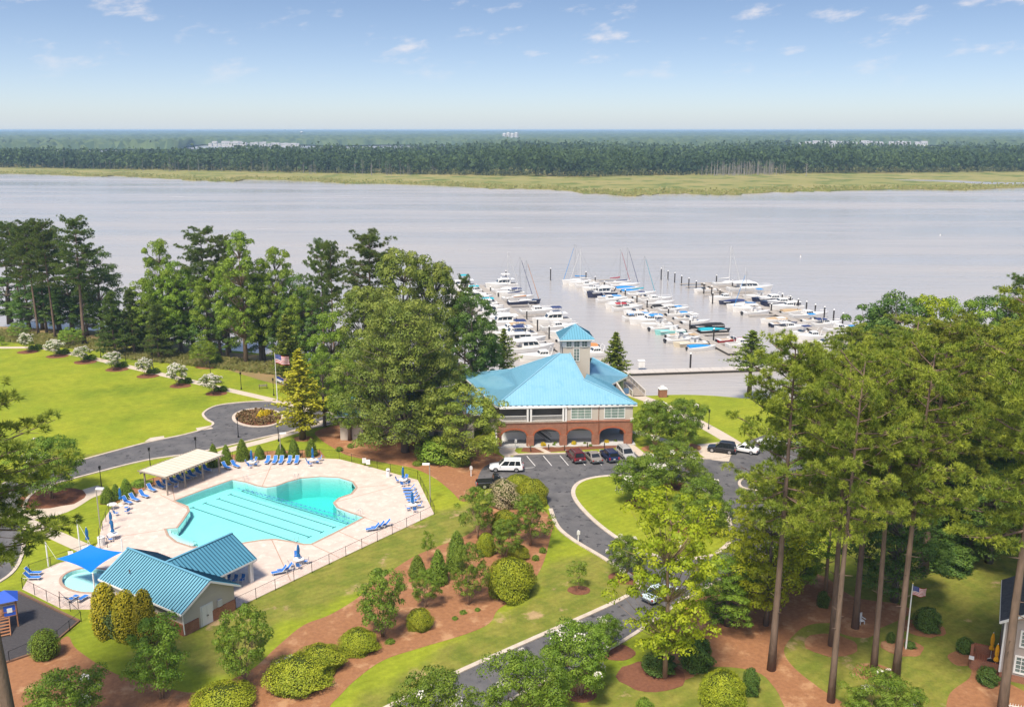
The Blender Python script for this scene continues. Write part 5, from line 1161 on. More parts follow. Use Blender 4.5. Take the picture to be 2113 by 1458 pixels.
for key, x, y, t, w, lb in [
    ('arbor', 222, 1310, 1200, 62, 'golden arborvitae at the left of the pool house wall'), ('arbor', 266, 1318, 1215, 62, 'golden arborvitae in the middle of the pool house wall'), ('arbor', 303, 1328, 1213, 54, 'golden arborvitae nearest the pool house corner'),
    ('laurel', 243, 1322, 1234, 78, 'dark green laurel between the golden arborvitae'), ('ball', 95, 1366, 1298, 64, 'round clipped shrub beside the play surface'),
    ('mound', 462, 1490, 1420, 150, 'juniper mound at the bottom edge'), ('mound2', 618, 1440, 1360, 150, 'largest low juniper mound near the bottom edge'), ('mound2', 662, 1400, 1334, 110, 'juniper mound joined behind the largest low one'),
    ('mound', 740, 1358, 1300, 92, 'flat juniper mound alone in the mulch'), ('mound2', 866, 1306, 1256, 62, 'small dark juniper mound beside a crape myrtle'), ('mound', 1054, 1246, 1152, 116, 'biggest juniper mound above the road'),
    ('mound2', 1040, 1108, 1052, 62, 'yellow-green shrub mound below the cream shrub'), ('mound', 1098, 1048, 988, 76, 'yellow-green shrub mound by the car park edge'), ('mound2', 1003, 1150, 1098, 44, 'yellow-green mound left of the light crape myrtle'), ('mound', 1070, 1158, 1126, 52, 'low yellow-green mound right of the light crape myrtle'), ('mound', 1070, 1012, 980, 64, 'yellow-green shrub behind the black truck'),
    ('cream', 1040, 1056, 988, 80, 'cream flowering shrub beside the black truck'),
    ('darkbush', 1437, 1392, 1312, 80, 'dark evergreen bush at the foot of the front lime tree'), ('darkbush', 1492, 1288, 1236, 66, 'rounded dark green bush by the lower road'), ('darkbush', 1360, 1400, 1350, 84, 'brownish green bush under the front lime tree'),
    ('darkbush', 1698, 1256, 1218, 30, 'small dark bush at the dead tree'), ('darkbush', 1912, 1310, 1252, 64, 'large round dark bush right of the yard flagpole'), ('darkbush', 1838, 1328, 1303, 22, 'small dark bush left of the yard flagpole'), ('darkbush', 1877, 1340, 1322, 28, 'low dark bush at the yard flagpole foot'),
    ('darkbush', 1990, 1352, 1314, 40, 'dark bush beside the brick terrace'), ('darkbush', 2038, 1418, 1376, 52, 'clipped dark bush in front of the brick terrace'), ('darkbush', 1950, 1190, 1120, 130, 'very dark thicket in the shade of the woods'),
    ('mound', 1490, 1470, 1386, 110, 'golden green shrub at the bottom edge right of the road'), ('darkbush', 1548, 1440, 1376, 42, 'narrow dark shrub beside the golden green one'), ('green_bush', 1330, 1470, 1440, 40, 'small light green shrub at the bottom edge'),
    ('small', 700, 932, 921, 18, 'small clipped ball on the straw slope, left one'), ('small', 724, 925, 914, 16, 'small clipped ball on the straw slope, right one'), ('green_bush', 862, 962, 951, 26, 'low shrub at the edge of the straw slope'),
    ('small', 805, 1330, 1318, 24, 'small shrub right of the flat juniper mound'), ('small', 956, 1268, 1258, 18, 'small low plant in the open mulch, larger one'), ('small', 985, 1262, 1253, 14, 'small low plant in the open mulch, right one'), ('small', 939, 1280, 1271, 15, 'small low plant in the open mulch, nearest one'), ('small', 1120, 1142, 1128, 18, 'small shrub at the right tip of the mulch bed, upper one'), ('small', 1105, 1158, 1144, 18, 'small shrub at the right tip of the mulch bed, lower one'),
    ('yellow', 541, 862, 845, 18, 'yellow shrub in the turning circle, left one'), ('yellow', 552, 861, 843, 17, 'yellow shrub in the turning circle, right one'), ('yellow', 536, 865, 852, 14, 'yellow shrub in the turning circle, lowest one'),
    ('yellow', 1121, 922, 911, 14, 'yellow shrub before the left arch'), ('yellow', 1184, 919, 909, 13, 'yellow shrub before the middle arch'), ('yellow', 1252, 915, 906, 12, 'yellow shrub before the right arch'),
    ('green_bush', 292, 1006, 990, 46, 'low hedge bush behind the pergola'), ('small', 575, 790, 782, 16, 'low shrub below the flagpole')]:
    tree(key, x, y, t, w, lb, 'shrub', 'shrub')
for i, (x, y) in enumerate([(1098, 922), (1143, 920), (1146, 916), (1207, 917), (1230, 914), (1219, 921), (1270, 912)]):
    tree('small', x, y, y - 6, 9, 'tiny dark plant in the bed before the arcade, %s from the left' % ('first', 'second', 'third', 'fourth', 'fifth', 'sixth', 'seventh')[i], 'plant', 'plant', 'tiny plants before the arcade')
# dead tree
def snag():
    rng = random.Random(5); p = Proto(9, 3); mb = MB().tube([(0, 0, 0), (0.1, 0, 4), (0, 0.1, 8.8)], [0.24, 0.17, 0.05], 7)
    for k in range(12):
        z = 2.5 + k * 0.5; a = k * 2.4; l = rng.uniform(0.6, 1.6)
        mb.tube([(0.05, 0, z), (math.cos(a) * l * 0.6, math.sin(a) * l * 0.6, z + 0.2), (math.cos(a) * l, math.sin(a) * l, z + rng.uniform(-0.2, 0.9))], [0.06, 0.04, 0.012], 4)
    p.add('trunk', mb.mesh('snag', bark_tan, True)); return p
PR['snag'] = snag()
tree('snag', 1703, 1222, 1036, 55, 'bare dead tree with broken branches among the pines', 'tree', 'dead_tree')
# flower carpet of the turning circle
rng = np.random.default_rng(77); C = []
while len(C) < 900:
    a = rng.uniform(0, 6.283); r = math.sqrt(rng.uniform(0, 0.9)); q = G(533 + 49 * r * math.cos(a), 862 + 17 * r * math.sin(a)); C.append((q[0], q[1], 0.1 + rng.uniform(0.05, 0.4)))
V, F = cards(rng, np.array(C), 0.5); o = stuff(link('ground_cover', np_mesh('ground_cover', V, F, leafmat('circle_plants', (0.14, 0.11, 0.04), (0.20, 0.12, 0.06), 0.2), rng.uniform(0, 1, len(F)))))
tag(o, 'low reddish-green ground cover in the turning circle', 'plants')
# rough grass and weeds along the left bank
C = []
for k in range(9000):
    t = rng.uniform(0, 1); x = -100 + 780 * t; y = 672 + 0.105 * (x + 100) + rng.uniform(0, 22) + (10 if x > 250 else 0); q = G(x, y); C.append((q[0], q[1], rng.uniform(0.1, 0.75)))
V, F = cards(rng, np.array(C), 0.75, np.tile(np.array([0.0, -1.0, 0.2]), (len(C), 1))); o = stuff(link('bank_weeds', np_mesh('bank_weeds', V, F, leafmat('weeds', (0.13, 0.15, 0.03), (0.22, 0.20, 0.06), 0.3), rng.uniform(0, 1, len(F)))))
tag(o, 'rough weeds along the left river bank', 'plants')
# ------------------------------------------------------------------ pool furniture
sling = mat('blue_sling', (0.035, 0.16, 0.50), (0.04, 0.19, 0.56), 6.0, 0.7); white_frame = mat('white_frame', (0.78, 0.77, 0.75), rough=0.4); canvas_blue = mat('blue_canvas', (0.02, 0.13, 0.33), rough=0.75)
def p_lounger():
    p = Proto(); back = R(48)
    f = MB()
    for s in (-0.31, 0.31): f.tube([(-0.62, s, 0.36), (0.0, s, 0.34), (1.25, s, 0.34)], 0.022, 6); f.tube([(0, s, 0.34), (-0.58, s, 0.36 + 0.62)], 0.022, 6)
    f.tube([(1.25, -0.31, 0.34), (1.25, 0.31, 0.34)], 0.022, 6); f.tube([(-0.58, -0.31, 0.98), (-0.58, 0.31, 0.98)], 0.022, 6)
    p.add('frame', f.mesh('lounger_frame', white_frame))
    p.add('seat_sling', MB().box((0.62, 0, 0.35), (1.22, 0.58, 0.015)).mesh('seat_sling', sling))
    b = MB(); b.add([(0, -0.29, 0.345), (0, 0.29, 0.345), (-0.57, 0.29, 0.97), (-0.57, -0.29, 0.97), (0.012, -0.29, 0.355), (0.012, 0.29, 0.355), (-0.558, 0.29, 0.98), (-0.558, -0.29, 0.98)], [(0, 3, 2, 1), (4, 5, 6, 7), (0, 1, 5, 4), (1, 2, 6, 5), (2, 3, 7, 6), (3, 0, 4, 7)])
    p.add('back_sling', b.mesh('back_sling', sling))
    for x in (-0.45, 1.05):
        for s in (-0.31, 0.31): p.add('leg', MB().tube([(x, s, 0.35), (x + (0.06 if x > 0 else -0.06), s, 0)], 0.02, 5).mesh('lounger_leg', white_frame))
    return p
def p_chair():
    p = Proto(); f = MB()
    for s in (-0.27, 0.27): f.tube([(0.3, s, 0), (0.28, s, 0.62), (-0.25, s, 0.62), (-0.36, s, 0)], 0.018, 5); f.tube([(-0.18, s, 0.4), (-0.36, s, 0.95)], 0.018, 5)
    p.add('frame', f.mesh('chair_frame', white_frame)); p.add('seat', MB().box((0.03, 0, 0.41), (0.5, 0.5, 0.02)).mesh('chair_seat', sling))
    p.add('backrest', MB().add([(-0.2, -0.25, 0.45), (-0.2, 0.25, 0.45), (-0.37, 0.25, 0.95), (-0.37, -0.25, 0.95)], [(0, 1, 2, 3)]).add([(-0.21, -0.25, 0.45), (-0.21, 0.25, 0.45), (-0.38, 0.25, 0.95), (-0.38, -0.25, 0.95)], [(3, 2, 1, 0)]).mesh('chair_back', sling)); return p
def p_table():
    p = Proto(); p.add('tabletop', MB().lathe([(0.1, 0.68), (0.62, 0.69), (0.64, 0.71), (0.62, 0.73), (0.05, 0.735)], 20).mesh('tabletop', white_frame))
    for k in range(4):
        a = k * math.pi / 2 + 0.78; p.add('leg', MB().tube([(0.5 * math.cos(a), 0.5 * math.sin(a), 0.69), (0.42 * math.cos(a), 0.42 * math.sin(a), 0)], 0.022, 5).mesh('table_leg', white_frame))
    return p
def p_umbrella(m, h=2.6, base=True):
    p = Proto(); p.add('pole', MB().tube([(0, 0, 0), (0, 0, h)], 0.024, 6).mesh('umbrella_pole', white_frame)); mb = MB(); secs = []
    for z, r in ((h * 0.38, 0.17), (h * 0.42, 0.2), (h * 0.5, 0.15), (h * 0.56, 0.10), (h * 0.6, 0.14), (h * 0.8, 0.15), (h * 0.95, 0.08), (h, 0.03)):
        secs.append([(r * (1 + 0.28 * (j % 2)) * math.cos(j * math.pi / 8), r * (1 + 0.28 * (j % 2)) * math.sin(j * math.pi / 8), z) for j in range(16)])
    p.add('folded_canopy', mb.loft(secs).mesh('folded_canopy', m)); p.add('finial', MB().lathe([(0.03, h), (0.045, h + 0.06), (0.01, h + 0.12)], 8).mesh('finial', white_frame))
    if base: p.add('base', MB().lathe([(0.26, 0), (0.26, 0.06), (0.06, 0.12), (0.04, 0.35)], 14).mesh('umbrella_base', white_frame))
    return p
LG, CH, TB_, UM = p_lounger(), p_chair(), p_table(), p_umbrella(canvas_blue)
def put(p, name, px, py, rz, label, cat, group=None, z=0.035, sc=1.0): return p.place(name, (*G(px, py), z), rz, (sc, sc, sc), label, cat, group)
ORD = ['first', 'second', 'third', 'fourth', 'fifth', 'sixth', 'seventh', 'eighth', 'ninth', 'tenth', 'eleventh', 'twelfth', 'thirteenth', 'fourteenth', 'fifteenth', 'sixteenth', 'seventeenth', 'eighteenth', 'nineteenth', 'twentieth', '21st', '22nd', '23rd', '24th', '25th', '26th']
g_ = 'blue pool loungers'
for i, x in enumerate((553, 568, 581, 598, 613)): put(LG, 'lounger', x, 954, R(-92 + i), 'blue lounger in the row behind the deep end, %s from the left' % ORD[i], 'lounger', g_)
for i, (x, y) in enumerate([(311, 1012), (330, 1006), (342, 1001), (356, 996), (370, 992), (382, 988), (394, 983), (409, 977), (424, 971)]): put(LG, 'lounger', x, y, R(-38), 'blue lounger under the pergola, %s from the left' % ORD[i], 'lounger', g_)
for i, (x, y) in enumerate([(465, 966), (484, 963)]): put(LG, 'lounger', x, y, R(-38), 'blue lounger right of the pergola, %s one' % ('left', 'right')[i], 'lounger', g_)
for i, (x, y) in enumerate([(260, 1038), (275, 1032), (295, 1025)]): put(LG, 'lounger', x, y, R(-33), 'blue lounger left of the pergola, %s of three' % ('left', 'middle', 'right')[i], 'lounger', g_)
for i, (x, y) in enumerate([(848, 1012), (850, 1019), (853, 1025), (855, 1031), (859, 1037)]): put(LG, 'lounger', x, y, R(183), 'blue lounger in the stacked row at the right fence, %s from the top' % ORD[i], 'lounger', g_)
for i, (x, y) in enumerate([(770, 1094), (781, 1090), (793, 1086)]): put(LG, 'lounger', x + 4, y, R(200), 'blue lounger by the lower fence, %s of three' % ('left', 'middle', 'right')[i], 'lounger', g_)
for i, (x, y) in enumerate([(578, 1183), (590, 1178)]): put(LG, 'lounger', x + 4, y, R(205), 'blue lounger near the pavilion, %s of two' % ('left', 'right')[i], 'lounger', g_)
for i, (x, y) in enumerate([(64, 1186), (62, 1196)]): put(LG, 'lounger', x, y, R(2), 'blue lounger left of the wading pool, %s one' % ('upper', 'lower')[i], 'lounger', g_)
for i, (x, y) in enumerate([(143, 1243), (163, 1243)]): put(LG, 'lounger', x, y, R(70), 'blue lounger below the wading pool, %s one' % ('left', 'right')[i], 'lounger', g_)
gc, gt, gu = 'blue sling chairs', 'white round pool tables', 'closed blue umbrellas'
for nm, tx, ty, chairs, um in [('behind the deep end, left set', 520, 961, [(511, 960, 0), (516, 966, 60), (529, 962, 180), (526, 955, 230)], True), ('behind the deep end, right set', 646, 956, [(636, 957, 0), (640, 962, 50), (656, 957, 180), (660, 951, 200)], True),
    ('beside the white bin', 832, 998, [(821, 996, -10), (831, 1004, 70), (842, 1002, 130), (837, 992, 240)], True), ('below the stacked loungers', 851, 1050, [(842, 1054, 20), (856, 1057, 95), (866, 1048, 190), (851, 1043, 270)], True),
    ('near the pavilion, by the lower fence', 617, 1164, [(601, 1170, 20), (617, 1174, 80), (632, 1163, 180), (612, 1153, 280)], True), ('by the left fence', 232, 1050, [(240, 1064, 60), (262, 1052, 200), (263, 1060, 150)], False), ('by the gate', 234, 1112, [(228, 1118, 20)], True)]:
    put(TB_, 'pool_table', tx, ty, 0, 'white round table ' + nm, 'table', gt)
    for k, (x, y, a) in enumerate(chairs): put(CH, 'pool_chair', x, y, R(a), 'blue chair, %s round the table %s' % (ORD[k], nm), 'chair', gc)
    if um: put(UM, 'umbrella', tx, ty, 0, 'closed blue umbrella through the table ' + nm, 'umbrella', gu)
put(UM, 'umbrella', 250, 1043, 0, 'closed blue umbrella beside the left loungers', 'umbrella', gu); put(UM, 'umbrella', 231, 1094, 0, 'closed blue umbrella alone on the left deck', 'umbrella', gu); put(UM, 'umbrella', 182, 1128, 0, 'closed blue umbrella behind the shade sail', 'umbrella', gu)
put(CH, 'pool_chair', 364, 1009, R(200), 'blue chair in front of the pergola loungers', 'chair', gc)
for i, (x, y) in enumerate([(470, 1202), (485, 1203), (500, 1202)]): put(CH, 'pool_chair', x, y, R(250), 'blue chair under the pavilion roof, %s from the left' % ORD[i], 'chair', gc)
x, y = G(801, 983); o = empty('trash_bin', (x, y, 0.03), 0, 'white round bin by the upper pool fence', 'bin'); MB().lathe([(0.27, 0), (0.3, 0.95)], 14).obj('body', white_frame, o); MB().lathe([(0.31, 0.95), (0.31, 1.15), (0.2, 1.25)], 14).obj('lid', white_frame, o); MB().box((0, -0.28, 1.05), (0.3, 0.1, 0.12)).obj('opening', black_metal, o)
x, y = G(210, 1124); o = empty('towel_bin', (x, y, 0.03), 0, 'white round bin with dark slot at the left gate', 'bin'); MB().lathe([(0.42, 0), (0.45, 0.95), (0.45, 1.1), (0.3, 1.15)], 16).obj('body', white_frame, o); MB().box((0.05, -0.1, 1.16), (0.4, 0.16, 0.03), 0.2).obj('slot', black_metal, o)
# shade sail
o = empty('shade_sail', (0, 0, 0), 0, 'bright blue four-cornered shade sail over the wading pool', 'shade sail')
cs = [G3(116, 1152, 2.6), G3(186.5, 1123, 3.6), G3(253, 1138, 3.0), G3(187.6, 1181, 2.5)]; k = 12; mb = MB()
for j in range(k + 1):
    for i in range(k + 1):
        u, v = i / k, j / k; b_ = 0.13; uu = u + (0.5 - u) * b_ * 4 * v * (1 - v); vv = v + (0.5 - v) * b_ * 4 * u * (1 - u)
        q = (cs[0] * (1 - uu) + cs[1] * uu) * (1 - vv) + (cs[3] * (1 - uu) + cs[2] * uu) * vv; mb.v.append((q.x, q.y, q.z - 0.25 * math.sin(math.pi * u) * math.sin(math.pi * v)))
mb.f = [(j * (k + 1) + i, j * (k + 1) + i + 1, (j + 1) * (k + 1) + i + 1, (j + 1) * (k + 1) + i) for j in range(k) for i in range(k)]
mb.obj('sail', mat('sail_blue', (0.0, 0.16, 0.62), rough=0.7), o, True)
for px, py, h, c in ((166, 1139, 4.3, 1), (100, 1168, 3.2, 0), (256, 1168, 3.6, 2), (197, 1232, 3.0, 3)):
    a = G3(px, py, 0); MB().tube([a, a + Vector((0, 0, h))], 0.08, 8).obj('post', white_frame, o); MB().tube([a + Vector((0, 0, h - 0.1)), cs[c]], 0.015, 4).obj('cable', white_frame, o)
# pergola
pg = empty('pergola', (*G(345, 1022), 0), math.atan2(G(454, 977)[1] - G(345, 1022)[1], G(454, 977)[0] - G(345, 1022)[0]), 'long timber pergola with cream fabric top over loungers', 'pergola')
PLn = math.dist(G(345, 1022), G(454, 977)); PD = 4.6
for x in (0.1, PLn / 3, 2 * PLn / 3, PLn - 0.1):
    for y in (0, PD): MB().box((x, y, 1.35), (0.18, 0.18, 2.7)).obj('post', wood_grey, pg)
for y in (-0.1, PD + 0.1): MB().box((PLn / 2, y, 2.72), (PLn + 1.2, 0.07, 0.24)).obj('beam', wood_grey, pg)
for k in range(26): MB().box((-0.4 + (PLn + 0.8) * k / 25, PD / 2, 2.92), (0.07, PD + 1.5, 0.18)).obj('rafter', wood_grey, pg)
MB().box((PLn / 2, PD / 2 - 0.1, 3.04), (PLn + 0.9, PD + 0.7, 0.02)).obj('fabric_top', mat('cream_fabric', (0.62, 0.56, 0.46), (0.55, 0.49, 0.40), 0.8, 0.85), pg)
for k in range(14): MB().box((-0.3 + (PLn + 0.6) * k / 13, PD / 2 - 0.1, 3.06), (0.06, PD + 0.7, 0.03)).obj('batten', mat('cream_batten', (0.40, 0.34, 0.27), rough=0.85), pg)
# fences
wire = mat('fence_wire', (0.05, 0.05, 0.05), rough=0.6)
def fence(px, label, h=1.35, closed=False, sp=2.6):
    pts = gp(px); o = empty('pool_fence', (0, 0, 0), 0, label, 'fence', 'black chain link fences'); mesh_ = MB(); rails = MB(); w = 0.007
    for a, b in zip(pts, pts[1:]):
        A, B = Vector((*a, 0)), Vector((*b, 0)); d = B - A; n = max(1, round(d.length / sp))
        for k in range(n + 1):
            q = A.lerp(B, k / n); MB().tube([q, q + Vector((0, 0, h + 0.04))], 0.035, 6).obj('post', black_metal, o)
        rails.tube([A + Vector((0, 0, h)), B + Vector((0, 0, h))], 0.022, 5)
        u = d.normalized(); m_ = int(d.length / 0.16)
        for k in range(m_):
            for s in (0, 1):
                p0 = A + u * (k * 0.16); p1 = p0 + u * min(h * 0.55, (d.length - k * 0.16)); q0, q1 = (p0, p1) if s == 0 else (p1, p0)
                z0, z1 = 0.05, 0.05 + (h - 0.05) * min(1, (p1 - p0).length / (h * 0.55)); nn = Vector((-u.y, u.x, 0)) * 0
                a0 = Vector((q0.x, q0.y, z0)); a1 = Vector((q1.x, q1.y, z1)); mesh_.add([a0 - u * w / 2, a0 + u * w / 2, a1 + u * w / 2, a1 - u * w / 2], [(0, 1, 2, 3)])
    rails.obj('top_rail', black_metal, o); stuff(mesh_.obj('chain_link', wire, o)); return o
fence([(487, 1256), (896, 1061)], 'black chain link fence along the lower side of the pool deck'); fence([(896, 1061), (862, 989)], 'black chain link fence at the right end of the pool deck'); fence([(862, 989), (700, 946), (660, 943)], 'black chain link fence below the straw slope')
fence([(660, 943), (480, 948)], 'black chain link fence behind the row of cone shrubs'); fence([(318, 1003), (232, 1043), (205, 1112)], 'black chain link fence at the left of the pool deck'); fence([(205, 1112), (207, 1132), (222, 1130)], 'short black gate fence beside the bin')
fence([(188, 1140), (62, 1186), (47, 1214)], 'black chain link fence above the wading pool'); fence([(47, 1214), (124, 1254), (200, 1257)], 'black chain link fence between wading pool and play surface'); fence([(124, 1240), (168, 1282), (120, 1322), (20, 1366)], 'black chain link fence round the play surface', 1.2)
# signs on the fence
for i, (x, y) in enumerate([(752, 962), (760, 965), (148, 1158), (176, 1148)]):
    c = G3(x, y, 0); s_ = empty('fence_sign', c, 0.1, ('white notice sign on the upper fence, left one', 'white notice sign on the upper fence, right one', 'white notice sign on the fence above the wading pool', 'white board on the fence beside the sail pole')[i], 'sign'); MB().box((0, -0.05, 1.0), (0.6, 0.02, 0.8)).obj('board', white_frame, s_)
    for k in range(4): MB().box((0, -0.063, 1.25 - 0.16 * k), (0.44 - 0.06 * (k % 2), 0.004, 0.035)).obj('text_line', mat('sign_grey', (0.3, 0.3, 0.32), rough=0.8), s_)
# lamps
def p_lamp(h=3.6):
    p = Proto(h); p.add('post', MB().lathe([(0.16, 0), (0.16, 0.25), (0.07, 0.45), (0.05, h - 0.5)], 8).mesh('lamp_post', black_metal)); p.add('lantern', MB().lathe([(0.06, h - 0.5), (0.16, h - 0.42), (0.2, h - 0.1), (0.05, h)], 8).mesh('lantern', black_metal)); p.add('arm', MB().box((0, 0, h - 0.55), (0.5, 0.05, 0.05)).mesh('lamp_arm', black_metal)); return p
LP = p_lamp()
for i, (x, y, lb) in enumerate([(208, 737, 'left of the fourth crape myrtle'), (260, 749, 'right of the fourth crape myrtle'), (316, 760, 'behind the fifth crape myrtle'), (435, 779, 'behind the seventh crape myrtle'), (498, 803, 'left of the bench'), (565, 816, 'beside the flagpole'), (575, 910, 'at the drive walk by the yellow cypress'), (492, 902, 'at the drive behind the tall cone shrub'), (406, 945, 'behind the pergola, right one'), (311, 968, 'behind the pergola, left one'), (210, 1008, 'at the pool gate walk'), (1462, 885, 'on the lawn path by the crape myrtle')]): put(LP, 'lamp_post', x, y, 0, 'black lamp post ' + lb, 'lamp post', 'black lamp posts', 0)
def pool_light(px, py, h, rz, label):
    o = empty('pool_light', (*G(px, py), 0), rz, label, 'lamp post'); MB().tube([(0, 0, 0), (0, 0, h)], 0.07, 6).obj('pole', mat('grey_pole', (0.36, 0.32, 0.28), rough=0.6), o); MB().box((0.5, 0, h), (1.0, 0.4, 0.2)).obj('lamp_head', white_frame, o)
pool_light(888, 1036, 5.7, R(180), 'tall floodlight pole at the right pool fence'); pool_light(207, 1090, 5.6, 0.0, 'tall floodlight pole at the left pool fence'); pool_light(580, 946, 4.2, 0.3, 'floodlight pole behind the row of loungers')
# flags
def flag_mesh(w, h, seed):
    stripes, canton = MB(), MB(); nx = 16
    red = []; 
    f = lambda u, v: (u * w * 0.94, 0.12 * w * math.sin(6.5 * u + 1.2 * v + seed) * u, -v * h - 0.30 * h * u + 0.04 * h * math.sin(8 * u + seed))
    R_, W_, B_ = MB(), MB(), MB()
    for s in range(13):
        m_ = R_ if s % 2 == 0 else W_
        for i in range(nx):
            if s < 7 and i < nx * 0.4: continue
            m_.quad(f(i / nx, s / 13), f((i + 1) / nx, s / 13), f((i + 1) / nx, (s + 1) / 13), f(i / nx, (s + 1) / 13))
    for i in range(int(nx * 0.4) + 1):
        if i / nx < 0.4: B_.quad(f(i / nx, 0), f((i + 1) / nx, 0), f((i + 1) / nx, 7 / 13), f(i / nx, 7 / 13))
    S_ = MB()
    for r in range(5):
        for c in range(6):
            u, v = 0.03 + c * 0.065, 0.05 + r * 0.1; p = Vector(f(u, v)) + Vector((0, -0.012, 0)); S_.box(p, (0.035 * w * 0.5, 0.004, 0.035 * w * 0.5))
    return R_, W_, B_, S_
def flagpole(px, py, h, fw, fh, label, z_second=None):
    o = empty('flagpole', (*G(px, py), 0), 0, label, 'flagpole'); MB().tube([(0, 0, 0), (0, 0, h)], [0.09, 0.05], 8).obj('pole', white_frame, o); MB().lathe([(0.02, h), (0.09, h + 0.08), (0.02, h + 0.16)], 8).obj('finial', mat('gold', (0.6, 0.45, 0.12), rough=0.3, metal=0.8), o)
    for n_, mb_, m_ in zip(('red_stripes', 'white_stripes', 'canton', 'stars'), flag_mesh(fw, fh, 0.4), (mat('flag_red', (0.45, 0.03, 0.04), rough=0.8), mat('flag_white', (0.7, 0.68, 0.66), rough=0.8), mat('flag_blue', (0.03, 0.05, 0.22), rough=0.8), mat('flag_white', (0.7, 0.68, 0.66)))):
        q = mb_.obj(n_, m_, o); q.location = (0.07, 0, h - 0.25)
    return o
fx, fy = G(573, 834); fp = flagpole(573, 834, height_to(fx, fy, 728), 2.7, 1.7, 'white flagpole with national flag beside the turning circle')
for k, (z, c) in enumerate(((0.56, (0.03, 0.05, 0.22)), (0.56, (0.6, 0.58, 0.55)))):
    mb = MB(); H_ = height_to(fx, fy, 728)
    for i in range(6): mb.quad((0.1 + 0.22 * i, 0.05 * math.sin(i), H_ * z - 0.5 * k - 0.1 * i), (0.1 + 0.22 * (i + 1), 0.05 * math.sin(i + 1), H_ * z - 0.5 * k - 0.1 * (i + 1)), (0.1 + 0.22 * (i + 1), 0.05 * math.sin(i + 1), H_ * z - 0.5 - 0.5 * k - 0.1 * (i + 1)), (0.1 + 0.22 * i, 0.05 * math.sin(i), H_ * z - 0.5 - 0.5 * k - 0.1 * i))
    mb.obj('small_flag_band', mat('flag_band%d' % k, c, rough=0.8), fp)
fx, fy = G(1869, 1338); flagpole(1869, 1338, height_to(fx, fy, 1204), 1.5, 0.95, 'white yard flagpole with national flag on the shaded lawn')
# bench
o = empty('park_bench', (*G(543, 801), 0), R(200), 'dark slatted bench on the grass by the walk', 'bench')
for k in range(4): MB().box((0, -0.18 + 0.12 * k, 0.45), (1.7, 0.09, 0.03)).obj('seat_slat', wood_grey, o); MB().box((0, 0.3, 0.56 + 0.11 * k), (1.7, 0.03, 0.08)).obj('back_slat', wood_grey, o)
for s in (-0.75, 0.75): MB().box((s, 0.05, 0.24), (0.06, 0.5, 0.48)).box((s, 0.3, 0.7), (0.06, 0.06, 0.6)).obj('leg', black_metal, o)
# yard things
o = empty('birdbath', (*G(1815, 1404), 0), 0, 'white stone birdbath on the shaded lawn', 'birdbath'); MB().lathe([(0.28, 0), (0.24, 0.12), (0.11, 0.3), (0.1, 0.62), (0.2, 0.72)], 14).obj('pedestal', stucco, o); MB().lathe([(0.2, 0.72), (0.56, 0.84), (0.6, 0.92), (0.5, 0.92), (0.42, 0.84), (0.01, 0.82)], 20).obj('basin', mat('white_stone', (0.7, 0.66, 0.6), rough=0.7), o)
o = empty('garden_chair', (*G(1776, 1286), 0), R(20), 'white wooden garden chair behind the pine trunk', 'chair')
for k in range(5): MB().box((-0.24 + 0.12 * k, 0.25, 0.7), (0.1, 0.04, 0.9)).obj('back_slat', white_trim, o)
MB().box((0, 0, 0.4), (0.6, 0.55, 0.05)).obj('seat', white_trim, o); [MB().box((sx, sy, 0.2), (0.07, 0.07, 0.4)).obj('leg', white_trim, o) for sx in (-0.27, 0.27) for sy in (-0.24, 0.24)]; [MB().box((s, 0, 0.62), (0.12, 0.6, 0.04)).obj('armrest', white_trim, o) for s in (-0.33, 0.33)]
YU = p_umbrella(mat('yellow_canvas', (0.75, 0.36, 0.01), rough=0.7), 2.9)
for i, (x, y) in enumerate([(2043, 1362), (2052, 1386)]): put(YU, 'umbrella', x, y, 0, 'closed yellow umbrella on the brick terrace, %s one' % ('far', 'near')[i], 'umbrella', 'yellow terrace umbrellas', 0.1)
o = empty('terrace_table', (*G(2046, 1380), 0.1), 0.4, 'dark metal table on the brick terrace', 'table'); MB().lathe([(0.5, 0.7), (0.52, 0.74), (0.02, 0.75)], 14).obj('tabletop', black_metal, o); [MB().tube([(0.35 * math.cos(a), 0.35 * math.sin(a), 0.7), (0.4 * math.cos(a), 0.4 * math.sin(a), 0)], 0.03, 5).obj('leg', black_metal, o) for a in (0.5, 2.1, 3.6, 5.2)]
o = empty('utility_box', (*G(1413, 935), 0), 0.1, 'grey metal utility box under the crape myrtle', 'box'); MB().box((0, 0, 0.55), (1.5, 1.0, 1.1)).obj('cabinet', mat('grey_box', (0.42, 0.43, 0.44)), o); MB().box((0, 0, 1.14), (1.6, 1.1, 0.08)).obj('lid', mat('grey_box', (0.4, 0.4, 0.4)), o); MB().box((0.0, -0.51, 0.55), (0.03, 0.02, 0.9)).obj('door_seam', black_metal, o)
for i, (x, y, lb) in enumerate([(1193, 1118, 'white sign post at the road bend'), (1404, 1135, 'white sign post behind the lime tree'), (1064, 925, 'white sign post on the grass before the arcade'), (972, 982, 'white post at the left end of the car park')]):
    o = empty('sign_post', (*G(x, y), 0), 0.3, lb, 'sign post'); MB().box((0, 0, 0.75), (0.12, 0.12, 1.5)).obj('post', white_trim, o); MB().box((0, -0.07, 1.3), (0.42, 0.05, 0.5)).obj('board', white_trim, o); MB().box((0, 0, 1.56), (0.2, 0.2, 0.08)).obj('cap', white_trim, o)
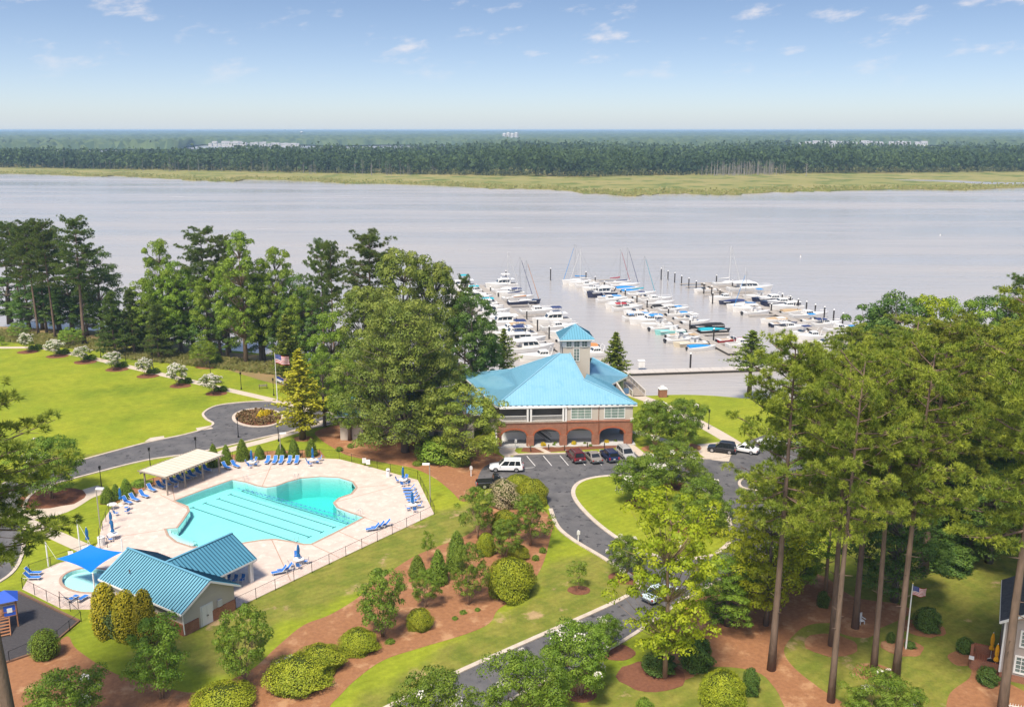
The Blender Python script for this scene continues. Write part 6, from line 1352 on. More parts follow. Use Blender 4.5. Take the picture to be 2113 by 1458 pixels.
for i, (x, y, sz) in enumerate([(578, 1378, 0.55), (598, 1368, 0.7)]):
    o = empty('utility_pedestal', (*G(x, y), 0), 0.7, 'white utility pedestal behind the juniper mound, %s one' % ('smaller', 'larger')[i], 'box'); MB().box((0, 0, sz / 2), (0.9 * sz + 0.2, 0.6, sz)).obj('body', white_trim, o); MB().box((0, 0, sz + 0.06), (0.9 * sz + 0.1, 0.5, 0.12), 0, (0.8, 0.5)).obj('lid', white_trim, o)
# rope posts before the arcade
o = empty('rope_fence', (0, 0, 0), 0, 'low rope fence on dark posts before the arcade bed', 'fence'); pts = [G3(x, y, 0) for x, y in ((1087, 917), (1095, 931), (1132, 927), (1165, 929), (1212, 923), (1247, 924))]
for p_ in pts: MB().tube([p_, p_ + Vector((0, 0, 0.9))], 0.09, 7).obj('post', mat('dark_timber', (0.07, 0.045, 0.035), rough=0.9), o)
for a, b in zip(pts, pts[1:]): MB().tube([a.lerp(b, t) + Vector((0, 0, 0.85 - 1.6 * t * (1 - t))) for t in [k / 8 for k in range(9)]], 0.035, 5).obj('rope', mat('rope', (0.5, 0.42, 0.32), rough=0.9), o)
# playground
o = empty('playset', (*G(18, 1288), 0), R(-62), 'wooden playset with blue roof and ramp at the left edge', 'playground'); cedar = mat('cedar', (0.36, 0.17, 0.085), (0.28, 0.125, 0.06), 3.0, 0.85)
for sx in (-0.9, 0.9):
    for sy in (-0.9, 0.9): MB().box((sx, sy, 1.6), (0.12, 0.12, 3.2)).obj('post', cedar, o)
for k in range(10): MB().box((-0.9 + 0.2 * k, 0, 1.4), (0.18, 1.9, 0.05)).obj('deck_board', cedar, o)
MB().add([(-1.2, -1.2, 3.1), (1.2, -1.2, 3.1), (1.2, 1.2, 3.1), (-1.2, 1.2, 3.1), (0, 0, 4.0)], [(0, 1, 4), (1, 2, 4), (2, 3, 4), (3, 0, 4), (3, 2, 1, 0)]).obj('roof', mat('play_blue', (0.03, 0.10, 0.5), rough=0.6), o)
MB().box((0.92, 0.3, 2.0), (0.06, 1.1, 1.1)).obj('window_panel', mat('play_blue', (0.03, 0.1, 0.5)), o); MB().box((0.96, 0.3, 2.05), (0.05, 0.5, 0.5)).obj('panel_frame', white_trim, o)
for k in range(6): MB().box((1.05 + 0.28 * k, -0.4, 1.25 - 0.22 * k), (0.26, 1.1, 0.06)).obj('step', cedar, o)
for s in (-0.97, 0.17): MB().beam((0.95, s, 1.3), (2.6, s, 0.0), 0.08, 0.2).obj('stringer', cedar, o)
for s in (-0.95, 0.95): MB().box((s, 0, 1.9), (0.05, 1.8, 0.08)).box((0, s, 1.9), (1.8, 0.05, 0.08)).obj('guard_rail', cedar, o)

# ------------------------------------------------------------------ cars
tyre = mat('tyre', (0.02, 0.02, 0.02), rough=0.9); rim = mat('alloy', (0.45, 0.45, 0.47), rough=0.35, metal=0.7); cglass = mat('car_glass', (0.015, 0.018, 0.02), rough=0.08, spec=0.6); lampred = mat('tail_lamp', (0.35, 0.015, 0.015), rough=0.3); lampw = mat('head_lamp', (0.6, 0.62, 0.65), rough=0.15); plate_m = mat('plate', (0.6, 0.6, 0.62), rough=0.5)
def car_proto(m, L=4.8, W=1.9, H=1.75, suv=True, pickup=False):
    p = Proto(); z0, zb = 0.28, (1.0 if suv else 0.88); zh = zb - (0.06 if suv else 0.1); hw = W / 2
    def sec(x, w, a, b, ch=0.12): return [(x, -w + ch, a), (x, w - ch, a), (x, w, a + ch), (x, w, b - ch * 0.9), (x, w - ch, b), (x, -w + ch, b), (x, -w, b - ch * 0.9), (x, -w, a + ch)]
    st = [(-L / 2, hw * 0.86, z0 + 0.18, zb - 0.14), (-L / 2 + 0.12, hw * 0.97, z0 + 0.04, zb - 0.02), (-L * 0.30, hw, z0, zb), (0.0, hw, z0, zb), (L * 0.20, hw, z0, zb - 0.01), (L * 0.30, hw * 0.99, z0, zh), (L / 2 - 0.3, hw * 0.95, z0 + 0.02, zh - 0.08), (L / 2 - 0.06, hw * 0.86, z0 + 0.1, zh - 0.18), (L / 2, hw * 0.74, z0 + 0.2, zh - 0.32)]
    body = MB().loft([sec(*s) for s in st])
    xr0, xf0 = (-L / 2 + 0.12, L * 0.235) if suv else (-L * 0.36, L * 0.25); xr1, xf1 = (-L / 2 + 0.38, L * 0.06) if suv else (-L * 0.20, L * 0.04)
    if pickup: xr0, xr1 = -L * 0.08, -L * 0.04
    w0, w1, zt = hw * 0.95, hw * 0.76, H
    b_ = [(xr0, -w0, zb - 0.03), (xf0, -w0, zb - 0.03), (xf0, w0, zb - 0.03), (xr0, w0, zb - 0.03)]; t_ = [(xr1, -w1, zt - 0.05), (xf1, -w1, zt - 0.05), (xf1, w1, zt - 0.05), (xr1, w1, zt - 0.05)]; r_ = [(xr1 + 0.12, -w1 + 0.12, zt), (xf1 - 0.15, -w1 + 0.12, zt), (xf1 - 0.15, w1 - 0.12, zt), (xr1 + 0.12, w1 - 0.12, zt)]
    body.add(b_ + t_ + r_, [(0, 1, 5, 4), (1, 2, 6, 5), (2, 3, 7, 6), (3, 0, 4, 7), (4, 5, 9, 8), (5, 6, 10, 9), (6, 7, 11, 10), (7, 4, 8, 11), (8, 9, 10, 11)])
    if pickup: body.box((-L * 0.30, 0, zb - 0.1), (L * 0.36, W * 0.8, 0.02))
    bi = p.add('body', body.mesh('car_body', m))
    def pane(nm, q, off):
        q = [Vector(v) for v in q]; c = sum(q, Vector()) / 4; nrm_ = (q[1] - q[0]).cross(q[3] - q[0]).normalized(); nrm_ = nrm_ if nrm_.dot(c - Vector((0, 0, H * 0.7))) > 0 else -nrm_
        q = [c + (v - c) * 0.999 + nrm_ * off for v in q]; mb = MB().quad(*q); p.add(nm, mb.mesh(nm, cglass), bi)
    B3, T3 = [Vector(v) for v in b_], [Vector(v) for v in t_]
    def inset(a, b, c, d, u0, u1, v0, v1): f = lambda u, v: (a.lerp(b, u)).lerp(d.lerp(c, u), v); return [f(u0, v0), f(u1, v0), f(u1, v1), f(u0, v1)]
    pane('windshield', inset(B3[1], B3[2], T3[2], T3[1], 0.06, 0.94, 0.1, 0.93), 0.012); pane('rear_window', inset(B3[0], B3[3], T3[3], T3[0], 0.1, 0.9, 0.15, 0.9), 0.012)
    for (a, b, c, d) in ((B3[0], B3[1], T3[1], T3[0]), (B3[3], B3[2], T3[2], T3[3])):
        for u0, u1 in (((0.06, 0.30), (0.33, 0.60), (0.63, 0.93)) if suv and not pickup else ((0.1, 0.48), (0.51, 0.9))): pane('side_window', inset(a, b, c, d, u0, u1, 0.14, 0.88), 0.012)
    for sx in (-L * 0.30, L * 0.31):
        for s in (-1, 1):
            rw = 0.38 if suv else 0.33; w_i = p.add('wheel', MB().tube([(sx, s * (hw - 0.2), rw), (sx, s * (hw + 0.015), rw)], rw, 16).mesh('wheel', tyre)); p.add('rim', MB().tube([(sx, s * (hw - 0.02), rw), (sx, s * (hw + 0.03), rw)], rw * 0.62, 12).mesh('rim', rim), w_i)
    for s in (-1, 1):
        p.add('tail_light', MB().box((-L / 2 + 0.07, s * hw * 0.80, zb - 0.2), (0.16, 0.22, 0.34 if suv else 0.18)).mesh('tail_light', lampred), bi); p.add('headlight', MB().box((L / 2 - 0.14, s * hw * 0.70, zh - 0.25), (0.3, 0.34, 0.16)).mesh('headlight', lampw), bi); p.add('mirror', MB().box((xf0 - 0.25, s * (hw + 0.06), zb + 0.08), (0.14, 0.2, 0.15)).mesh('mirror', m), bi)
    p.add('rear_bumper', MB().box((-L / 2 - 0.02, 0, z0 + 0.2), (0.14, W * 0.9, 0.2)).mesh('bumper', grey_metal), bi); p.add('license_plate', MB().box((-L / 2 - 0.01, 0, zb - 0.3), (0.06, 0.32, 0.16)).mesh('plate', plate_m), bi); p.add('grille', MB().box((L / 2 - 0.02, 0, zh - 0.4), (0.06, W * 0.5, 0.2)).mesh('grille', black_metal), bi)
    if suv and not pickup:
        for s in (-1, 1): p.add('roof_rail', MB().beam((xr1 + 0.2, s * (w1 - 0.12), zt + 0.03), (xf1 - 0.2, s * (w1 - 0.12), zt + 0.03), 0.05, 0.05).mesh('roof_rail', grey_metal), bi)
    return p
def paint(n, c, r=0.25): return mat('paint_' + n, c, rough=r, spec=0.6)
aim = lambda p0, p1: math.atan2(G(*p1)[1] - G(*p0)[1], G(*p1)[0] - G(*p0)[0]); stall = aim((1103.4, 960.6), (1087, 940.5))
for x, y, rz, c, n, L, W, H, suv, lb, pk in [
    (1045, 970, R(178), (0.78, 0.78, 0.78), 'white', 5.2, 2.0, 1.9, True, 'white large car parked across the stalls', False), (1187, 947, stall, (0.10, 0.012, 0.018), 'maroon', 4.9, 1.98, 1.8, True, 'maroon sport utility car in the stalls, leftmost of four', False), (1223, 948, stall, (0.22, 0.20, 0.18), 'taupe', 4.8, 1.85, 1.45, False, 'taupe sedan between the maroon and navy cars', False),
    (1257, 946, stall, (0.012, 0.022, 0.07), 'navy', 4.7, 1.9, 1.7, True, 'navy crossover between the sedan and the silver car', False), (1292, 944, stall + math.pi, (0.36, 0.35, 0.34), 'silver', 4.8, 1.9, 1.72, True, 'silver crossover parked nose out, rightmost of four', False), (1489, 932, R(158), (0.012, 0.013, 0.017), 'black', 4.6, 1.9, 1.8, True, 'black boxy car on the concrete drive', False),
    (1022, 1003, R(8), (0.012, 0.012, 0.014), 'black2', 5.6, 2.0, 1.85, True, 'black pickup truck half hidden by the cream shrub', True), (1535, 932, R(150), (0.74, 0.74, 0.75), 'white2', 4.7, 1.85, 1.5, False, 'white sedan beside the black boxy car, behind pine branches', False), (1592, 922, R(140), (0.72, 0.73, 0.75), 'white3', 4.9, 1.9, 1.7, True, 'white car farthest right, behind pine branches', False), (1640, 915, R(140), (0.5, 0.52, 0.55), 'pale', 4.8, 1.9, 1.6, False, 'pale grey car behind the pines next to the white one', False),
    (1362, 1232, aim((1290, 1275), (1400, 1220)), (0.55, 0.66, 0.7), 'iceblue', 4.6, 1.85, 1.5, False, 'pale blue car on the road behind the lime tree', False)]: car_proto(paint(n, c), L, W, H, suv, pk).place('parked_car', (*G(x, y), 0.02), rz, (1, 1, 1), lb, 'truck' if pk else 'car', 'parked cars')
ORD = ["first","second","third","fourth","fifth","sixth","seventh","eighth","ninth","tenth","eleventh","twelfth","thirteenth","fourteenth","fifteenth","sixteenth","seventeenth","eighteenth","nineteenth","twentieth","21st","22nd","23rd","24th","25th","26th"]
# ------------------------------------------------------------------ marina
gel = mat('white_gelcoat', (0.72, 0.71, 0.69), (0.68, 0.67, 0.65), 1.0, 0.3, 0.5); bglass = mat('boat_glass', (0.03, 0.04, 0.05), rough=0.1, spec=0.6); dock_wood = mat('dock_wood', (0.40, 0.36, 0.32), (0.30, 0.27, 0.24), 1.5, 0.9, world_co=True); float_m = mat('dock_float', (0.06, 0.055, 0.05), rough=0.9); pile_m = mat('pile', (0.035, 0.03, 0.028), rough=0.85); alum = mat('aluminium', (0.55, 0.55, 0.56), rough=0.35, metal=0.6)
HULL = {'white': gel, 'navy': mat('navy_hull', (0.015, 0.022, 0.06), rough=0.2, spec=0.6), 'black': mat('black_hull', (0.015, 0.015, 0.017), rough=0.2, spec=0.6), 'red': mat('red_hull', (0.30, 0.02, 0.02), rough=0.25, spec=0.6), 'aqua': mat('aqua_hull', (0.25, 0.55, 0.52), rough=0.3), 'cream': mat('cream_hull', (0.6, 0.53, 0.40), rough=0.3)}
CAN = {'blue': mat('canvas_bright_blue', (0.02, 0.22, 0.55), rough=0.8), 'navy': mat('canvas_navy', (0.02, 0.035, 0.12), rough=0.8), 'teal': mat('canvas_teal', (0.02, 0.33, 0.42), rough=0.8), 'tan': mat('canvas_tan', (0.42, 0.30, 0.18), rough=0.8), 'black': mat('canvas_black', (0.02, 0.02, 0.022), rough=0.8), 'white': mat('canvas_white', (0.62, 0.61, 0.59), rough=0.8), 'red': mat('canvas_red', (0.35, 0.02, 0.03), rough=0.8), 'orange': mat('wood_orange', (0.5, 0.22, 0.08), rough=0.7)}
BC = {}
def hull_mesh(L, W, fb, m, key):
    k = ('h', L, W, fb, key)
    if k in BC: return BC[k]
    secs = []
    for i in range(9):
        t = i / 8; x = -L / 2 + L * t; w = W / 2 * (0.90 + 0.12 * math.sin(math.pi * min(1, t * 1.3))) * (1 - max(0, (t - 0.5) / 0.5) ** 2.3 * 0.97); sh = fb * (1 + 0.35 * t * t)
        xx = x + 0.08 * L * max(0, t - 0.6) * 1.6
        secs.append([(x, 0, -0.45 * (1 - 0.7 * t ** 3)), (x, w * 0.72, -0.15), (x + (xx - x) * 0.4, w * 0.9, sh * 0.45), (xx, w, sh), (xx, w * 0.9, sh + 0.05), (xx, 0, sh + 0.06), (xx, -w * 0.9, sh + 0.05), (xx, -w, sh), (x + (xx - x) * 0.4, -w * 0.9, sh * 0.45), (x, -w * 0.72, -0.15)])
    me = MB().loft(secs).mesh('hull', m); BC[k] = me; return me
def dome_mesh(x0, x1, w, z0, h, m, nm, taper=0.6, front=1.0):
    secs = []
    for i in range(6):
        t = i / 5; x = x0 + (x1 - x0) * t; e = math.sin(math.pi * (0.12 + 0.76 * t)) ** 0.5; ww = w / 2 * (1 - (1 - taper) * t); hh = h * e * (1 - (1 - front) * t)
        secs.append([(x, -ww, z0), (x, -ww * 0.92, z0 + hh * 0.65), (x, -ww * 0.5, z0 + hh), (x, ww * 0.5, z0 + hh), (x, ww * 0.92, z0 + hh * 0.65), (x, ww, z0)])
    return MB().loft(secs).mesh(nm, m)
def cabin(p, x0, x1, w, z0, h, rake_f, rake_r, m, win=True, taper=0.85, nm='cabin'):
    a = [(x0, -w / 2, z0), (x1, -w / 2 * 0.92, z0), (x1, w / 2 * 0.92, z0), (x0, w / 2, z0)]; b = [(x0 + rake_r, -w / 2 * taper, z0 + h), (x1 - rake_f, -w / 2 * taper * 0.92, z0 + h), (x1 - rake_f, w / 2 * taper * 0.92, z0 + h), (x0 + rake_r, w / 2 * taper, z0 + h)]
    i = p.add(nm, MB().add(a + b, [(0, 1, 5, 4), (1, 2, 6, 5), (2, 3, 7, 6), (3, 0, 4, 7), (4, 5, 6, 7)]).mesh(nm, m))
    if win:
        A, B = [Vector(v) for v in a], [Vector(v) for v in b]
        for n_, (q0, q1, q2, q3), rng_ in (('windscreen', (A[1], A[2], B[2], B[1]), ((0.06, 0.94),)), ('cabin_window', (A[0], A[1], B[1], B[0]), ((0.08, 0.34), (0.38, 0.64), (0.68, 0.93))), ('cabin_window', (A[3], A[2], B[2], B[3]), ((0.08, 0.34), (0.38, 0.64), (0.68, 0.93)))):
            for u0, u1 in rng_:
                f = lambda u, v: q0.lerp(q1, u).lerp(q3.lerp(q2, u), v); pts = [f(u0, 0.35), f(u1, 0.35), f(u1, 0.85), f(u0, 0.85)]; c = sum(pts, Vector()) / 4; nr = (pts[1] - pts[0]).cross(pts[3] - pts[0]).normalized(); nr = nr if nr.dot(c - Vector(((x0 + x1) / 2, 0, z0))) > 0 else -nr
                p.add(n_, MB().quad(*[v + nr * 0.015 for v in pts]).mesh(n_, bglass), i)
    return i
def outboard(p, L, n=1):
    for k in range(n):
        y = (k - (n - 1) / 2) * 0.7; p.add('outboard', MB().box((-L / 2 - 0.25, y, 0.75), (0.55, 0.42, 0.6), 0, (0.8, 0.8)).box((-L / 2 - 0.3, y, 0.1), (0.2, 0.14, 0.9)).mesh('outboard', HULL['black'] if k % 2 == 0 else HULL['black']))
def make_boat(kind, L, hull='white', can='blue', tower=False):
    p = Proto(); W = {'cruiser': 0.34, 'fly': 0.36, 'console': 0.34, 'cover': 0.34, 'sail': 0.31, 'runabout': 0.34, 'trawler': 0.36}[kind] * L; W = min(W, 4.4); fb = {'cruiser': 1.25, 'fly': 1.5, 'console': 0.95, 'cover': 0.9, 'sail': 1.1, 'runabout': 0.9, 'trawler': 1.6}[kind]
    hi = p.add('hull', hull_mesh(L, W, fb, HULL[hull], hull)); z = fb + 0.12
    p.add('deck', dome_mesh(-L * 0.48, L * 0.44, W * 0.84, fb + 0.02, 0.10, gel, 'deck', 0.25))
    if hull != 'white': p.add('boot_stripe', MB().box((-L * 0.05, 0, fb + 0.06), (L * 0.86, W * 0.93, 0.08), 0, (1, 0.98)).mesh('stripe', gel))
    if kind == 'cruiser':
        p.add('foredeck_trunk', dome_mesh(L * 0.02, L * 0.40, W * 0.72, z, 0.55, gel, 'trunk', 0.35, 0.5)); cabin(p, -L * 0.16, L * 0.10, W * 0.82, z, 0.95, 0.75, 0.05, gel); p.add('cockpit_well', MB().box((-L * 0.33, 0, z + 0.02), (L * 0.26, W * 0.66, 0.08)).mesh('cockpit', mat('cockpit_grey', (0.36, 0.34, 0.32))))
        if can: p.add('canvas_top', dome_mesh(-L * 0.40, -L * 0.04, W * 0.8, z + 0.95, 0.30, CAN[can], 'canvas', 0.9))
        p.add('radar_arch', MB().tube([(-L * 0.2, -W * 0.42, z), (-L * 0.26, -W * 0.36, z + 1.5), (-L * 0.26, W * 0.36, z + 1.5), (-L * 0.2, W * 0.42, z)], 0.09, 5).mesh('arch', gel)); p.add('bow_rail', MB().tube([(L * 0.1, -W * 0.44, z + 0.55), (L * 0.36, -W * 0.26, z + 0.75), (L * 0.49, 0, z + 0.8), (L * 0.36, W * 0.26, z + 0.75), (L * 0.1, W * 0.44, z + 0.55)], 0.025, 4).mesh('bow_rail', alum))
    if kind in ('fly', 'trawler'):
        cabin(p, -L * 0.26, L * 0.20, W * 0.84, z, 1.5, 0.9 if kind == 'fly' else 0.25, 0.05, gel); p.add('foredeck_trunk', dome_mesh(L * 0.1, L * 0.40, W * 0.7, z, 0.5, gel, 'trunk', 0.35, 0.5)); p.add('flybridge', MB().box((-L * 0.10, 0, z + 1.78), (L * 0.26, W * 0.74, 0.55), 0, (0.94, 0.92)).mesh('flybridge', gel)); p.add('bridge_deck', MB().box((-L * 0.18, 0, z + 1.53), (L * 0.44, W * 0.86, 0.07)).mesh('bridge_deck', gel))
        if can: p.add('bimini', dome_mesh(-L * 0.24, L * 0.02, W * 0.72, z + 3.15, 0.25, CAN[can], 'bimini', 1.0)); p.add('bimini_frame', MB().tube([(-L * 0.22, -W * 0.34, z + 1.9), (-L * 0.22, -W * 0.34, z + 3.2)], 0.03, 4).tube([(-L * 0.22, W * 0.34, z + 1.9), (-L * 0.22, W * 0.34, z + 3.2)], 0.03, 4).tube([(0, -W * 0.34, z + 1.9), (0, -W * 0.34, z + 3.2)], 0.03, 4).tube([(0, W * 0.34, z + 1.9), (0, W * 0.34, z + 3.2)], 0.03, 4).mesh('bimini_frame', alum))
        p.add('cockpit_well', MB().box((-L * 0.37, 0, z + 0.02), (L * 0.2, W * 0.7, 0.08)).mesh('cockpit', mat('cockpit_grey', (0.36, 0.34, 0.32)))); p.add('bow_rail', MB().tube([(L * 0.1, -W * 0.44, z + 0.6), (L * 0.36, -W * 0.26, z + 0.8), (L * 0.49, 0, z + 0.85), (L * 0.36, W * 0.26, z + 0.8), (L * 0.1, W * 0.44, z + 0.6)], 0.03, 4).mesh('bow_rail', alum))
        if tower: p.add('antenna', MB().tube([(-L * 0.1, 0, z + 2), (-L * 0.12, 0, z + 6.5)], 0.03, 4).mesh('antenna', gel))
    if kind == 'console':
        p.add('cockpit_well', MB().box((-L * 0.06, 0, z + 0.01), (L * 0.62, W * 0.66, 0.05)).mesh('cockpit', mat('cockpit_grey', (0.36, 0.34, 0.32)))); p.add('console', MB().box((-L * 0.04, 0, z + 0.55), (0.9, 0.8, 1.1), 0, (0.7, 0.9)).mesh('console', gel)); p.add('seat', MB().box((-L * 0.18, 0, z + 0.4), (0.5, 1.0, 0.8)).mesh('seat', gel))
        if can: p.add('t_top', MB().box((-L * 0.06, 0, z + 2.0), (2.0, W * 0.72, 0.08), 0, (0.95, 0.95)).mesh('t_top', CAN[can])); p.add('t_top_frame', MB().tube([(-L * 0.13, -0.5, z), (-L * 0.13, -0.6, z + 2.0)], 0.03, 4).tube([(-L * 0.13, 0.5, z), (-L * 0.13, 0.6, z + 2.0)], 0.03, 4).tube([(L * 0.03, -0.5, z), (L * 0.02, -0.6, z + 2.0)], 0.03, 4).tube([(L * 0.03, 0.5, z), (L * 0.02, 0.6, z + 2.0)], 0.03, 4).mesh('t_top_frame', alum))
        outboard(p, L, 2 if L > 7.5 else 1)
    if kind == 'cover':
        p.add('canvas_cover', dome_mesh(-L * 0.48, L * 0.36, W * 0.92, fb + 0.03, 0.75, CAN[can], 'canvas_cover', 0.4, 0.55)); outboard(p, L)
    if kind == 'runabout':
        p.add('cockpit_well', MB().box((-L * 0.12, 0, z + 0.01), (L * 0.5, W * 0.68, 0.05)).mesh('cockpit', mat('seat_tan', (0.42, 0.33, 0.25)))); cabin(p, L * 0.03, L * 0.16, W * 0.76, z, 0.45, 0.3, 0.0, bglass, False, 0.85, 'windscreen')
        for y in (-0.5, 0.5): p.add('seat', MB().box((-L * 0.08, y, z + 0.25), (0.5, 0.5, 0.5), 0, (0.8, 0.9)).mesh('seat', gel))
        if can: p.add('bimini', dome_mesh(-L * 0.26, L * 0.04, W * 0.8, z + 1.45, 0.18, CAN[can], 'bimini', 1.0)); p.add('bimini_frame', MB().tube([(-L * 0.2, -W * 0.4, z), (-L * 0.12, -W * 0.38, z + 1.5)], 0.025, 4).tube([(-L * 0.2, W * 0.4, z), (-L * 0.12, W * 0.38, z + 1.5)], 0.025, 4).mesh('bimini_frame', alum))
        outboard(p, L)
    if kind == 'sail':
        p.add('cabin_trunk', dome_mesh(-L * 0.12, L * 0.26, W * 0.56, z, 0.5, gel, 'trunk', 0.6, 0.7)); p.add('cockpit_well', MB().box((-L * 0.30, 0, z + 0.01), (L * 0.24, W * 0.5, 0.05)).mesh('cockpit', mat('cockpit_grey', (0.36, 0.34, 0.32)))); h = L * 1.25; mi = p.add('mast', MB().tube([(L * 0.08, 0, z), (L * 0.08, 0, z + h)], [0.085, 0.06], 6).mesh('mast', alum if can != 'white' else gel)); p.add('boom', MB().tube([(L * 0.07, 0, z + 1.1), (-L * 0.32, 0, z + 1.15)], 0.06, 5).mesh('boom', alum)); p.add('sail_cover', MB().tube([(L * 0.08, 0, z + 1.5), (L * 0.0, 0, z + 1.38), (-L * 0.32, 0, z + 1.25)], [0.2, 0.19, 0.1], 7).mesh('sail_cover', CAN[can]))
        p.add('stays', MB().tube([(L * 0.5, 0, z), (L * 0.08, 0, z + h)], 0.018, 3).tube([(-L * 0.48, 0, z), (L * 0.08, 0, z + h)], 0.018, 3).tube([(L * 0.06, -W * 0.44, z), (L * 0.08, 0, z + h * 0.9)], 0.015, 3).tube([(L * 0.06, W * 0.44, z), (L * 0.08, 0, z + h * 0.9)], 0.015, 3).mesh('stays', grey_metal), mi); p.add('furled_jib', MB().tube([(L * 0.48, 0, z + 0.4), (L * 0.13, 0, z + h * 0.9)], [0.09, 0.05], 6).mesh('furled_jib', CAN[can])); p.add('spreader', MB().box((L * 0.08, 0, z + h * 0.55), (0.06, W * 0.5, 0.04)).mesh('spreader', alum), mi)
    return p
KW = {'cruiser': 'cabin cruiser', 'fly': 'flybridge motor yacht', 'console': 'centre console boat', 'cover': 'boat under cover', 'sail': 'sailboat', 'runabout': 'open runabout', 'trawler': 'trawler'}
PWt = 2.3
def pier(name, a_px, b_px, label, left, right, side_names, end_ext=0.0, sp=4.6, fl=8.0):
    """a floating pier from its outer end a to its inner end b; left and right list the boats from the outer end inward"""
    A, B = G3(*a_px, -1.0), G3(*b_px, -1.0); A.z = B.z = -0.95; d = (B - A).normalized(); nL = Vector((d.y, -d.x, 0)); 
    if nL.x > 0: nL = -nL
    rz = math.atan2(d.y, d.x); LEN = (B - A).length; o = empty(name, (0, 0, 0), 0, label, 'pier')
    n = int(LEN / 3.0)
    for k in range(n):
        c = A + d * ((k + 0.5) * LEN / n); MB().box((c.x, c.y, -0.95), (LEN / n - 0.05, PWt, 0.12), rz).obj('deck_section', dock_wood, o); 
    c = (A + B) / 2; MB().box((c.x, c.y, -1.3), (LEN, PWt * 0.9, 0.6), rz).obj('float', float_m, o)
    for side, lst, sgn, sname in ((nL, left, 1, side_names[0]), (-nL, right, -1, side_names[1])):
        s = 1.5; cnt = 0; step = (LEN * 0.97 - 2) / max(1, len(lst))
        for it in lst:
            if it is None:
                e = A + d * (s - 0.3); f0, f1 = e + side * (PWt / 2), e + side * (PWt / 2 + 8.0); MB().beam((f0.x, f0.y, -1.02), (f1.x, f1.y, -1.02), 0.9, 0.22).obj('finger_pier', dock_wood, o); s += step; continue
            kind, L, hull, can, adj = it[:5]; bow_out = it[5] if len(it) > 5 else (cnt * 7 + len(kind)) % 3 != 0
            if s > LEN - 1: break
            c = A + d * (s + step * 0.45) + side * (PWt / 2 + 0.6 + L / 2); face = math.atan2(side.y, side.x) + (0 if bow_out else math.pi)
            rg = random.Random(cnt * 13 + len(lst)); make_boat(kind, L, hull, can, L > 13).place('moored_boat', (c.x, c.y, WATER_Z), face + rg.uniform(-0.04, 0.04), (1, 1, 1), '%s %s, %s from outer end, %s' % (adj, KW[kind], ORD[cnt], sname), 'sailboat' if kind == 'sail' else 'boat', 'boats moored in the marina')
            if cnt % 2 == 0 or L > 12:
                e = A + d * (s - 0.6); f0, f1 = e + side * (PWt / 2), e + side * (PWt / 2 + max(L * 0.85, 5.5)); MB().beam((f0.x, f0.y, -1.02), (f1.x, f1.y, -1.02), 0.9, 0.22).obj('finger_pier', dock_wood, o)
            s += step; cnt += 1
    return A, B, d, nL
def pile(px, py, top, label, z=WATER_Z):
    x, y = G(px, py, z); h = height_to(x, y, top, z); o = empty('mooring_pile', (x, y, z), 0, label, 'pile', 'mooring piles'); MB().tube([(0, 0, -1), (0, 0, h - 0.25)], 0.20, 8).obj('shaft', pile_m, o); MB().lathe([(0.23, h - 0.25), (0.23, h - 0.1), (0.03, h + 0.12)], 8).obj('cap', white_trim, o)
S = lambda *a: a
P2L = [('sail', 10, 'white', 'blue', 'white masted', True), ('sail', 9, 'white', 'white', 'slim white'), ('cruiser', 8, 'white', None, 'plain white'), ('runabout', 7, 'white', None, 'small white'), ('cruiser', 8, 'white', None, 'long-nosed white'), ('cruiser', 9, 'white', 'white', 'white canvas-topped'), ('trawler', 9.5, 'navy', None, 'dark hulled'), ('cover', 7.5, 'white', 'blue', 'bright blue draped', True), ('cruiser', 9.5, 'white', None, 'big white'), ('runabout', 7, 'white', 'white', 'white awninged'), ('cruiser', 9.5, 'white', 'white', 'white soft-topped'), ('cruiser', 9, 'white', 'red', 'red topped'), ('runabout', 7, 'white', None, 'low white'), ('cover', 7.5, 'white', 'blue', 'blue canvas'), ('cruiser', 10.5, 'white', 'white', 'large white'), ('cruiser', 10, 'white', 'blue', 'blue-trimmed white'), ('console', 8.5, 'white', 'white', 'white topped'), ('console', 8, 'white', None, 'open white'), ('console', 8, 'aqua', None, 'pale aqua'), ('runabout', 7, 'white', None, 'white bowed'), ('console', 9, 'white', 'white', 'hard-topped white'), ('console', 8.5, 'cream', 'tan', 'cream and tan'), ('cover', 7, 'white', 'blue', 'blue covered')]
P2R = [None, ('sail', 9, 'white', 'red', 'red covered'), ('sail', 10, 'white', 'navy', 'dark rigged'), ('cover', 8, 'white', 'blue', 'bright blue draped'), ('cover', 7, 'white', 'blue', 'light blue draped'), ('sail', 9.5, 'white', 'teal', 'teal covered'), ('runabout', 7, 'white', 'navy', 'navy awninged'), ('cruiser', 10.5, 'white', None, 'large plain'), ('sail', 9, 'white', 'white', 'pale rigged'), ('cover', 8, 'white', 'black', 'black draped'), ('cruiser', 9, 'white', 'white', 'all white'), ('console', 8, 'white', 'blue', 'blue topped'), ('runabout', 7, 'white', 'blue', 'blue awninged'), ('console', 8, 'white', 'white', 'white topped'), ('cover', 9.5, 'black', 'black', 'long black'), ('cover', 8.5, 'black', 'teal', 'black and teal'), None, ('runabout', 7.5, 'red', None, 'red striped'), ('cruiser', 8.5, 'white', None, 'white')]
A2 = pier('floating_pier', (1222, 577), (1512, 729), 'long middle floating pier crowded with boats', P2L, P2R, ('near side of middle pier', 'far side of middle pier'))
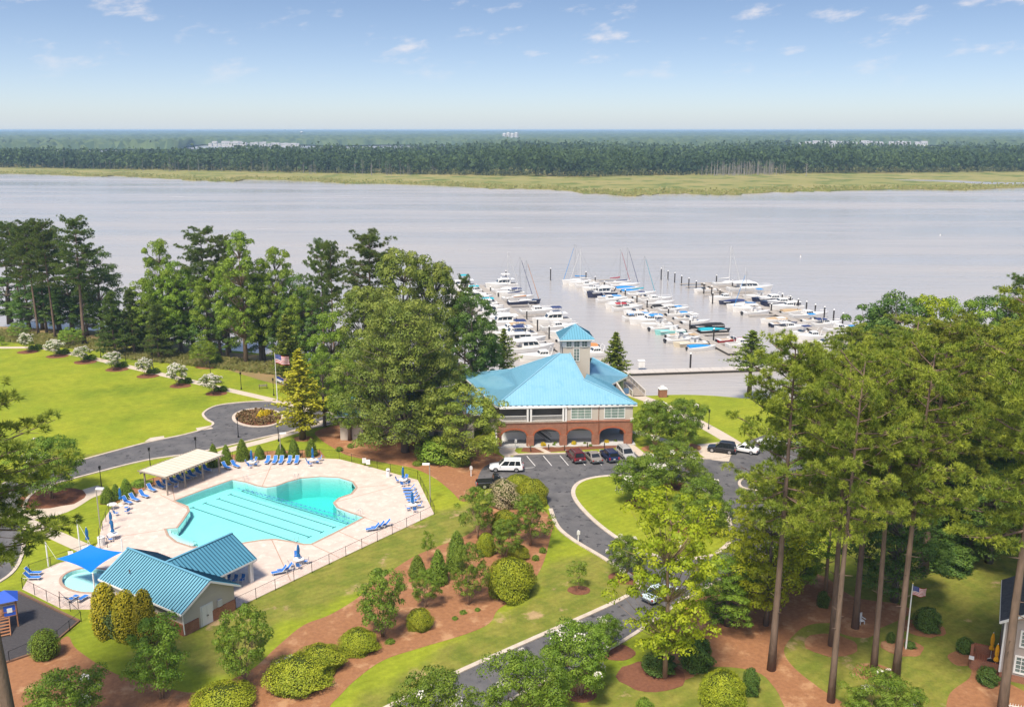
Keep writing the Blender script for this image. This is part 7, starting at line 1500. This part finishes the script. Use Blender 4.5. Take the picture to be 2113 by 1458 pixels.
P3L = [None, None, ('runabout', 7.5, 'white', None, 'outermost white'), None, None, ('cruiser', 9, 'white', None, 'tidy white'), ('cover', 8, 'navy', 'navy', 'navy draped'), ('cover', 8, 'white', 'white', 'pale draped'), ('sail', 8.5, 'white', 'blue', 'blue covered'), ('console', 8, 'white', 'white', 'white topped'), None, ('cover', 7.5, 'white', 'tan', 'tan draped'), ('runabout', 7.5, 'navy', 'white', 'dark hulled'), ('cruiser', 8.5, 'white', 'white', 'white'), ('runabout', 7.5, 'white', 'navy', 'navy awninged'), ('cruiser', 8.5, 'white', None, 'plain white'), ('runabout', 7, 'white', 'white', 'small white')]
P3R = [('sail', 10, 'white', 'white', 'tall white'), None, ('fly', 15, 'white', None, 'largest white', True), None, ('console', 9, 'white', 'blue', 'blue hard-topped'), ('cruiser', 12.5, 'navy', None, 'big navy hulled', False), ('cruiser', 12, 'navy', None, 'navy sided white', False), ('cruiser', 10, 'white', 'white', 'white canvas'), ('cover', 8, 'white', 'tan', 'tan covered'), ('cruiser', 11, 'white', None, 'tall white'), ('runabout', 7, 'white', 'blue', 'small blue-topped'), ('cruiser', 8, 'white', 'navy', 'navy-topped'), ('cruiser', 9, 'white', None, 'broad white'), ('console', 7.5, 'white', 'blue', 'blue topped'), ('runabout', 7, 'white', None, 'small open white')]
A3 = pier('floating_pier', (1452, 583), (1772, 718), 'right floating pier with tall piles and large yachts', P3L, P3R, ('near side of right pier', 'far side of right pier'))
P1L = [('trawler', 11, 'white', 'teal', 'teal canvas'), ('cruiser', 9, 'white', 'teal', 'teal topped'), ('cover', 8, 'white', 'white', 'white draped'), ('fly', 10.5, 'white', None, 'big white'), ('cruiser', 10, 'white', 'teal', 'teal trimmed'), ('cruiser', 9, 'white', None, 'white'), ('fly', 10.5, 'white', 'white', 'white topped'), ('cruiser', 10.5, 'white', None, 'sleek white'), ('fly', 11, 'white', None, 'tall white'), ('cruiser', 11, 'white', 'tan', 'tan topped'), ('fly', 11, 'white', 'navy', 'navy canopied'), ('trawler', 11, 'white', 'navy', 'blue-windowed white'), ('fly', 10.5, 'white', None, 'bright white'), ('cruiser', 10, 'white', None, 'long white')]
P1R = [('fly', 10.5, 'white', 'white', 'white canopied'), ('sail', 9.5, 'white', 'white', 'white rigged'), ('cruiser', 9, 'white', 'navy', 'navy topped'), ('sail', 10, 'white', 'navy', 'dark rigged'), ('sail', 10, 'navy', 'orange', 'navy hulled wooden-decked'), None, ('cruiser', 11.5, 'white', None, 'large white', True), None, ('fly', 10.5, 'white', 'navy', 'navy topped'), ('cruiser', 10, 'white', None, 'sleek white'), ('cruiser', 9, 'white', 'white', 'white soft-topped'), ('runabout', 8, 'white', 'tan', 'tan awninged'), ('cover', 8, 'white', 'orange', 'salmon draped'), ('cruiser', 9, 'white', None, 'plain white')]
A1 = pier('floating_pier', (988, 588), (1195, 752), 'left floating pier running behind the clubhouse roof', P1L, P1R, ('near side of left pier', 'far side of left pier'))
# walkway that joins the piers, pump house
A, B = G3(1180, 772, -1.0), G3(1790, 752, -1.0); o = empty('dock_walkway', (0, 0, 0), 0, 'long concrete dock walkway joining the piers to the shore', 'dock'); d = B - A; n = 26
for k in range(n): c = A.lerp(B, (k + 0.5) / n); MB().box((c.x, c.y, -0.9), (d.length / n - 0.06, 2.8, 0.16), math.atan2(d.y, d.x)).obj('deck_section', mat('dock_concrete', (0.5, 0.46, 0.42), (0.43, 0.39, 0.36), 1.0, 0.9, world_co=True), o)
c = (A + B) / 2; MB().box((c.x, c.y, -1.3), (d.length, 2.5, 0.7), math.atan2(d.y, d.x)).obj('float', float_m, o)
o = empty('dock_locker', (*G(1323, 757, -0.8), -0.82), 0.05, 'white box locker on the dock walkway', 'locker'); MB().box((0, 0, 0.75), (1.4, 1.2, 1.5)).obj('body', white_trim, o); MB().box((0, 0, 1.55), (1.55, 1.35, 0.1)).obj('lid', white_trim, o); MB().box((0, -0.61, 0.7), (0.6, 0.03, 1.1)).obj('door', gel, o)
for i, (x, y, t) in enumerate([(1136, 578, 553), (1209, 578, 560), (1228, 583, 570), (1247, 592, 580), (1268, 604, 594), (1290, 614, 597), (1314, 628, 607), (1335, 639, 617), (1379, 654, 635), (1423, 684, 658), (1472, 706, 677)]): pile(x, y, t, 'dark pile along the middle pier, %s from its outer end' % ORD[i])
for i, (x, y, t) in enumerate([(1364, 577, 553), (1378, 578, 558), (1392, 583, 562), (1406, 588, 568), (1421, 594, 573), (1436, 600, 579), (1452, 606, 584), (1468, 612, 590), (1485, 618, 597), (1470, 627, 603)]): pile(x, y, t, 'dark pile on near side of right pier, %s from outer end' % ORD[i])
for i, (x, y, t) in enumerate([(1478, 585, 567), (1511, 593, 578), (1546, 603, 588), (1613, 628, 605), (1630, 634, 610), (1646, 640, 616), (1663, 647, 621), (1681, 653, 627), (1700, 660, 632), (1719, 667, 638), (1738, 674, 645), (1591, 645, 625)]): pile(x, y, t, 'dark pile on far side of right pier, %s from outer end' % ORD[i])
for i, (x, y, t) in enumerate([(1044, 578, 558), (1012, 600, 591), (1028, 612, 602), (1047, 625, 615), (1087, 660, 640), (1109, 688, 657), (1133, 704, 672)]): pile(x, y, t, 'dark pile along the left pier, %s from its outer end' % ORD[i])
pile(1424, 764, 728, 'tall dark pile with white cap at the dock walkway')
# craft at the left bank and a channel marker
make_boat('cover', 8, 'white', 'blue').place('moored_boat', (*G(500, 640, WATER_Z), WATER_Z), 0.2, (1, 1, 1), 'blue covered boat glimpsed between the left bank trees', 'boat', 'boats moored in the marina'); make_boat('runabout', 7, 'white', 'blue').place('moored_boat', (*G(530, 632, WATER_Z), WATER_Z), 0.1, (1, 1, 1), 'blue topped runabout glimpsed between the left bank trees', 'boat', 'boats moored in the marina')
o = empty('bank_dock', (0, 0, 0), 0, 'small dock glimpsed behind the left bank trees', 'dock'); A, B = G3(455, 650, -1), G3(560, 640, -1); MB().beam(A, B, 2.0, 0.3).obj('deck', dock_wood, o)
for i, (x, y) in enumerate([(1652, 530), (1940, 486)]):
    o = empty('channel_buoy', (*G(x, y, WATER_Z), WATER_Z), 0, 'small white buoy out on the river, %s one' % ('nearer', 'farther')[i], 'buoy'); MB().lathe([(0.25, -0.2), (0.3, 0.2), (0.08, 0.35), (0.06, 0.8)], 10).obj('float', white_trim, o); MB().lathe([(0.09, 0.8), (0.09, 0.92), (0.02, 0.98)], 8).obj('top_mark', mat('buoy_orange', (0.6, 0.3, 0.1), rough=0.6), o)
# ------------------------------------------------------------------ far shore
marsh_m = mat('marsh_grass', (0.20, 0.21, 0.06), (0.30, 0.25, 0.10), 0.012, 0.95, 0.1, world_co=True, c3=(0.12, 0.15, 0.035), s3=0.03, m3=0.5, w3=0.1, bump=0.5, bscale=0.3)
rng = np.random.default_rng(9)
edge_px = [(-700, 352), (-300, 356), (0, 359), (110, 361), (210, 365), (225, 362), (270, 366), (380, 371), (480, 375), (485, 371), (640, 374), (690, 377), (860, 382), (940, 385), (1010, 389), (1120, 391), (1230, 400), (1290, 405), (1380, 400), (1480, 402), (1600, 398), (1720, 394), (1900, 391), (1990, 393), (2113, 388), (2500, 386), (2900, 380)]
edge = smooth_poly([G(x, y, WATER_Z) for x, y in edge_px], 8, False)
edge = [(x + rng.normal() * 1.2, y + rng.normal() * 5.0) for x, y in edge]
struct(sheet('marsh', edge + [(2600, 2500), (-2400, 1900)], -0.95, marsh_m, skirt=0.9))
struct(sheet('marsh_creek', smooth_poly([G(x, y, -0.9) for x, y in [(1840, 371), (1960, 372), (2060, 376), (2300, 378), (2300, 382), (2050, 380), (1950, 375)]], 5), -0.93, wm))
# reeds: an uneven fringe standing on the edge of the marsh
C = []
for k in range(9000):
    i = rng.integers(0, len(edge) - 1); t = rng.uniform(); x = edge[i][0] * (1 - t) + edge[i + 1][0] * t; y = edge[i][1] * (1 - t) + edge[i + 1][1] * t + abs(rng.normal()) * 22; C.append((x, y, -0.9 + rng.uniform(0.1, 1.1)))
V, F = cards(rng, np.array(C), 2.6, np.tile(np.array([0.0, -1.0, 0.3]), (len(C), 1)))
tag(stuff(link('reeds', np_mesh('reeds', V, F, leafmat('reed_leaves', (0.16, 0.19, 0.04), (0.27, 0.25, 0.08), 0.2), rng.uniform(0, 1, len(F))))), 'reed fringe along the far marsh edge', 'reeds')
front = [(-700, 343), (0, 346), (200, 349), (450, 353), (700, 358), (900, 361), (1100, 364), (1230, 366), (1300, 363), (1480, 361), (1560, 359), (1700, 358), (1900, 357), (2113, 355), (2900, 352)]
fx = np.array([p[0] for p in front]); fy = np.array([p[1] for p in front])
def wood(n, d0, d1, per, size, m, name, label, hmin, hmax, dens=None):
    px = rng.uniform(-250, 2360, n); dd = d0 + (d1 - d0) * rng.uniform(0, 1, n) ** 0.8
    X = np.empty(n); Y = np.empty(n)
    for i in range(n):
        x, y = G(px[i], float(np.interp(px[i], fx, fy)), -0.9); k = (y + dd[i]) / y
        lim = np.interp(px[i], [0, 500, 900, 1300, 2113], [1750, 1800, 2150, 2200, 2150]); 
        if y + dd[i] > lim: k = (y + (dd[i] % max(60.0, lim - y))) / y
        X[i], Y[i] = x * k, y * k
    H = rng.uniform(hmin, hmax, n) * np.interp(px, [0, 300, 700, 1000, 2113], [0.82, 0.8, 0.95, 1.05, 1.0]) * (1 + 0.13 * np.sin(px / 37.0 + Y / 70) + 0.10 * np.sin(px / 91.0 + 2) + 0.10 * np.sin(px / 13.0 + Y / 40)) * np.where(rng.uniform(size=n) < 0.08, 1.22, 1.0); W = H * rng.uniform(0.28, 0.5, n)
    d = unit(rng, n * per).reshape(n, per, 3); rr = rng.uniform(0.55, 1.0, (n, per)) ** 0.5
    tt = d[:, :, 2] * rr; prof = np.where(tt > 0.2, 1.0 - 0.35 * tt, 1.0)
    P_ = np.empty((n, per, 3)); P_[:, :, 0] = X[:, None] + d[:, :, 0] * rr * W[:, None] / 2 * prof; P_[:, :, 1] = Y[:, None] + d[:, :, 1] * rr * W[:, None] / 2; P_[:, :, 2] = -0.9 + H[:, None] * (0.60 + 0.40 * tt)
    V, F = cards(rng, P_.reshape(-1, 3), size); tn = np.repeat(rng.uniform(0, 0.7, n) + 0.28 * np.sin(X / 47 + Y / 90) * np.sin(Y / 60 + X / 130) + 0.1, per) + rng.normal(size=n * per) * 0.08
    tag(stuff(link(name, np_mesh(name, V, F, m, tn))), label, 'forest')
L_far = leafmat('far_leaves', (0.026, 0.05, 0.018), (0.075, 0.11, 0.03), 0.1, 0.8)
wood(3800, 0, 130, 52, 2.1, L_far, 'island_forest', 'dark forest edge across the river', 15, 27)
wood(1500, -14, 40, 30, 1.7, leafmat('far_scrub', (0.08, 0.105, 0.04), (0.13, 0.14, 0.055), 0.1, 0.8), 'forest_scrub', 'pale scrub at the foot of the far forest', 4, 9)
wood(12000, 90, 1150, 12, 5.2, L_far, 'deep_forest', 'deep dark forest behind the far marsh', 17, 25)
mb = MB()
for k in range(260):
    px = rng.choice([rng.uniform(60, 900), rng.uniform(1440, 1620), rng.uniform(1480, 1600)]); x, y = G(px, float(np.interp(px, fx, fy)) + rng.uniform(-2, 3.0), -0.9); h = rng.uniform(7, 17)
    mb.tube([(x, y, -0.9), (x + rng.normal() * 0.4, y, h)], [0.3, 0.08], 3, cap=False)
    for s in range(3): z = h * rng.uniform(0.5, 0.95); mb.tube([(x, y, z), (x + rng.uniform(-2.2, 2.2), y, z + 0.9)], [0.1, 0.03], 3, cap=False)
tag(stuff(mb.obj('dead_trees', mat('silver_snag', (0.26, 0.235, 0.21), rough=0.9))), 'grey dead trunks along the far forest edge', 'dead trees')
x, y = G(1663, 364, -0.9); o = empty('dead_tree', (x, y, -0.9), 0, 'tall bare dead tree on the far marsh', 'tree'); MB().tube([(0, 0, 0), (0.3, 0, 15)], [0.5, 0.15], 6).obj('trunk', MATS['silver_snag'], o)
for k in range(7): z = 6 + 1.2 * k; s = 1 if k % 2 else -1; MB().tube([(0.1, 0, z), (s * (3.4 - 0.2 * k), 0.5, z + 1.2)], [0.2, 0.05], 4).obj('branch', MATS['silver_snag'], o)
# land beyond, canopy as one rolling mass
mb = MB(); nc, nr = 420, 64
Vv = np.empty((nr, nc, 3))
for j in range(nr):
    for i in range(nc):
        u = -0.72 + 1.44 * i / (nc - 1); pxu = IMG_W / 2 + u * FOC; D0 = float(np.interp(pxu, [380, 430, 640, 700, 790, 930, 980, 1600, 1640, 1930, 1980], [2500, 3290, 3290, 3050, 3250, 3250, 2500, 2500, 3190, 3190, 2500])); D = D0 * (16500 / D0) ** (j / (nr - 1)); rise = np.interp(D, [2500, 6000, 10000, 16500], [0, 2, 9, 20])
        big = 5 * math.sin(u * 23 + j * 0.35) * math.sin(j * 0.6 + u * 7)
        Vv[j, i] = (u * D + rng.normal() * 3, D + rng.uniform(-18, 18), (2 if j == 0 else rng.uniform(9, 24) + rise + big * 0.6))
F = np.array([(j * nc + i, j * nc + i + 1, (j + 1) * nc + i + 1, (j + 1) * nc + i) for j in range(nr - 1) for i in range(nc - 1)])
tag(stuff(link('far_woodland', np_mesh('far_woodland', Vv.reshape(-1, 3), F, leafmat('far_canopy', (0.035, 0.06, 0.025), (0.09, 0.12, 0.04), 0.0, 0.9), rng.uniform(0, 1, len(F))))), 'wooded country stretching to the horizon', 'forest')
struct(sheet('far_land', [(-12500, 17000), (12500, 17000), (2700, 3300), (-2700, 3300)], -0.9, marsh_m))
# town on the far bank
twall = mat('town_wall', (0.50, 0.49, 0.48), rough=0.8); troof = mat('town_roof', (0.36, 0.35, 0.36), rough=0.8); rg = random.Random(4); cnt = 0
def bld(px, D, w, h, label, roofm=troof):
    y = D; x = (px - IMG_W / 2) / FOC * (D * math.cos(PITCH) + CAM_H * math.sin(PITCH)); o = empty('far_building', (x, y, -0.9), rg.uniform(-0.3, 0.3), label, 'building', 'buildings of the distant town'); MB().box((0, 0, h / 2), (w, w * 0.7, h)).obj('wall', twall, o); a, b = w / 2 + 0.6, w * 0.35 + 0.6
    MB().add([(-a, -b, h), (a, -b, h), (a, b, h), (-a, b, h), (-a, 0, h + w * 0.16), (a, 0, h + w * 0.16)], [(0, 1, 5, 4), (2, 3, 4, 5), (1, 2, 5), (3, 0, 4), (3, 2, 1, 0)]).obj('roof', roofm, o)
    for k in range(3): MB().box((-w * 0.3 + w * 0.3 * k, -w * 0.35 - 0.05, h * 0.55), (w * 0.14, 0.1, h * 0.3)).obj('window', glass_m, o)
for i in range(22): bld(436 + 8.6 * i + rg.uniform(-2, 2), 3190 + rg.uniform(-20, 25), rg.uniform(8, 19), rg.uniform(6, 14) if i < 14 else rg.uniform(5, 8), 'pale waterfront building of the distant town, %s from the left' % (ORD + ['27th'])[i])
for i in range(5): bld(262 + 11 * i, 3260, rg.uniform(14, 22), rg.uniform(10, 15), 'pale building at the left of the distant town, %s from the left' % ORD[i])
for i in range(15): bld(1650 + 18.5 * i + rg.uniform(-4, 4), 3120 + rg.uniform(-30, 30), rg.uniform(14, 28), rg.uniform(7, 14), 'pale house on the far bank at right, %s from the left' % ORD[i])
for i in range(4):
    x = (1041 + 8 * i - IMG_W / 2) / FOC * 4100; o = empty('silo', (x, 4100, 0), 0, 'white industrial tank on the horizon, %s from the left' % ORD[i], 'tank', 'white tanks on the horizon'); MB().lathe([(8, 0), (8, 34 + 3 * (i % 2)), (2, 38 + 3 * (i % 2))], 14).obj('shell', twall, o); MB().tube([(9, 0, 0), (9, 0, 40)], 0.8, 5).obj('ladder_tower', troof, o)
x = (634 - IMG_W / 2) / FOC * 5000; o = empty('water_tower', (x, 5000, 0), 0, 'white water tower on the horizon', 'water tower'); MB().lathe([(2.5, 0), (2.0, 33)], 10).obj('stem', twall, o); MB().lathe([(2.0, 33), (7, 36), (8.5, 39), (7, 42), (1, 44)], 16).obj('bowl', twall, o)
# ------------------------------------------------------------------ haze
hm = bpy.data.materials.new('haze'); hm.use_nodes = True; nd, ln = hm.node_tree.nodes, hm.node_tree.links; nd.remove(nd['Principled BSDF']); pv = nd.new('ShaderNodeVolumePrincipled'); pv.inputs['Color'].default_value = (0.50, 0.74, 1.0, 1); pv.inputs['Density'].default_value = 0.000115; pv.inputs['Anisotropy'].default_value = 0.0
ln.new(pv.outputs[0], nd['Material Output'].inputs['Volume'])
o = MB().box((0, 10000, 24.0), (34000, 21600, 58.0)).obj('haze', hm); stuff(o); tag(o, 'thin blue summer haze over the whole view', 'haze')
